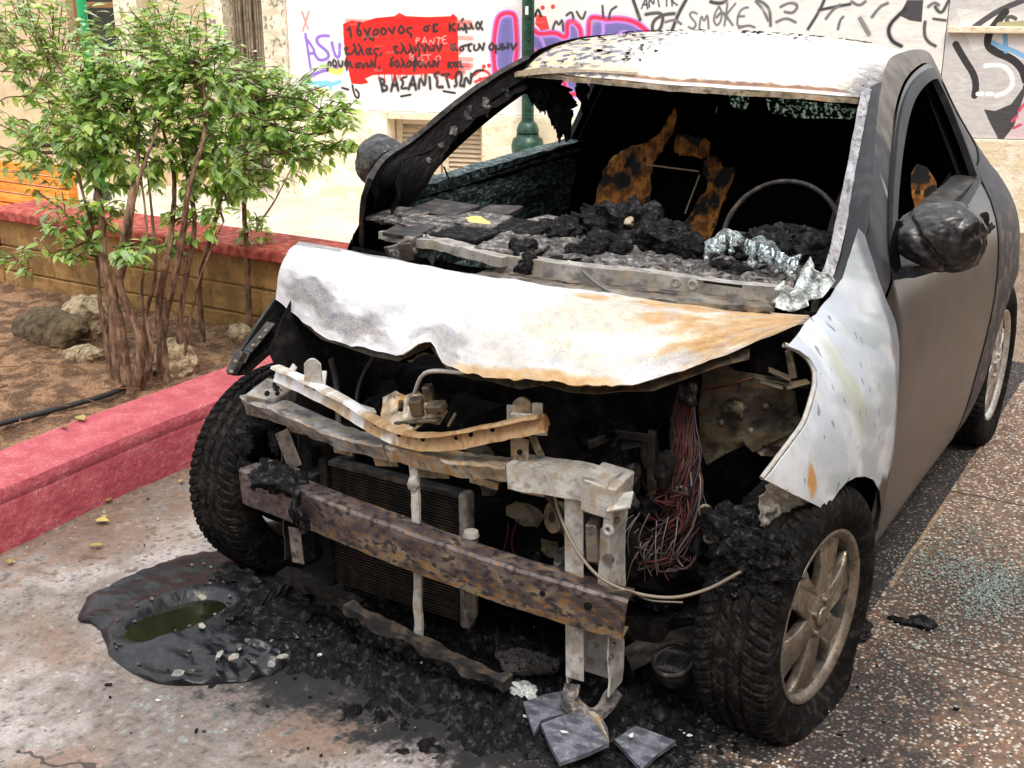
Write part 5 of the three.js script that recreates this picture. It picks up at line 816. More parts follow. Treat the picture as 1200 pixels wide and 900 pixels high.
  const run = [[830, 285], [848, 277], [868, 278], [885, 284], [902, 290], [918, 298], [936, 306]].map(([a, b]) => Z(a, b, 0.62));
  const drips = [sweep(run, [[-0.012, -0.008], [0.01, -0.01], [0.013, 0.006], [-0.009, 0.01]], { n: 70, wob: 0.014 })], rc = new THREE.CatmullRomCurve3(run);
  for (let i = 0; i < 22; i++) { const c = rc.getPoint(q()), L = 0.02 + 0.06 * q() * q(), r = 0.003 + 0.007 * q() * q(); drips.push(tube([c.clone().add(V(0, 0.004, 0.01)), c.clone().add(V(0.014 * (q() - 0.5), -L * 0.5, 0.018)), c.clone().add(V(0.02 * (q() - 0.5), -L, 0.014))], r, 10, 7), lump(c.clone().add(V(0, -L, 0.014)), V(r * 1.7, r * 2.2, r * 1.7), 0.4, 60, 2, i)); }
  mesh('melted_alloy', uvBox(merge(drips)), al, d);
  // standing scraps of glass at the driver's corner
  const sc = (pts, z) => panel(pts.map(([a, b]) => { const p = Z(a, b, z); return [p.x, p.y]; }), (x, y) => V(x, y, z + 0.3 * (0.9 - y) + 0.02 * fbm(x * 18, y * 18, z, 3)), { edge: 0.02, t: 0.004 });
  mesh('glass_scrap', sc([[903, 357], [908, 338], [916, 330], [922, 345], [934, 338], [943, 346], [948, 358], [930, 364]], 0.79), M.glassShard, d);
  mesh('glass_scrap', sc([[928, 345], [936, 318], [945, 303], [952, 318], [968, 322], [976, 332], [965, 348], [948, 352]], 0.74), M.glassShard, d);
}
// ---- wheels
const tyreGeo = (hub, flat) => {
  const Rt = 0.297, hw = 0.088, pr = [[-0.07, 0.19], [-0.078, 0.2], [-0.09, 0.225], [-0.094, 0.248], [-0.09, 0.27], [-0.084, 0.284], [-0.074, 0.292]];
  const prof = [...pr]; const nt = 34; for (let i = 0; i <= nt; i++) { const x = lerp(-0.066, 0.066, i / nt); prof.push([x, Rt - 0.35 * x * x]); } for (const [x, r] of [...pr].reverse()) prof.push([-x, r]);
  const nT = 432, pos = [], idx = [], m = prof.length;
  for (let i = 0; i < nT; i++) for (let j = 0; j < m; j++) {
    const a = i / nT * Math.PI * 2; let [x, r] = prof[j]; const ax = Math.abs(x);
    if (r > 0.28) {
      const circ = [0.0, 0.034].some((c) => Math.abs(ax - c) < 0.0042), ph = (i + Math.round(ax * 90)) % 6, lat = ax > 0.038 && ph < 2, sipe = ax < 0.03 && (i + Math.round(x * 220)) % 9 < 2;
      r -= circ ? 0.008 : lat ? 0.006 : sipe ? 0.0035 : 0; r += 0.0022 * fbm(a * 9, x * 60, hub.x * 3, 3);
    } else r += 0.003 * fbm(a * 3, x * 20, hub.x, 3);
    let y = Math.sin(a) * r, z = Math.cos(a) * r; const bottom = -hub.y + 0.008, under = clamp((bottom - y) / 0.06);
    if (y < bottom + 0.07) { const k = sm(bottom + 0.07, bottom - 0.05, y); x *= 1 + flat * 0.3 * k * (r < 0.285 ? 1 : 0.35); z *= 1 + 0.05 * k; }
    if (y < bottom) y = bottom - 0.002 * under;
    pos.push(x, y, z);
  }
  for (let i = 0; i < nT; i++) for (let j = 0; j < m - 1; j++) { const a = i * m + j, b = ((i + 1) % nT) * m + j; idx.push(a, b, a + 1, b, b + 1, a + 1); }
  const g = new THREE.BufferGeometry(); g.setAttribute('position', new THREE.Float32BufferAttribute(pos, 3)); g.setIndex(idx); g.computeVertexNormals();
  return uvBox(toCreasedNormals(g.toNonIndexed(), 0.5));
};
function rimGeo() {                            // outer face towards +x
  const lat = (pts, seg = 72) => { const g = new THREE.LatheGeometry(pts.map(([r, x]) => new THREE.Vector2(r, x)), seg); g.rotateZ(-Math.PI / 2); return clean(g); };
  const barrel = lat([[0.186, -0.075], [0.176, -0.06], [0.17, 0.02], [0.172, 0.05], [0.18, 0.066]]), lip = lat([[0.178, 0.062], [0.184, 0.072], [0.19, 0.08], [0.198, 0.083], [0.201, 0.079], [0.198, 0.074], [0.186, 0.066]]);
  const sp = [];
  for (let k = 0; k < 6; k++) {
    const a = k / 6 * Math.PI * 2 + 0.26, s = new THREE.Shape(); s.moveTo(0.03, -0.03); s.quadraticCurveTo(0.09, -0.026, 0.135, -0.036); s.quadraticCurveTo(0.165, -0.046, 0.182, -0.062); s.lineTo(0.19, 0); s.lineTo(0.182, 0.062); s.quadraticCurveTo(0.165, 0.046, 0.135, 0.036); s.quadraticCurveTo(0.09, 0.026, 0.03, 0.03); s.closePath();
    const g = new THREE.ExtrudeGeometry(s, { depth: 0.014, bevelEnabled: true, bevelThickness: 0.005, bevelSize: 0.004, bevelSegments: 2, curveSegments: 8 });
    const p = g.attributes.position; for (let i = 0; i < p.count; i++) { const r = p.getX(i); p.setZ(i, p.getZ(i) + 0.056 - 0.012 * Math.pow(r / 0.18 - 0.5, 2) * 4 - 0.004 * Math.exp(-Math.pow(p.getY(i) / 0.012, 2)) * (p.getZ(i) > 0.01 ? sm(0.06, 0.1, r) : 0)); }
    { const k = g.toNonIndexed ? g : g; k.deleteAttribute('uv'); k.deleteAttribute('normal'); } const g2 = toCreasedNormals(mergeVertices(g, 1e-5), 0.9); g.copy(g2); g.rotateZ(a); g.applyMatrix4(new THREE.Matrix4().makeBasis(V(0, 0, -1), V(0, 1, 0), V(1, 0, 0))); sp.push(clean(g));
  }
  const hub = lat([[0, 0.02], [0.05, 0.02], [0.056, 0.056], [0.052, 0.072], [0.03, 0.077], [0, 0.077]], 40);
  return { lip: uvBox(lip), barrel: uvBox(barrel), spoke: sp.map((g) => uvBox(g)), hub: uvBox(hub), cap: uvBox(lat([[0, 0.074], [0.024, 0.074], [0.024, 0.083], [0.018, 0.086], [0, 0.087]], 28)) };
}
const rim = rimGeo();
const nut = uvBox(new THREE.CylinderGeometry(0.0085, 0.0095, 0.02, 6).rotateZ(-Math.PI / 2));
function wheel(p, turn, label, m, flat, outer) {
  const w = group('wheel', car, p); w.rotation.y = turn; tag(w, label);
  mesh('tyre', tyreGeo(p, flat), M.rubber, w);
  const r = new THREE.Group(); r.name = 'rim'; w.add(r); if (outer < 0) r.rotation.y = Math.PI;
  // flatten: rim pieces are sub-parts of the wheel
  w.remove(r);
  const add = (n, g) => { const o = mesh(n, g, m, w); if (outer < 0) o.rotation.y = Math.PI; return o; };
  add('rim', rim.lip); { const o = add('barrel', rim.barrel); o.material = M.darkmetal; } for (const g of rim.spoke) add('spoke', g); add('hub', rim.hub); add('hub_cap', rim.cap);
  for (let i = 0; i < 4; i++) { const a = i * Math.PI / 2 + 0.5, o = add('wheel_nut', nut); const k = V(0.074, Math.sin(a) * 0.038, Math.cos(a) * 0.038); if (outer < 0) k.x *= -1; o.position.copy(k); }
  const disc = new THREE.CylinderGeometry(0.155, 0.155, 0.02, 40).rotateZ(Math.PI / 2); mesh('brake_disc', uvBox(disc).translate(outer * -0.01, 0, 0), M.soot, w);
}
wheel(V(0.735, 0.245, 1.0), -0.115, 'front wheel with flat charred tyre on the driver side', M.alloy, 1.0, 1);
wheel(V(-0.735, 0.262, 1.0), -0.115, 'front wheel with charred tyre on the passenger side', M.alloy, 0.8, -1);
wheel(V(0.725, 0.275, -1.0), 0, 'rear wheel with pale rim on the driver side', M.alloyPale, 0.4, 1);
wheel(V(-0.725, 0.275, -1.0), 0, 'rear wheel on the passenger side', M.alloy, 0.4, -1);
// wheel arch liners (dark) above the front wheels
for (const s of [1, -1]) mesh('arch_liner', uvBox(merge([panel([[0.1, -0.02], [1.35, -0.02], [1.35, 0.13], [0.1, 0.13]].map(([a, b]) => [a, b]), (a, w) => V(s * (0.62 + w), 0.27 + 0.325 * Math.sin(a), 1.0 - 0.325 * Math.cos(a)), { edge: 0.12, t: 0.003 })].map((g) => { const p = g.attributes.position; for (let i = 0; i < p.count; i++) if (p.getZ(i) > 1.03) p.setY(i, Math.min(p.getY(i), 9)); return g; }))), M.soot, car).name = 'arch_liner';

// ---- front end
{ // bumper beam
  const b = group('bumper_beam', car);
  const path = [[282, 570, 1.34], [345, 594, 1.385], [430, 628, 1.415], [520, 662, 1.42], [620, 696, 1.41], [732, 728, 1.37]].map((a) => Z(...a));
  const pr = [[0.0, -0.046], [-0.001, -0.02], [-0.001, 0.02], [0.0, 0.043], [0.006, 0.049], [0.055, 0.049], [0.055, 0.045], [0.009, 0.045], [0.005, 0.04], [0.005, -0.042], [0.009, -0.045], [0.055, -0.045], [0.055, -0.049], [0.006, -0.05]];
  const bt = tex(768, 160, (u, v) => { const a = fbm(u * 11, v * 1.6, 3, 5), d = fbm(u * 34, v * 5, 8, 4), n = noise(u * 190, v * 30, 2); let k = mix3([0.27, 0.235, 0.235], [0.39, 0.35, 0.34], sm(-0.4, 0.4, a + 0.3 * d)); k = mix3(k, [0.55, 0.5, 0.4], sm(0.0, 0.5, a + 0.4 * d - 0.55 * (v - 0.35)) * 0.75 * sm(0.25, 0.5, u)); k = mix3(k, [0.52, 0.35, 0.15], sm(0.12, 0.42, d - 0.3 * (v - 0.4)) * 0.7 * sm(0.15, 0.4, u)); k = mix3(k, [0.15, 0.13, 0.13], sm(0.1, 0.45, -d + 0.2 * a) * 0.75); return k.map((x) => x * (1 + 0.06 * n)); }, true, THREE.ClampToEdgeWrapping);
  const bg = sweep(path, pr.map(([a, c]) => [a, c]).reverse(), { n: 80, wob: 0.0012, crease: 0.6 });
  { const p = bg.attributes.position, uv = bg.attributes.uv, cv = new THREE.CatmullRomCurve3(path, false, 'centripetal'); for (let i = 0; i < p.count; i++) { const t = clamp((p.getX(i) - path[0].x) / (path[5].x - path[0].x)); const cp = cv.getPoint(t), dy = p.getY(i) - cp.y; uv.setXY(i, t, dy > 0.0425 ? clamp(0.95 - (cp.z - p.getZ(i)) * 8) : clamp(dy / 0.1 + 0.5)); } }
  mesh('beam', bg, mat({ map: bt, roughness: 0.5, metalness: 0.35, bumpMap: grainT, bumpScale: 0.0006 }), b);
  const crv = new THREE.CatmullRomCurve3(path, false, 'centripetal');
  for (const [t, dy, r] of [[0.055, 0.012, 0.008], [0.21, 0.02, 0.005], [0.83, 0.012, 0.0065], [0.925, 0.012, 0.009]]) { const c = crv.getPoint(t); mesh('bolt_hole', new THREE.CylinderGeometry(r, r, 0.004, 16).rotateX(Math.PI / 2).translate(c.x, c.y + dy, c.z + 0.0015), M.hole, b); }
  mesh('melted_wrap', uvBox(merge([sweep([Z(320, 562, 1.33), Z(335, 566, 1.4), Z(352, 592, 1.42), Z(357, 618, 1.42)], rect(0.03, 0.012), { n: 24, wob: 0.01 }), lump(Z(330, 563, 1.36), V(0.065, 0.022, 0.05), 0.5, 18, 5, 2), lump(Z(318, 550, 1.33), V(0.03, 0.02, 0.03), 0.5, 25, 4, 5), lump(Z(357, 618, 1.42), V(0.014, 0.018, 0.008), 0.5, 40, 3, 7), lump(Z(346, 598, 1.415), V(0.016, 0.03, 0.008), 0.5, 40, 3, 9)])), M.char, b);
  mesh('bolt', rod(Z(319, 548, 1.33), Z(317, 540, 1.33), 0.007, 0.007, 8), M.steel, b);
  for (const s of [1, -1]) mesh('crush_box', uvBox(box(0.085, 0.085, 0.2, crv.getPoint(s > 0 ? 0.86 : 0.14).add(V(0, 0, -0.16)), [0, 0, 0], 0.006)), M.darkmetal, b);
  for (const [x, y] of [[0.44, 0.4], [-0.46, 0.42]]) mesh('side_rail', uvBox(box(0.07, 0.1, 0.75, V(x, y, 0.87), [0, 0, 0], 0.006)), M.soot, b);
}
{ // radiator support: columns, upper cross-member, top tie bar, lower cross-member
  const g = group('radiator_support', car);
  // driver-side column: open channel of pale metal
  const c0 = Z(700, 582, 1.31), c1 = Z(697, 800, 1.31), cw = 0.105;
  const col = (a, b2, w, dpt, m, nm) => { const up = V(0, 0, 1); mesh(nm, sweep([a, a.clone().lerp(b2, 0.5), b2], [[-w / 2, dpt / 2], [-w / 2 + 0.004, dpt / 2], [-w / 2 + 0.004, -dpt / 2 + 0.004], [w / 2 - 0.004, -dpt / 2 + 0.004], [w / 2 - 0.004, dpt / 2], [w / 2, dpt / 2], [w / 2, -dpt / 2], [-w / 2, -dpt / 2]], { up, n: 24, wob: 0.003, crease: 0.5 }), m, g); };
  col(c0, c1, cw, 0.07, M.pale, 'column');
  mesh('column_face', uvBox(merge([bar(c0.clone().add(V(-0.035, 0, 0.038)), c1.clone().add(V(-0.03, 0.02, 0.038)), 0.045, 0.003, V(0, 0, 1)), bar(c0.clone().add(V(0.04, -0.05, 0.037)), c0.clone().lerp(c1, 0.42).add(V(0.035, 0, 0.037)), 0.025, 0.003, V(0, 0, 1))])), M.pale, g);
  mesh('column_bracket', uvBox(box(0.026, 0.085, 0.05, Z(697, 632, 1.34), [0, 0.2, 0.06], 0.004)), M.steel, g);
  mesh('column_tab', uvBox(merge([box(0.05, 0.006, 0.055, Z(727, 588, 1.36), [0.25, 0.3, 0.25], 0.002), bar(Z(716, 590, 1.37), Z(712, 618, 1.37), 0.022, 0.006, V(0, 0, 1)), new THREE.TorusGeometry(0.009, 0.005, 8, 16).translate(...Z(713, 621, 1.372).toArray())])), M.pale, g);
  mesh('column_foot', uvBox(sweep([c1.clone().add(V(-0.04, 0.0, 0.03)), c1.clone().add(V(-0.03, -0.045, 0.05)), c1.clone().add(V(0.025, -0.05, 0.04)), c1.clone().add(V(0.055, 0.0, 0.0))], rect(0.035, 0.006), { n: 30, up: V(0.1, 0.2, 1), wob: 0.003 })), M.ashy, g);
  for (const [a, b2, r] of [[713, 655, 0.012], [723, 610, 0.007], [716, 770, 0.005], [719, 755, 0.004]]) { const c = Z(a, b2, 1.35); mesh('bolt', uvBox(new THREE.CylinderGeometry(r, r, 0.008, 12).rotateX(Math.PI / 2).translate(c.x, c.y, c.z)), M.steel, g); }
  // passenger-side column
  col(Z(346, 505, 1.27), Z(352, 655, 1.29), 0.06, 0.05, M.darkmetal, 'column');
  mesh('column_face', uvBox(merge([bar(Z(330, 505, 1.3), Z(346, 548, 1.31), 0.05, 0.004, V(0, 0, 1)), bar(Z(346, 548, 1.31), Z(350, 600, 1.31), 0.028, 0.004, V(0, 0, 1)), bar(Z(345, 618, 1.33), Z(350, 660, 1.33), 0.04, 0.004, V(0, 0, 1))])), M.steel, g);
  // upper cross-member: pressed sheet beam
  const up = [[305, 468, 1.25], [345, 483, 1.28], [410, 510, 1.3], [470, 524, 1.32], [540, 540, 1.325], [610, 548, 1.325], [670, 556, 1.32], [728, 568, 1.32]].map((a) => Z(...a));
  for (const [a, e, m] of [[0, 4, M.silver], [3, 6, M.tan]]) mesh('upper_cross_member', sweep(up.slice(a, e), [[-0.05, -0.004], [-0.045, -0.018], [0, -0.024], [0.01, -0.02], [0.013, 0.01], [0.006, 0.018], [0.0, 0.021], [-0.06, 0.024], [-0.062, 0.018]], { n: 60, wob: 0.0035, crease: 0.6 }), m, g);
  mesh('upper_cross_member', sweep(up.slice(5), [[-0.06, -0.028], [0.012, -0.032], [0.016, 0.026], [-0.06, 0.03]], { n: 30, wob: 0.002, crease: 0.6 }), M.pale, g);
  const eb = mesh('end_block', uvBox(box(0.075, 0.075, 0.1, Z(712, 575, 1.33), [0.05, 0.05, -0.1], 0.006)), M.pale, g);
  mesh('end_plate', uvBox(box(0.085, 0.06, 0.11, Z(318, 468, 1.26), [0.1, 0.2, -0.12], 0.006)), M.steel, g);
  for (const [a, b2, z, r] of [[313, 461, 1.32, 0.007], [325, 461, 1.32, 0.006], [318, 481, 1.32, 0.006], [294, 470, 1.25, 0.01]]) { const c = Z(a, b2, z); mesh('bolt_hole', new THREE.CylinderGeometry(r, r, 0.004, 14).rotateX(0.9).translate(c.x, c.y, c.z), M.hole, g); }
  { const c = Z(710, 561, 1.345); mesh('slot', lump(c, V(0.022, 0.004, 0.009), 0.1, 9, 3), M.hole, g); }
  // ragged lower edge of the beam
  const q = rng(51), rg = []; for (let i = 0; i < 7; i++) { const t = 0.15 + 0.12 * i, c = new THREE.CatmullRomCurve3(up).getPoint(t); rg.push(box(0.05 + 0.03 * q(), 0.018 + 0.02 * q(), 0.003, c.add(V(0, -0.042, 0.006)), [0.2, 0.1, 0.3 * (q() - 0.5)], 0.001)); } mesh('torn_flange', uvBox(merge(rg)), M.tan, g);
  // top tie bar, white to orange, a hat-shaped pressing
  const tb = [[328, 436, 1.33], [365, 452, 1.345], [410, 476, 1.36], [450, 501, 1.375], [485, 514, 1.38], [530, 515, 1.38], [580, 505, 1.375], [640, 493, 1.36]].map((a) => Z(...a));
  const tbw = tex(512, 64, (u, v) => { const a = fbm(u * 9, v * 1.2, 2, 5), b2 = fbm(u * 22, v * 3, 4, 4); let k = mix3([0.84, 0.85, 0.87], [0.7, 0.66, 0.6], sm(-0.2, 0.3, a)); k = mix3(k, mix3([0.6, 0.47, 0.31], [0.74, 0.66, 0.54], 0.5 + b2), sm(0.3, 0.5, u + 0.4 * a)); return mix3(k, [0.48, 0.3, 0.14], sm(0.1, 0.4, b2) * 0.6 * sm(0.3, 0.5, u)); }, true, THREE.ClampToEdgeWrapping);
  const tg = sweep(tb, [[-0.02, -0.019], [-0.006, -0.021], [0.004, -0.012], [0.012, -0.014], [0.014, 0.0], [0.008, 0.014], [-0.004, 0.02], [-0.028, 0.022], [-0.03, 0.016], [-0.012, 0.01]], { n: 80, wob: 0.0016, crease: 0.6 });
  { const p = tg.attributes.position, uv = tg.attributes.uv; for (let i = 0; i < p.count; i++) uv.setXY(i, clamp((p.getX(i) - tb[0].x) / (tb[7].x - tb[0].x)), clamp((p.getY(i) - 0.6) * 5)); }
  const tie = mesh('tie_bar', tg, mat({ map: tbw, roughness: 0.5, metalness: 0.25, bumpMap: grainT, bumpScale: 0.0006 }), g);
  const crv = new THREE.CatmullRomCurve3(tb, false, 'centripetal');
  for (const t of [0.17, 0.22, 0.3, 0.41, 0.52, 0.62, 0.74, 0.79, 0.86]) { const c = crv.getPoint(t); mesh('bolt_hole', new THREE.CylinderGeometry(0.0055, 0.0055, 0.005, 14).rotateX(1.2).translate(c.x, c.y + 0.006, c.z + 0.0115), M.hole, g); }
  const tab = (px, py, m) => { const c = Z(px, py, 1.36), s = new THREE.Shape(); s.moveTo(-0.02, -0.035); s.lineTo(0.02, -0.035); s.lineTo(0.018, 0.02); s.quadraticCurveTo(0, 0.045, -0.018, 0.02); s.closePath(); const h = new THREE.Path(); h.absellipse(0, 0.0, 0.007, 0.011, 0, 7); s.holes.push(h); const e = new THREE.ExtrudeGeometry(s, { depth: 0.004, bevelEnabled: true, bevelSize: 0.0015, bevelThickness: 0.0015, bevelSegments: 1 }); e.rotateY(0.5); e.translate(c.x, c.y, c.z); mesh('mounting_tab', uvBox(e), m, g); };
  tab(367, 436, M.pale); tab(612, 483, M.tan);
  mesh('tab_plate', uvBox(merge([box(0.075, 0.05, 0.006, Z(620, 497, 1.365), [0.2, 0.1, 0.1], 0.002), box(0.022, 0.03, 0.006, Z(630, 480, 1.36), [0, 0.4, 0], 0.002), box(0.022, 0.04, 0.006, Z(600, 485, 1.35), [0, 0.4, 0], 0.002)])), M.pale, g);
  mesh('hanger', uvBox(merge([bar(Z(609, 512, 1.36), Z(609, 548, 1.345), 0.044, 0.005, V(0, 0, 1)), bar(Z(624, 512, 1.34), Z(634, 535, 1.32), 0.02, 0.004, V(0, 0, 1))])), M.tan, g);
  { const c = Z(609, 530, 1.362); mesh('bolt_hole', new THREE.CylinderGeometry(0.006, 0.006, 0.004, 14).rotateX(Math.PI / 2).translate(c.x, c.y, c.z), M.hole, g); }
  mesh('tie_link', uvBox(merge([bar(Z(338, 440, 1.335), Z(346, 428, 1.32), 0.03, 0.006), bar(Z(374, 452, 1.34), Z(376, 435, 1.3), 0.03, 0.006), bar(Z(400, 470, 1.34), Z(440, 482, 1.28), 0.03, 0.006)])), M.pale, g);
  // bonnet latch bracket
  const lt = group('bonnet_latch', car);
  const lz = 1.31, shp = [[456, 462], [466, 457], [478, 462], [490, 457], [504, 466], [520, 470], [530, 478], [524, 492], [510, 488], [498, 500], [482, 503], [476, 492], [462, 486]];
  mesh('bracket_plate', panel(shp.map(([a, b2]) => { const p = Z(a, b2, lz); return [p.x, p.y]; }), (x, y) => V(x, y, lz + 0.6 * (0.72 - y) + 0.015 * fbm(x * 22, y * 22, 3, 3)), { edge: 0.02, t: 0.004 }), M.tan, lt);
  mesh('catch', uvBox(merge([box(0.03, 0.04, 0.03, Z(489, 476, 1.34), [0.2, 0.4, 0.1]), box(0.045, 0.02, 0.03, Z(511, 477, 1.345), [0.3, 0.1, 0.2]), box(0.02, 0.045, 0.025, Z(503, 462, 1.32), [0.1, 0.3, 0.2]), rod(Z(468, 490, 1.34), Z(470, 470, 1.34), 0.006), bar(Z(464, 495, 1.35), Z(515, 492, 1.35), 0.02, 0.008), bar(Z(525, 500, 1.36), Z(534, 484, 1.35), 0.012, 0.006)])), M.olive, lt);
  for (const [a, b2, r] of [[484, 497, 0.008], [470, 480, 0.005], [515, 483, 0.005]]) { const c = Z(a, b2, 1.355); mesh('bolt_hole', new THREE.CylinderGeometry(r, r, 0.005, 12).rotateX(Math.PI / 2).translate(c.x, c.y, c.z), M.hole, lt); }
  // centre strip and lower cross-member
  mesh('centre_strut', sweep([[484, 527, 1.345], [486, 560, 1.36], [489, 640, 1.37], [491, 745, 1.36]].map((a) => Z(...a)), rect(0.021, 0.008), { up: V(0, 0, 1), n: 50, wob: 0.0025 }), M.pale, g);
  mesh('strut_knot', lump(Z(484, 565, 1.368), V(0.013, 0.02, 0.008), 0.4, 30, 3), M.pale, g);
  const lc = [[412, 708, 1.36], [440, 724, 1.37], [500, 752, 1.37], [550, 778, 1.37], [600, 797, 1.37]].map((a) => Z(...a));
  mesh('lower_cross_member', sweep(lc, [[-0.04, -0.012], [0.0, -0.016], [0.006, 0.012], [-0.04, 0.016]], { n: 50, wob: 0.004, scale: (t) => 0.75 + 0.2 * Math.sin(t * 26) }), M.darkmetal, g);
  const lc2 = [[330, 672, 1.36], [375, 690, 1.36], [420, 712, 1.35]].map((a) => Z(...a)); mesh('lower_cross_member', sweep(lc2, rect(0.04, 0.025), { n: 24, wob: 0.006 }), M.soot, g);
  mesh('lower_tab', uvBox(merge([[427, 727], [466, 747], [513, 770]].map(([a, b2], i) => box(0.022, 0.03, 0.006, Z(a, b2 + 3, 1.385), [0.2, 0, 0.4], 0.002)))), M.darkmetal, g);
}
{ // radiator core between its tanks
  const g = group('radiator', car), z = 1.285;
  const a = Z(388, 524, z), b = Z(540, 596, z), lo = Z(392, 720, z).y, x0 = a.x, x1 = b.x, y1 = lerp(a.y, b.y, 0.5), y0 = 0.14;
  mesh('core_back', uvBox(box(x1 - x0, y1 - y0, 0.01, V((x0 + x1) / 2, (y0 + y1) / 2, z - 0.03))), M.black, g);
  const fin = []; const n = 46; for (let i = 0; i < n; i++) { const y = lerp(y0, y1, (i + 0.5) / n); fin.push(new THREE.BoxGeometry(x1 - x0, 0.0032, 0.03).translate((x0 + x1) / 2, y + 0.0012 * noise(i, 2, 2), z - 0.008)); }
  for (let k = 0; k < 80; k++) { const x = lerp(x0, x1, (k + 0.5) / 80); fin.push(new THREE.BoxGeometry(0.0012, y1 - y0, 0.022).translate(x, (y0 + y1) / 2, z - 0.012)); }
  tag(mesh('cooling_fins', uvBox(merge(fin)), mat({ map: M.darkmetal.map, color: 0xb9a79a, roughness: 0.6, metalness: 0.35 }), g), null, null, null, 'stuff');
  mesh('top_rail', uvBox(bar(V(x0, y1, z), V(x1 + 0.02, y1, z), 0.03, 0.014)), M.darkmetal, g);
  mesh('side_tank', uvBox(merge([box(0.026, y1 - y0 + 0.02, 0.04, V(x1 + 0.016, (y0 + y1) / 2, z), [0, 0, 0], 0.01)])), M.steel, g);
  mesh('side_tank', uvBox(box(0.03, y1 - y0 + 0.02, 0.04, V(x0 - 0.016, (y0 + y1) / 2, z), [0, 0, 0], 0.01)), M.soot, g);
  const t0 = Z(552, 628, 1.33), t1 = Z(552, 720, 1.31); mesh('drier_bottle', uvBox(rod(t1, t0, 0.017, 0.017, 16)), M.steel, g); mesh('drier_cap', uvBox(rod(t0, t0.clone().add(V(0, 0.012, 0)), 0.019, 0.016, 16)), M.pale, g);
}
{ // engine bay: dark block, burnt brackets, hoses and tubes seen in the gloom
  const g = group('engine', car), q = rng(61);
  mesh('block', lump(V(-0.02, 0.45, 1.0), V(0.36, 0.24, 0.17), 0.3, 5, 5, 2, 0.6), M.soot, g);
  mesh('gearbox', lump(V(0.36, 0.36, 1.02), V(0.15, 0.15, 0.15), 0.35, 8, 4, 6, 0.6), M.soot, g);
  mesh('sump', uvBox(box(0.5, 0.12, 0.3, V(0.0, 0.22, 1.05), [0, 0, 0], 0.03)), M.soot, g);
  mesh('cam_cover', uvBox(box(0.42, 0.07, 0.2, V(-0.08, 0.66, 1.0), [0.2, 0, 0.05], 0.02)), M.soot, g);
  { const c = Z(652, 606, 1.22); mesh('pulley', uvBox(new THREE.CylinderGeometry(0.036, 0.036, 0.02, 28).rotateX(Math.PI / 2 - 0.2).rotateY(-0.5).translate(c.x, c.y, c.z)), M.tan, g); mesh('pulley_hub', uvBox(new THREE.CylinderGeometry(0.012, 0.012, 0.026, 14).rotateX(Math.PI / 2 - 0.2).rotateY(-0.5).translate(c.x, c.y, c.z)), M.olive, g); }
  const pl = (pts, z, m, nm, tw = 0.5) => mesh(nm, panel(pts.map(([a, b]) => { const p = Z(a, b, z); return [p.x, p.y]; }), (x, y) => V(x, y, z + tw * (0.5 - y) * 0.3 + 0.012 * fbm(x * 20, y * 20, z, 3)), { edge: 0.025, t: 0.005 }), m, g);
  pl([[595, 592], [606, 588], [620, 592], [632, 594], [640, 604], [634, 616], [618, 614], [606, 606], [596, 602]], 1.24, M.olive, 'bracket');
  pl([[640, 626], [656, 634], [660, 650], [648, 648], [640, 640]], 1.2, M.olive, 'bracket');
  pl([[562, 566], [574, 560], [586, 566], [580, 580], [566, 580]], 1.24, M.darkmetal, 'bracket');
  pl([[655, 640], [668, 636], [672, 670], [660, 684], [654, 660]], 1.22, M.ashy, 'bracket');
  // battery tray rods and bracket
  mesh('battery_frame', uvBox(merge([bar(Z(690, 522, 1.18), Z(720, 508, 1.12), 0.012, 0.018), bar(Z(720, 508, 1.12), Z(766, 514, 1.12), 0.012, 0.018), bar(Z(765, 504, 1.12), Z(763, 592, 1.12), 0.02, 0.014, V(0, 0, 1)), bar(Z(728, 522, 1.14), Z(752, 518, 1.12), 0.05, 0.004)])), M.darkmetal, g);
  mesh('battery_remains', lump(Z(725, 555, 1.05), V(0.11, 0.1, 0.09), 0.3, 9, 4, 8, 0.6), M.char, g);
  mesh('throttle_body', lump(Z(702, 508, 1.05), V(0.06, 0.05, 0.05), 0.4, 14, 4, 3, 0.6), M.soot, g);
  // burnt odds and ends
  for (let i = 0; i < 26; i++) { const p = Z(lerp(560, 790, q()), lerp(500, 720, q()), lerp(1.05, 1.22, q())); if (q() > 0.4) mesh('burnt_fitting', lump(p, V(0.012 + 0.03 * q(), 0.012 + 0.03 * q(), 0.02), 0.5, 24, 3, i, 0.7), [M.char, M.soot, M.darkmetal, M.soot, M.olive][i % 5], g); else mesh('burnt_fitting', uvBox(bar(p, p.clone().add(V(0.08 * (q() - 0.5), 0.1 * (q() - 0.5), 0.06 * (q() - 0.5))), 0.012, 0.012)), [M.darkmetal, M.soot, M.olive][i % 3], g); }
  const ho = (pts, r, m) => mesh('pipe', tube(pts.map((a) => Z(...a)), r, 30, 8), m, g);
  ho([[388, 420, 1.15], [394, 450, 1.15], [397, 500, 1.2]], 0.008, M.darkmetal); ho([[440, 415, 1.1], [425, 440, 1.12], [418, 470, 1.15], [424, 490, 1.15]], 0.005, M.darkmetal); ho([[610, 560, 1.15], [600, 580, 1.2], [590, 600, 1.18]], 0.007, M.soot);
  ho([[630, 545, 1.31], [640, 575, 1.3], [655, 600, 1.28], [668, 640, 1.26]], 0.008, M.olive);
  ho([[596, 612, 1.22], [594, 630, 1.22], [586, 660, 1.2]], 0.002, M.copper); ho([[606, 608, 1.23], [600, 640, 1.22], [616, 670, 1.2]], 0.002, M.copper);
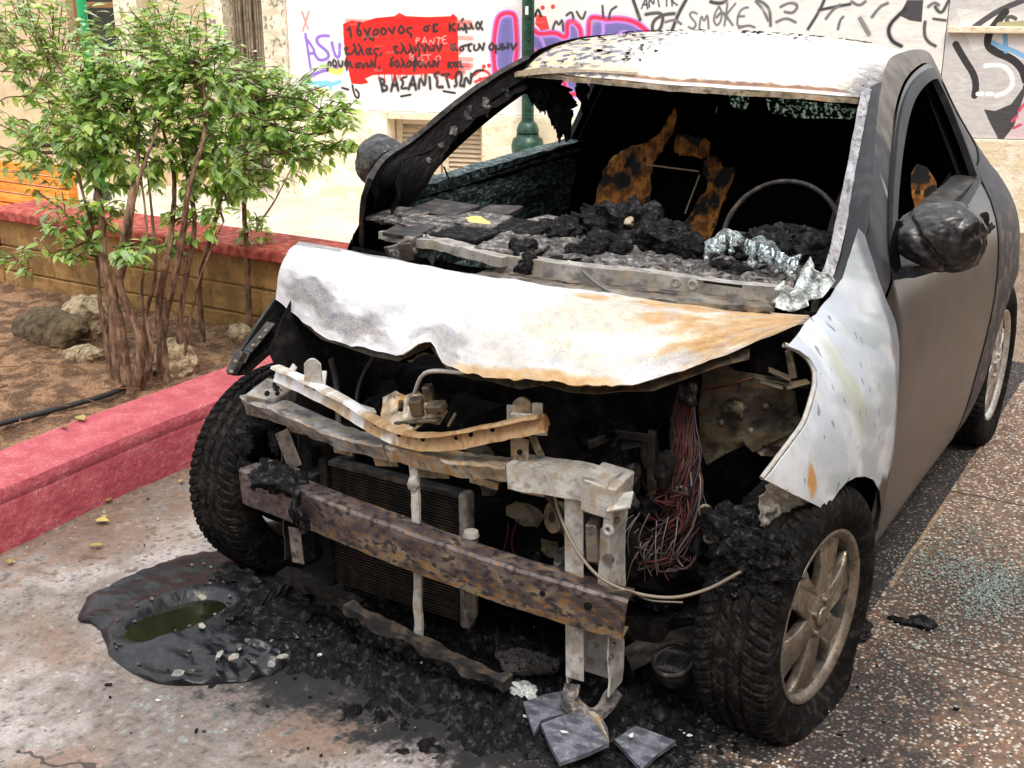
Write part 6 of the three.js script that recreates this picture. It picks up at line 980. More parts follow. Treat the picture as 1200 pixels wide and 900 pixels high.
  mesh('apron_passenger', panel([[0.7, 0.42], [1.22, 0.45], [1.24, 0.7], [1.1, 0.8], [0.75, 0.84]], (z, y) => V(-0.56 - 0.05 * Math.sin(y * 9), y, z), { edge: 0.07, t: 0.003 }), M.soot, g);
}
{ // inner wing, driver side: scorched olive plates round the strut tower
  const g = group('inner_wing', car);
  const fz = (off) => (x, y) => V(x, y, 0.96 - 0.45 * (x - 0.5) + off + 0.012 * fbm(x * 12, y * 12, 2, 3) + 0.15 * Math.max(0, 0.56 - y));
  const pl = (pts, off, m, nm) => mesh(nm, panel(traced(fz(off), [0.5, 0.7], pts), fz(off), { edge: 0.03, t: 0.004 }), m, g);
  pl([[824, 428], [840, 424], [862, 434], [886, 438], [905, 444], [932, 460], [935, 480], [926, 505], [905, 516], [884, 528], [872, 522], [850, 532], [828, 545], [820, 520], [818, 480]], 0, M.olive, 'apron_plate');
  pl([[868, 512], [905, 496], [933, 478], [938, 492], [927, 508], [882, 530]], 0.022, M.olive, 'apron_fold');
  pl([[882, 526], [926, 508], [928, 520], [916, 536], [892, 534]], 0.01, M.tan, 'apron_lip');
  mesh('apron_stay', uvBox(merge([bar(Z(884, 441, 0.97), Z(946, 452, 0.93), 0.03, 0.005), bar(Z(900, 433, 0.97), Z(926, 444, 0.95), 0.03, 0.007), bar(Z(924, 410, 0.93), Z(930, 444, 0.94), 0.016, 0.012, V(0, 0, 1))])), M.olive, g);
  mesh('apron_stay', uvBox(merge([bar(Z(890, 447, 0.985), Z(918, 455, 0.97), 0.02, 0.006), bar(Z(920, 454, 0.97), Z(948, 447, 0.94), 0.03, 0.006)])), M.olive, g);
  for (const [a, b] of [[845, 495], [897, 476], [862, 478], [880, 505]]) { const k = on(fz(0.004), a, b, [0.5, 0.7]), c = fz(0.004)(...k); mesh('rivet', lump(c, V(0.008, 0.008, 0.006), 0.1, 9, 3), M.steel, g); }
  mesh('apron_scrap', lump(Z(861, 480, 0.965), V(0.02, 0.018, 0.012), 0.6, 25, 4, 4), M.olive, g);
  mesh('strut_tower', uvBox(rod(V(0.66, 0.26, 0.93), V(0.62, 0.44, 0.88), 0.05, 0.05, 20)), M.soot, g);
  // suspension: arm, tie rod, drive shaft, drooping fog lamp
  const s = group('front_suspension', car);
  mesh('lower_arm', sweep([Z(735, 772, 1.2), Z(775, 755, 1.15), Z(822, 745, 1.1)], rect(0.06, 0.025), { n: 20, wob: 0.003 }), M.darkmetal, s);
  mesh('tie_rod', uvBox(rod(Z(738, 735, 1.08), Z(830, 728, 1.05), 0.012)), M.soot, s); mesh('drive_shaft', uvBox(rod(V(0.3, 0.3, 1.0), V(0.68, 0.25, 1.0), 0.018)), M.soot, s);
  mesh('knuckle', lump(V(0.66, 0.27, 1.0), V(0.05, 0.1, 0.06), 0.3, 14, 4), M.darkmetal, s);
  mesh('lower_arm', sweep([V(-0.35, 0.2, 1.1), V(-0.5, 0.2, 1.06), V(-0.66, 0.2, 1.0)], rect(0.06, 0.025), { n: 12 }), M.soot, s); mesh('knuckle', lump(V(-0.66, 0.28, 1.0), V(0.05, 0.1, 0.06), 0.3, 14, 4), M.soot, s);
  mesh('subframe', uvBox(merge([box(1.0, 0.06, 0.08, V(0, 0.17, 1.12)), box(0.08, 0.06, 0.4, V(0.4, 0.17, 0.95)), box(0.08, 0.06, 0.4, V(-0.4, 0.17, 0.95))])), M.soot, s);
  const fl = group('fog_lamp', car), c = Z(791, 780, 1.2);
  const lat = (pts) => uvBox(new THREE.LatheGeometry(pts.map(([r, y]) => new THREE.Vector2(r, y)), 30)).rotateX(0.35).rotateZ(0.1).translate(c.x, c.y, c.z);
  mesh('housing', lat([[0, -0.05], [0.02, -0.05], [0.026, -0.028], [0.044, -0.024], [0.048, 0.01], [0.046, 0.016]]), M.darkmetal, fl); mesh('ring', lat([[0.04, 0.012], [0.049, 0.012], [0.05, 0.02], [0.043, 0.022]]), M.darkmetal, fl); mesh('lens', lat([[0, 0.02], [0.02, 0.019], [0.042, 0.015]]), M.char, fl);
}
{ // wiring: a hanging bundle with bared copper, loose ends, one stray cable
  const g = group('wiring', car), q = rng(71);
  const bundle = (n, m, spread, nm) => { const l = []; for (let i = 0; i < n; i++) {
    const a = q() * 6.28, jj = 0, r = spread * Math.sqrt(q()), pts = []; const ctl = [[806, 458, 1.12, 0.4], [800, 490, 1.14, 0.55], [803, 530, 1.16, 0.7], [800, 570, 1.18, 0.95], [800, 605, 1.19, 1.1], [788, 640, 1.2, 1.3]]; const stop = 3 + Math.floor(q() * 3.99);
    ctl.slice(0, stop + 1).forEach(([x, y, z, k], j) => pts.push(Z(x + 24 * (q() - 0.5) * k, y + 20 * (q() - 0.5), z).add(V(Math.cos(a + j * 0.9) * r * k, 0.01 * (q() - 0.5), Math.sin(a + j * 0.9) * r * k))));
    if (q() > 0.4) { const e = pts[pts.length - 1]; pts.push(e.clone().add(V(0.05 * (q() - 0.6), -0.03 + 0.02 * q(), 0.04 * q()))); pts.push(e.clone().add(V(0.08 * (q() - 0.7), -0.05 * q(), 0.06 * q()))); }
    l.push(tube(pts, 0.0013 + 0.0013 * q(), 22, 5)); } tag(mesh(nm, merge(l), m, g), null, null, null, 'stuff'); };
  bundle(70, M.copper, 0.03, 'copper_wires'); bundle(80, M.wireDark, 0.034, 'burnt_wires'); bundle(7, M.wireGrey, 0.03, 'grey_wires');
  const loose = []; for (let i = 0; i < 16; i++) { const a = Z(lerp(742, 800, q()), lerp(600, 640, q()), 1.22), b = a.clone().add(V(0.1 * (q() - 0.75), -0.05 - 0.1 * q(), 0.05 * q())); loose.push(tube([a, a.clone().lerp(b, 0.5).add(V(0.03 * (q() - 0.5), 0.02 * q(), 0.02)), b], 0.0014, 14, 5)); } tag(mesh('loose_wires', merge(loose), M.wireGrey, g), null, null, null, 'stuff');
  const lumpy = [[806, 462, 0.018], [812, 600, 0.02], [760, 600, 0.018], [818, 640, 0.018], [790, 660, 0.02]]; for (const [a, b, r] of lumpy) mesh('burnt_connector', lump(Z(a, b, 1.18), V(r, r * 1.3, r), 0.6, 25, 4, a), M.char, g);
  for (const [a, b] of [[826, 598], [798, 576], [832, 630]]) { const c = Z(a, b, 1.2); mesh('ring_terminal', new THREE.TorusGeometry(0.011, 0.004, 8, 16).rotateY(0.5).translate(c.x, c.y, c.z), M.steel, g); }
  mesh('cross_wire', tube([Z(820, 458, 1.1), Z(850, 452, 1.0), Z(890, 440, 0.95)], 0.003, 16, 5), M.copper, g);
  mesh('stray_cable', tube([[646, 560, 1.34], [655, 600, 1.34], [676, 645, 1.37], [705, 678, 1.38], [745, 695, 1.36], [790, 700, 1.33], [830, 690, 1.3], [868, 670, 1.28]].map((a) => Z(...a)), 0.0036, 70, 6), M.cable, g);
  mesh('stray_cable', tube([[690, 664, 1.36], [715, 690, 1.37], [738, 692, 1.37], [760, 703, 1.34], [800, 706, 1.3]].map((a) => Z(...a)), 0.002, 40, 5), M.cable, g);
}
{ // char crusted on the tyres
  const g = group('tyre_crust', car), q = rng(81);
  for (let i = 0; i < 26; i++) { const px = lerp(846, 925, q()), py = lerp(612, 700, q()) + (px < 870 ? -10 : 0); mesh('char_clod', lump(Z(px, py, 1.245 - 0.1 * Math.max(0, (640 - py) / 60)), V(0.014 + 0.02 * q(), 0.014 + 0.018 * q(), 0.016), 0.7, 34, 4, i * 2.3, 0.8), M.char, g); }
  for (let i = 0; i < 12; i++) mesh('char_clod', lump(Z(lerp(285, 335, q()), lerp(470, 560, q()), 1.255), V(0.012 + 0.018 * q(), 0.02 + 0.02 * q(), 0.012), 0.6, 30, 4, i * 5.1, 0.8), M.char, g);
}
{ // remains of the passenger wing: a dark folded sheet edge with its bracket
  const g = group('front_wing_remains', car); tag(g, 'dark blackened remains of the passenger front wing');
  const a = gridMap([[X(330, 345, -0.72), X(300, 385, -0.745), X(266, 438, -0.755)], [X(352, 352, -0.7), X(318, 388, -0.72), X(277, 440, -0.735)], [X(362, 385, -0.68), X(330, 405, -0.7), X(290, 438, -0.715)]]);
  mesh('sheet', panel(unit, (u, v) => a(u, v), { edge: 0.07, t: 0.003 }), M.soot, g);
  mesh('edge', sweep([X(330, 342, -0.725), X(302, 382, -0.748), X(268, 436, -0.76)], rect(0.01, 0.012), { n: 20 }), M.darkmetal, g);
  mesh('bracket', uvBox(merge([bar(X(318, 378, -0.71), X(290, 412, -0.725), 0.035, 0.005), bar(X(283, 412, -0.735), X(271, 438, -0.74), 0.03, 0.02), bar(X(290, 412, -0.725), X(283, 425, -0.73), 0.03, 0.005)])), M.darkmetal, g);
  for (const [x, y] of [[312, 388], [305, 396], [297, 405], [276, 424], [271, 436]]) { const c = X(x, y, -0.705); mesh('bolt', lump(c, V(0.006, 0.006, 0.006), 0.05, 9, 2), M.steel, g); }
}
// ================================================================== DEBRIS ON THE PAVEMENT
{ // melted bumper skin with a puddle in its hollow
  const t = thing('melted_bumper_skin', 'sagging melted grey-black plastic sheet with a puddle, beside the car front', 'debris', Y(230, 740, 0));
  const o = t.position.clone(), c = Y(225, 715, 0).sub(o), out = [[92, 728], [104, 702], [128, 690], [165, 674], [215, 655], [258, 648], [282, 655], [300, 668], [312, 690], [330, 715], [356, 758], [345, 776], [318, 793], [262, 803], [205, 806], [160, 795], [128, 768], [118, 742]];
  const pts = smooth([...out, out[0]], 4).slice(0, -1).map(([a, b]) => Y(a + 2.2 * noise(a * 0.12, b * 0.12, 2), b + 1.6 * noise(a * 0.12, b * 0.12, 8), 0).sub(o)), ring = new THREE.CatmullRomCurve3(pts, true, 'centripetal');
  const bowl = Y(210, 719, 0.03).sub(o), bx = Y(262, 700, 0.03).sub(Y(156, 738, 0.03)), bl = bx.length() / 2, ca0 = bx.x / (2 * bl), sa0 = bx.z / (2 * bl), map = (u, v) => {
    const e = ring.getPoint(((u % 1) + 1) % 1), p = c.clone().lerp(e, v), dx = p.x - bowl.x, dz = p.z - bowl.z;
    const rr2 = Math.hypot((dx * ca0 + dz * sa0) / bl, (-dx * sa0 + dz * ca0) / 0.075), rimH = Math.exp(-Math.pow((rr2 - 1.35) / 0.4, 2));
    p.y = 0.01 + 0.026 * Math.pow(1 - v, 0.8) + 0.012 * rimH * (1 - 0.5 * v) - 0.034 * (1 - sm(0.6, 1.4, rr2)) + 0.006 * fbm(p.x * 6, 2, p.z * 6, 3) + 0.006 * Math.abs(noise(p.x * 24, 1, p.z * 24)) * sm(0.0, 0.2, p.x) + 0.02 * sm(0.1, 0.24, p.x) * Math.max(0, noise(p.x * 14, 3, p.z * 26)) + 0.006 * Math.exp(-Math.pow((v - 0.95) / 0.05, 2)) * (0.4 + noise(u * 14, 3, 5)) + 0.01 * Math.pow(Math.abs(noise(p.x * 5 + 3, 6, p.z * 9)), 2) - 0.004 * sm(0.95, 1, v);
    return p;
  };
  const nu = 200, nv = 60, pos = [], idx = []; for (let j = 0; j <= nv; j++) for (let i = 0; i < nu; i++) { const p = map(i / nu, 0.004 + 0.996 * j / nv); pos.push(p.x, p.y, p.z); }
  for (let i = 0; i < nu; i++) { const p = map(i / nu, 1); pos.push(p.x, 0.006, p.z); }
  for (let j = 0; j <= nv; j++) for (let i = 0; i < nu; i++) { const a = j * nu + i, b = j * nu + (i + 1) % nu; idx.push(a, b, a + nu, b, b + nu, a + nu); }
  const g = new THREE.BufferGeometry(); g.setAttribute('position', new THREE.Float32BufferAttribute(pos, 3)); g.setIndex(idx); g.computeVertexNormals();
  const skinM = dull({ map: scaled(tex(512, 512, (u, v) => { const a = fbm(u * 6, v * 6, 2, 5), b = fbm(u * 30, v * 30, 4, 4); let k = mix3([0.07, 0.075, 0.088], [0.125, 0.13, 0.15], sm(-0.4, 0.4, a)); k = mix3(k, [0.22, 0.21, 0.205], sm(0.15, 0.55, b) * 0.5); return mix3(k, [0.07, 0.07, 0.08], sm(0.15, 0.5, -b) * 0.6); }), 1.2), roughness: 0.34, specularIntensity: 0.6, bumpMap: grainT, bumpScale: 0.002 });
  mesh('skin', uvBox(g), skinM, t);
  const w = []; for (let i = 0; i < 40; i++) { const a = i / 40 * 6.283, wv = 1 + 0.16 * noise(Math.cos(a) * 1.6, Math.sin(a) * 1.6, 4), x = Math.cos(a) * bl * 1.2 * wv, z = Math.sin(a) * 0.1 * wv; w.push([bowl.x + x * ca0 - z * sa0, bowl.z + x * sa0 + z * ca0]); }
  mesh('puddle', panel(w, (x, z) => V(x, 0.0165, z), { edge: 0.05, t: 0, flip: true }), new THREE.MeshPhysicalMaterial({ color: 0x191a12, roughness: 0.07, side: THREE.DoubleSide }), t);
  { const q2 = rng(98), fl = []; for (let i = 0; i < 90; i++) { const u = q2(), v = Math.sqrt(q2()) * 0.93, p = map(u, v); if (p.x < -0.06 && q2() > 0.25) continue; fl.push(flake(p.add(V(0, 0.002, 0)), 0.004 + 0.014 * q2() * q2(), i + 70, 0.003)); } tag(mesh('ash_grit', merge(fl), M.ashy, t), null, null, null, 'stuff'); }
  const q = rng(97); [[237, 700, 1], [236, 734, 2], [258, 766, 3], [275, 770, 4], [318, 778, 5], [208, 789, 6], [330, 770, 7]].forEach(([a, b, s]) => { const p = Y(a, b, 0.045).sub(o); mesh('glass_chip', flake(p, 0.012 + 0.008 * q(), s * 17, 0.002), M.cowl, t); });
}
{ // heap of ash and melted plastic under and before the car
  const x0 = -0.62, x1 = 0.78, z0 = 0.85, z1 = 1.72, nx = 220, nz = 150, pos = [], idx = [];
  const H = (x, z) => { const d = Math.max(Math.hypot((x - 0.05) / 0.7, (z - 1.24) / 0.39), 0), d2 = Math.hypot((x + 0.32) / 0.3, (z - 1.38) / 0.17), d3 = Math.hypot((x - 0.5) / 0.28, (z - 1.28) / 0.24), n = fbm(x * 7, 1, z * 7, 4); const e = Math.max(1 - sm(0.45, 1.02, d - 0.4 * n), 1 - sm(0.4, 1.05, d2 - 0.4 * n), (1 - sm(0.4, 1.0, d3 - 0.4 * n)) * 0.7); return -0.012 + e * (0.03 + 0.02 * fbm(x * 14, 4, z * 14, 4) + 0.014 * Math.abs(noise(x * 45, 3, z * 45)) + 0.008 * noise(x * 90, 1, z * 90)); };
  for (let j = 0; j <= nz; j++) for (let i = 0; i <= nx; i++) { const x = lerp(x0, x1, i / nx), z = lerp(z0, z1, j / nz); pos.push(x, H(x, z), z); }
  for (let j = 0; j < nz; j++) for (let i = 0; i < nx; i++) { const a = j * (nx + 1) + i; idx.push(a, a + nx + 1, a + 1, a + 1, a + nx + 1, a + nx + 2); }
  const g = new THREE.BufferGeometry(); g.setAttribute('position', new THREE.Float32BufferAttribute(pos, 3)); g.setIndex(idx); g.computeVertexNormals();
  tag(mesh('ash_heap', uvBox(g), M.char), 'black ash and molten residue under the car front', 'ash', null, 'stuff');
  const q = rng(101), fl = [], pale = [];
  for (let i = 0; i < 520; i++) { const x = lerp(-0.75, 1.35, q()), z = lerp(0.4, 1.85, q()), d = Math.hypot((x - 0.15) / 0.8, (z - 1.4) / 0.34); if (q() > Math.exp(-d * 1.0) * 1.5) continue; (q() > 0.16 ? fl : pale).push(flake(V(x, Math.max(0.006, H(x, z) + 0.002), z), 0.004 + 0.016 * q() * q() * q(), i + 900, 0.003)); }
  tag(mesh('char_flakes', merge(fl), M.char), 'small black char flakes strewn around the car front', 'char', null, 'stuff'); tag(mesh('ash_flakes', merge(pale), M.glassShard), 'small pale flakes strewn over the ash', 'flakes', null, 'stuff');
  // melted slats in the heap
  const s = thing('melted_grille', 'crumpled black melted grille lying between bumper skin and radiator', 'debris', Y(300, 705, 0)), so = s.position;
  for (let i = 0; i < 7; i++) { const a = Y(268 + i * 10, 728 - i * 5, 0.05).sub(so), b = Y(300 + i * 10, 690 - i * 3, 0.06).sub(so); mesh('slat', sweep([a, a.clone().lerp(b, 0.5).add(V(0, 0.02 * q(), 0)), b], rect(0.02, 0.008), { n: 12, wob: 0.006 }), M.char, s); }
  mesh('melted_mass', lump(Y(330, 722, 0.02).sub(so), V(0.16, 0.03, 0.1), 0.5, 9, 5, 4, 0.8), M.char, s); mesh('melted_mass', lump(Y(280, 680, 0.03).sub(so), V(0.08, 0.025, 0.05), 0.5, 14, 5, 9, 0.8), M.char, s);
  mesh('pale_scrap', lump(Y(352, 690, 0.03).sub(so), V(0.035, 0.012, 0.025), 0.6, 25, 4, 2), M.olive, s);
  // torn pale foil by the column foot
  const f = thing('metal_foil', 'torn pale foil scrap in the ash beside the column foot', 'debris', Y(610, 790, 0.02)), fo = f.position;
  const fm = gridMap([[Y(580, 766, 0.05), Y(610, 760, 0.075), Y(655, 772, 0.05)], [Y(590, 785, 0.05), Y(615, 780, 0.08), Y(655, 784, 0.055)], [Y(592, 804, 0.02), Y(600, 792, 0.035), Y(650, 790, 0.03)]].map((r) => r.map((p) => p.sub(fo))));
  mesh('sheet', panel(unit, (u, v) => fm(u, v).add(V(0, 0.012 * fbm(u * 5, v * 5, 2, 3), 0)), { edge: 0.06, t: 0.002 }), M.ashy, f);
  mesh('crumple', lump(Y(613, 812, 0.02).sub(fo), V(0.03, 0.012, 0.025), 0.8, 30, 4, 3, 0.5), M.glassShard, f);
}
{ // broken flat plates in front
  const mk = (pts, h, m, label, tilt) => { const c = pts.reduce((a, [x, y]) => a.add(Y(x, y, h)), V(0, 0, 0)).multiplyScalar(1 / pts.length), t = mesh('broken_plate', uvBox(panel(pts.map(([x, y]) => { const p = Y(x, y, h).sub(c); return [p.x, p.z]; }), (x, z) => V(x, tilt[0] * x + tilt[1] * z + 0.0012 * fbm(x * 20, 2, z * 20, 3), z), { edge: 0.03, t: 0.01, flip: true })), m); t.position.copy(c); tag(t, label, 'debris', 'broken flat plates on the ash'); };
  const sl = mat({ map: scaled(steelTex(95, [0.32, 0.33, 0.37], [0.42, 0.43, 0.47], [0.5, 0.5, 0.53], [0.25, 0.25, 0.28]), 3), roughness: 0.6, bumpMap: grainT, bumpScale: 0.001 });
  mk([[613, 822], [640, 812], [668, 805], [688, 826], [664, 836], [634, 845], [626, 862]], 0.042, sl, 'slate-grey broken plate tucked under another plate', [0.02, 0.05]);
  mk([[634, 848], [664, 836], [700, 830], [712, 852], [714, 870], [690, 882], [656, 895], [644, 872]], 0.058, sl, 'largest slate-grey broken plate with a white chip on it', [0, 0.03]);
  mk([[720, 866], [745, 850], [792, 868], [770, 884], [752, 901]], 0.036, sl, 'slate-grey broken plate lying apart near the tyre', [0.01, 0.0]);
  const r = mk([[664, 812], [676, 818], [702, 838], [714, 868], [700, 845], [682, 826]], 0.064, M.tan, 'narrow brown fibrous strip between the two overlapping plates', [0, 0]);
  for (const [x, y, s, h] of [[661, 858, 3, 0.068], [740, 862, 9, 0.046], [800, 858, 12, 0.012], [808, 862, 14, 0.012]]) { const p = Y(x, y, h), o = mesh('pale_chip', flake(V(0, 0, 0), 0.008, s, 0.002), M.glassShard); o.position.copy(p); tag(o, 'small pale chip on the grey plates and ash', 'chip', 'pale chips on the grey plates'); }
}
{ // toughened-glass crumbs right of the car, fallen leaves, char strip
  const q = rng(111), gm = new THREE.MeshPhysicalMaterial({ color: 0xa9b6b1, roughness: 0.2, transmission: 0.6, thickness: 0.005, side: THREE.DoubleSide }), geo = new THREE.IcosahedronGeometry(1, 0);
  const spots = []; for (let i = 0; i < 1700; i++) { const k = q(), [cx, cy, sx, sy] = k < 0.55 ? [1165, 690, 34, 26] : k < 0.8 ? [1100, 665, 45, 22] : k < 0.9 ? [1130, 625, 40, 16] : [1090, 740, 70, 30]; const p = Y(cx + sx * (q() + q() + q() - 1.5) * 1.3, cy + sy * (q() + q() + q() - 1.5) * 1.3, 0.008); spots.push(p); }
  const im = new THREE.InstancedMesh(geo, gm, spots.length), mm = new THREE.Matrix4();
  spots.forEach((p, i) => { const s = 0.0018 + 0.0028 * q(); mm.compose(p, new THREE.Quaternion().setFromEuler(new THREE.Euler(q() * 6, q() * 6, q() * 6)), V(s, s * 0.8, s)); im.setMatrixAt(i, mm); });
  im.name = 'glass_crumbs'; im.castShadow = im.receiveShadow = true; scene.add(im); tag(im, 'greenish crumbs of broken window glass on the pebble pavement', 'glass', null, 'stuff');
  const st = thing('char_strip', 'black charred strip lying on the pebble pavement beside the glass crumbs', 'debris', Y(1080, 735, 0)); mesh('strip', lump(V(0, 0.012, 0), V(0.035, 0.014, 0.02), 0.5, 25, 4, 3, 0.7), M.char, st); mesh('tail', lump(V(-0.055, 0.008, 0.012), V(0.022, 0.008, 0.012), 0.5, 25, 3, 6, 0.7), M.char, st);
  const cl = thing('char_clump', 'black charred clump on the pavement behind the flat front tyre', 'debris', Y(1000, 745, 0)); mesh('clump', lump(V(0, 0.012, 0), V(0.04, 0.02, 0.05), 0.6, 22, 4, 3, 0.7), M.char, cl); mesh('clump', lump(V(-0.03, 0.01, 0.06), V(0.03, 0.014, 0.03), 0.6, 22, 4, 8, 0.7), M.char, cl);
  // yellowed leaves by the kerb
  const lg = new THREE.PlaneGeometry(1, 1, 3, 4), lp = lg.attributes.position; for (let i = 0; i < lp.count; i++) { const y = lp.getY(i) + 0.5, w = Math.sin(Math.PI * Math.pow(y, 0.8)) * 0.85; lp.setXYZ(i, lp.getX(i) * w * 0.7, 0.14 * Math.abs(lp.getX(i)) + 0.08 * Math.sin(y * 3), lp.getY(i)); } lg.computeVertexNormals();
  const cols = [0xa89a58, 0x8b7c46, 0x978750, 0x7a5c38];
  [[120, 611, 0.05, 0], [112, 640, 0.045, 1], [122, 606, 0.03, 2], [128, 586, 0.03, 3], [95, 491, 0.055, 2], [212, 564, 0.03, 1], [75, 500, 0.04, 3], [12, 658, 0.03, 1]].forEach(([x, y, s, c], i) => { const top = y < 520 || x === 75, p = Y(x, y, top ? KH + 0.012 : 0.014); const o = mesh('fallen_leaf', lg, mat({ color: cols[c], roughness: 0.8 })); o.position.copy(p); o.scale.set(s, s, s); o.rotation.set(0.1 * q(), q() * 6, 0.1 * q()); tag(o, top ? 'yellowed fallen leaf on top of the pink kerb' : 'yellowed fallen leaf on the pavement beside the kerb', 'leaf', top ? 'fallen leaves on the kerb' : 'fallen leaves on the pavement'); });
  const gr = []; for (let i = 0; i < 700; i++) { const x = lerp(-1.44, 1.6, q()), z = lerp(-0.6, 2.1, q()); gr.push([x, z]); }
  const gi = new THREE.InstancedMesh(new THREE.IcosahedronGeometry(1, 1), mat({ color: 0xffffff, roughness: 0.9 }), gr.length), cc = new THREE.Color();
  gr.forEach(([x, z], i) => { const s = 0.0018 + 0.004 * q() * q(); mm.compose(V(x, 0.006, z), new THREE.Quaternion().setFromEuler(new THREE.Euler(q() * 6, q() * 6, q() * 6)), V(s * 1.3, s * 0.8, s)); gi.setMatrixAt(i, mm); gi.setColorAt(i, cc.setRGB(...[[0.3, 0.27, 0.24], [0.2, 0.16, 0.13], [0.05, 0.05, 0.05], [0.25, 0.19, 0.14], [0.4, 0.37, 0.33]][Math.floor(q() * 5)])); });
  gi.name = 'grit'; gi.castShadow = gi.receiveShadow = true; scene.add(gi); tag(gi, 'loose grit scattered over the pavement', 'grit', null, 'stuff');
}
// ================================================================== SHRUBS IN THE BED
{
  const bark = mat({ map: scaled(tex(256, 256, (u, v) => { const a = fbm(u * 8, v * 3, 2, 5); return mix3([0.36, 0.26, 0.2], [0.58, 0.46, 0.37], sm(-0.4, 0.4, a)); }), 4), roughness: 0.95, bumpMap: crustT, bumpScale: 0.004 });
  const leafG = (() => { const g = new THREE.PlaneGeometry(1, 1, 2, 4), p = g.attributes.position; for (let i = 0; i < p.count; i++) { const y = p.getY(i) + 0.5, x = p.getX(i) * 2, w = Math.pow(Math.sin(Math.PI * clamp(Math.pow(y, 0.75), 0, 1)), 0.9) * 0.23; p.setXYZ(i, x * w, 0.1 * Math.abs(x) * w * 2.4 - 0.22 * y * y, y); } g.computeVertexNormals(); return g; })();
  const tones = [[0.27, 0.47, 0.07], [0.36, 0.56, 0.09], [0.46, 0.64, 0.12], [0.2, 0.36, 0.08], [0.4, 0.55, 0.26], [0.55, 0.66, 0.17]];
  const leafM = tones.map((t) => new THREE.MeshPhysicalMaterial({ color: new THREE.Color().setRGB(...t), roughness: 0.5, transmission: 0.6, thickness: 0, side: THREE.DoubleSide }));
  const instM = new THREE.MeshPhysicalMaterial({ color: 0xffffff, roughness: 0.5, transmission: 0.6, thickness: 0, side: THREE.DoubleSide });
  function shrub(label, stems, blobs, nLeaf, seed) {
    const q = rng(seed), base = Y(stems[0][0][0], stems[0][0][1], 0.05), s = thing('shrub', label, 'shrub', base, 'shrubs in the planting bed');
    const tips = [];
    // stems: [px, py, depth z] traced, first on the soil
    for (const st of stems) {
      const f = Y(st[0][0], st[0][1], 0.05), pts = st.map(([a, b, dz], i) => (i ? Z(a, b, f.z + (dz ?? 0)) : f).clone().sub(base)), c = new THREE.CatmullRomCurve3(pts, false, 'centripetal'), r0 = (st.r ?? 0.017);
      const g = new THREE.TubeGeometry(c, 30, 1, 8), p = g.attributes.position, cen = []; for (let i = 0; i <= 30; i++) cen.push(c.getPointAt(i / 30));
      for (let i = 0; i < p.count; i++) { const k = Math.floor(i / 9), o = cen[k], v = V(p.getX(i), p.getY(i), p.getZ(i)).sub(o), r = r0 * lerp(1.1, 0.3, k / 30) * (1 + 0.18 * noise(o.x * 20 + v.x, o.y * 20, v.z)); p.setXYZ(i, o.x + v.x * r, o.y + v.y * r, o.z + v.z * r); }
      g.computeVertexNormals(); mesh('stem', uvBox(g), bark, s); for (let k = 8; k <= 30; k += 2) tips.push(cen[k]);
    }
    const leaves = [], tw = [];
    const B = blobs.map(([px, py, z, rx, ry]) => { const c = Z(px, py, z).sub(base), m = Z(px, py, z).distanceTo(CAM.pos) / CAM.f; return { c, rx: rx * m, ry: ry * m, w: rx * ry }; }), tot = B.reduce((a, b) => a + b.w, 0);
    const sprays = Math.round(nLeaf / 9);
    for (let i = 0; i < sprays; i++) {
      let k = q() * tot, b = B[0]; for (const x of B) { if (k < x.w) { b = x; break; } k -= x.w; }
      const a = q() * 6.283, h = q() * 2 - 1, rad = Math.pow(q(), 0.45), e = b.c.clone().add(V(Math.cos(a) * Math.sqrt(1 - h * h) * b.rx * rad, h * b.ry * rad, Math.sin(a) * Math.sqrt(1 - h * h) * b.rx * 0.8 * rad));
      let near = tips[0], nd = 9; for (const t of tips) { const d = t.distanceTo(e) + (t.y > e.y ? 0.4 : 0); if (d < nd) { nd = d; near = t; } }
      const from = e.clone().add(b.c.clone().sub(e).multiplyScalar(0.3).add(near.clone().sub(e).multiplyScalar(0.15))).add(V(0.06 * (q() - 0.5), -0.05 * q(), 0.06 * (q() - 0.5))), wl = from.distanceTo(e), wk = V(q() - 0.5, q() - 0.2, q() - 0.5).multiplyScalar(wl * 0.35);
      tw.push(tube([from, from.clone().lerp(e, 0.5).add(wk), e], 0.0014 + 0.0012 * q(), 5, 4));
      if (i % 9 === 0 && nd < 0.45) tw.push(tube([near, near.clone().lerp(from, 0.35).add(V(0.04 * (q() - 0.5), 0.05 * q(), 0.04 * (q() - 0.5))), near.clone().lerp(from, 0.7).add(V(0.05 * (q() - 0.5), 0.04 * (q() - 0.3), 0.05 * (q() - 0.5))), from], 0.0032 + 0.002 * q(), 9, 5));
      const dir = e.clone().sub(from).add(V(0, -0.02, 0)).normalize(), n = 6 + Math.floor(q() * 7);
      for (let j = 0; j < n; j++) {
        const p = from.clone().lerp(e, 0.25 + 0.8 * j / n).add(V(0.025 * (q() - 0.5), 0.025 * (q() - 0.5), 0.025 * (q() - 0.5)));
        const az = q() * 6.283, d = V(Math.cos(az), -0.35 + 0.5 * (q() - 0.5), Math.sin(az)).multiplyScalar(0.8).add(dir.clone().multiplyScalar(0.5)).normalize(), side = V(0, 1, 0).cross(d).normalize(), up = d.clone().cross(side).applyAxisAngle(d, (q() - 0.5) * 1.1);
        const sz = 0.024 + 0.042 * Math.pow(q(), 1.3), m = new THREE.Matrix4().makeBasis(up.clone().cross(d).normalize().multiplyScalar(sz), up.clone().multiplyScalar(sz), d.clone().multiplyScalar(sz)).setPosition(p);
        leaves.push([m, Math.floor(Math.pow(q(), 1.1) * 6), sz / p.clone().add(base).distanceTo(CAM.pos)]);
      }
    }
    mesh('branches', merge(tw), bark, s);
    leaves.sort((a, b) => b[2] - a[2]);
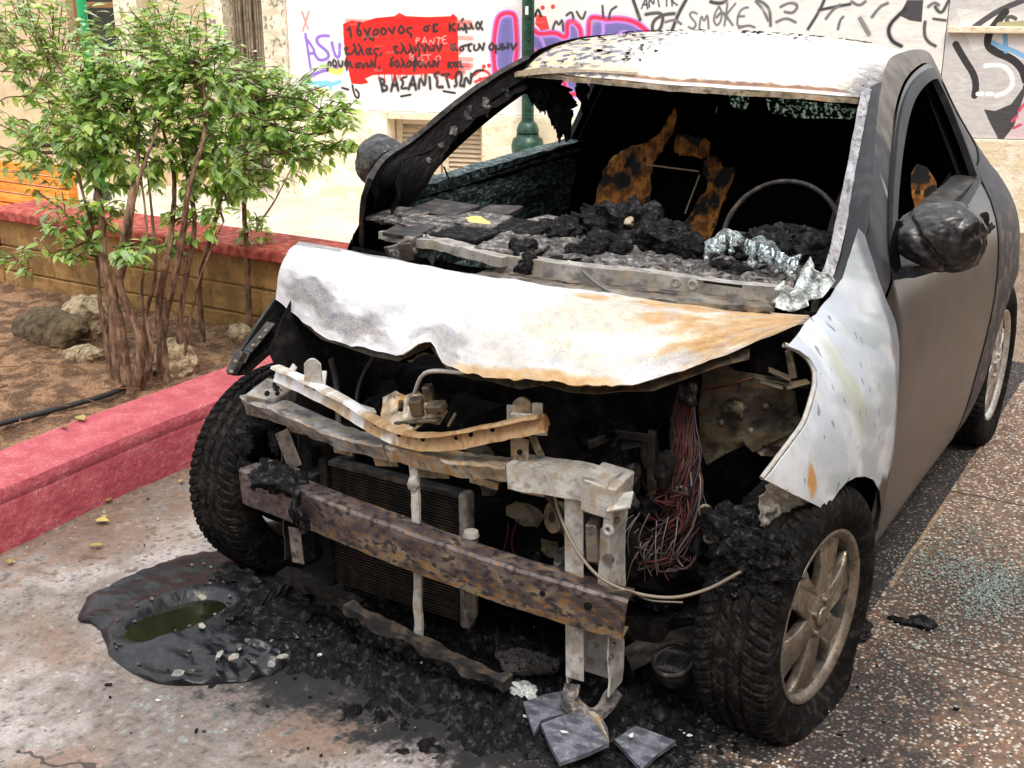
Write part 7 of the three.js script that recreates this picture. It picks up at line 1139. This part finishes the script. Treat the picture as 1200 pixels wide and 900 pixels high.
    const near = leaves.slice(0, 260), rest = leaves.slice(260);
    for (const [m, t] of near) { const o = mesh('leaf', leafG, leafM[t], s); m.decompose(o.position, o.quaternion, o.scale); }
    const im = new THREE.InstancedMesh(leafG, instM, rest.length), col = new THREE.Color(); rest.forEach(([m, t], i) => { im.setMatrixAt(i, m); const k = 0.85 + 0.3 * q(); im.setColorAt(i, col.setRGB(...tones[t].map((x) => x * k))); });
    im.name = 'foliage'; im.castShadow = im.receiveShadow = true; s.add(im); tag(im, null, null, null, 'stuff');
  }
  const st = (r, ...p) => { p.r = r; return p; };
  shrub('leafy green shrub with a clump of brown stems beside the kerb', [st(0.02, [150, 462], [140, 380], [122, 310], [118, 240, -0.05], [100, 160, -0.15], [112, 90, -0.1]), st(0.018, [158, 462], [165, 400], [140, 330], [150, 250], [162, 170, -0.15], [150, 90, -0.2]), st(0.016, [140, 455], [132, 370], [148, 300], [160, 220], [185, 150, -0.1]), st(0.009, [165, 460], [178, 410], [166, 350], [172, 280], [165, 200, -0.1]), st(0.01, [132, 452], [118, 360], [112, 290], [98, 230, 0.05], [80, 170])],
    [[50, 60, 0.1, 95, 75], [150, 90, 0.2, 80, 60], [40, 165, 0.2, 75, 60], [130, 175, 0.25, 80, 60], [95, 245, 0.35, 60, 36], [85, 284, 0.4, 60, 14], [10, 20, -0.1, 70, 50], [12, 300, 0.3, 26, 22], [160, 290, 0.4, 40, 16], [110, 130, 0.3, 80, 70]], 4900, 201);
  shrub('leafy green shrub with tall pale stems standing behind the cream rock', [st(0.017, [186, 445], [192, 380], [210, 300], [222, 220], [240, 150, -0.1], [236, 80, -0.15]), st(0.014, [208, 440], [214, 350], [228, 260], [216, 190, -0.1], [206, 120, -0.15]), st(0.018, [196, 448], [186, 360], [198, 290], [204, 210, -0.15], [188, 140, -0.2]), st(0.008, [212, 444], [222, 380], [236, 320], [262, 260, -0.1]), st(0.01, [178, 450], [170, 380], [182, 320], [178, 250, -0.05], [170, 180, -0.15])],
    [[230, 90, 0.0, 75, 75], [205, 165, 0.1, 75, 60], [255, 180, 0.0, 60, 55], [190, 30, -0.1, 70, 45], [225, 250, 0.1, 40, 30], [195, 285, 0.15, 34, 14]], 3100, 202);
  shrub('leafy green shrub with thin forked stems reaching towards the car bonnet', [st(0.014, [292, 392], [290, 310], [286, 240], [288, 180], [300, 100]), st(0.013, [238, 402], [234, 330], [246, 280], [262, 220, -0.05], [275, 120]), st(0.009, [290, 310], [300, 270], [322, 235, 0.05], [345, 190])],
    [[315, 120, -0.55, 80, 60], [345, 165, -0.55, 62, 42], [290, 190, -0.5, 55, 45], [400, 172, -0.6, 28, 14], [280, 90, -0.5, 55, 45], [300, 262, -0.55, 34, 18], [395, 130, -0.55, 36, 26]], 2900, 203);
}
renderer.render(scene, camera);
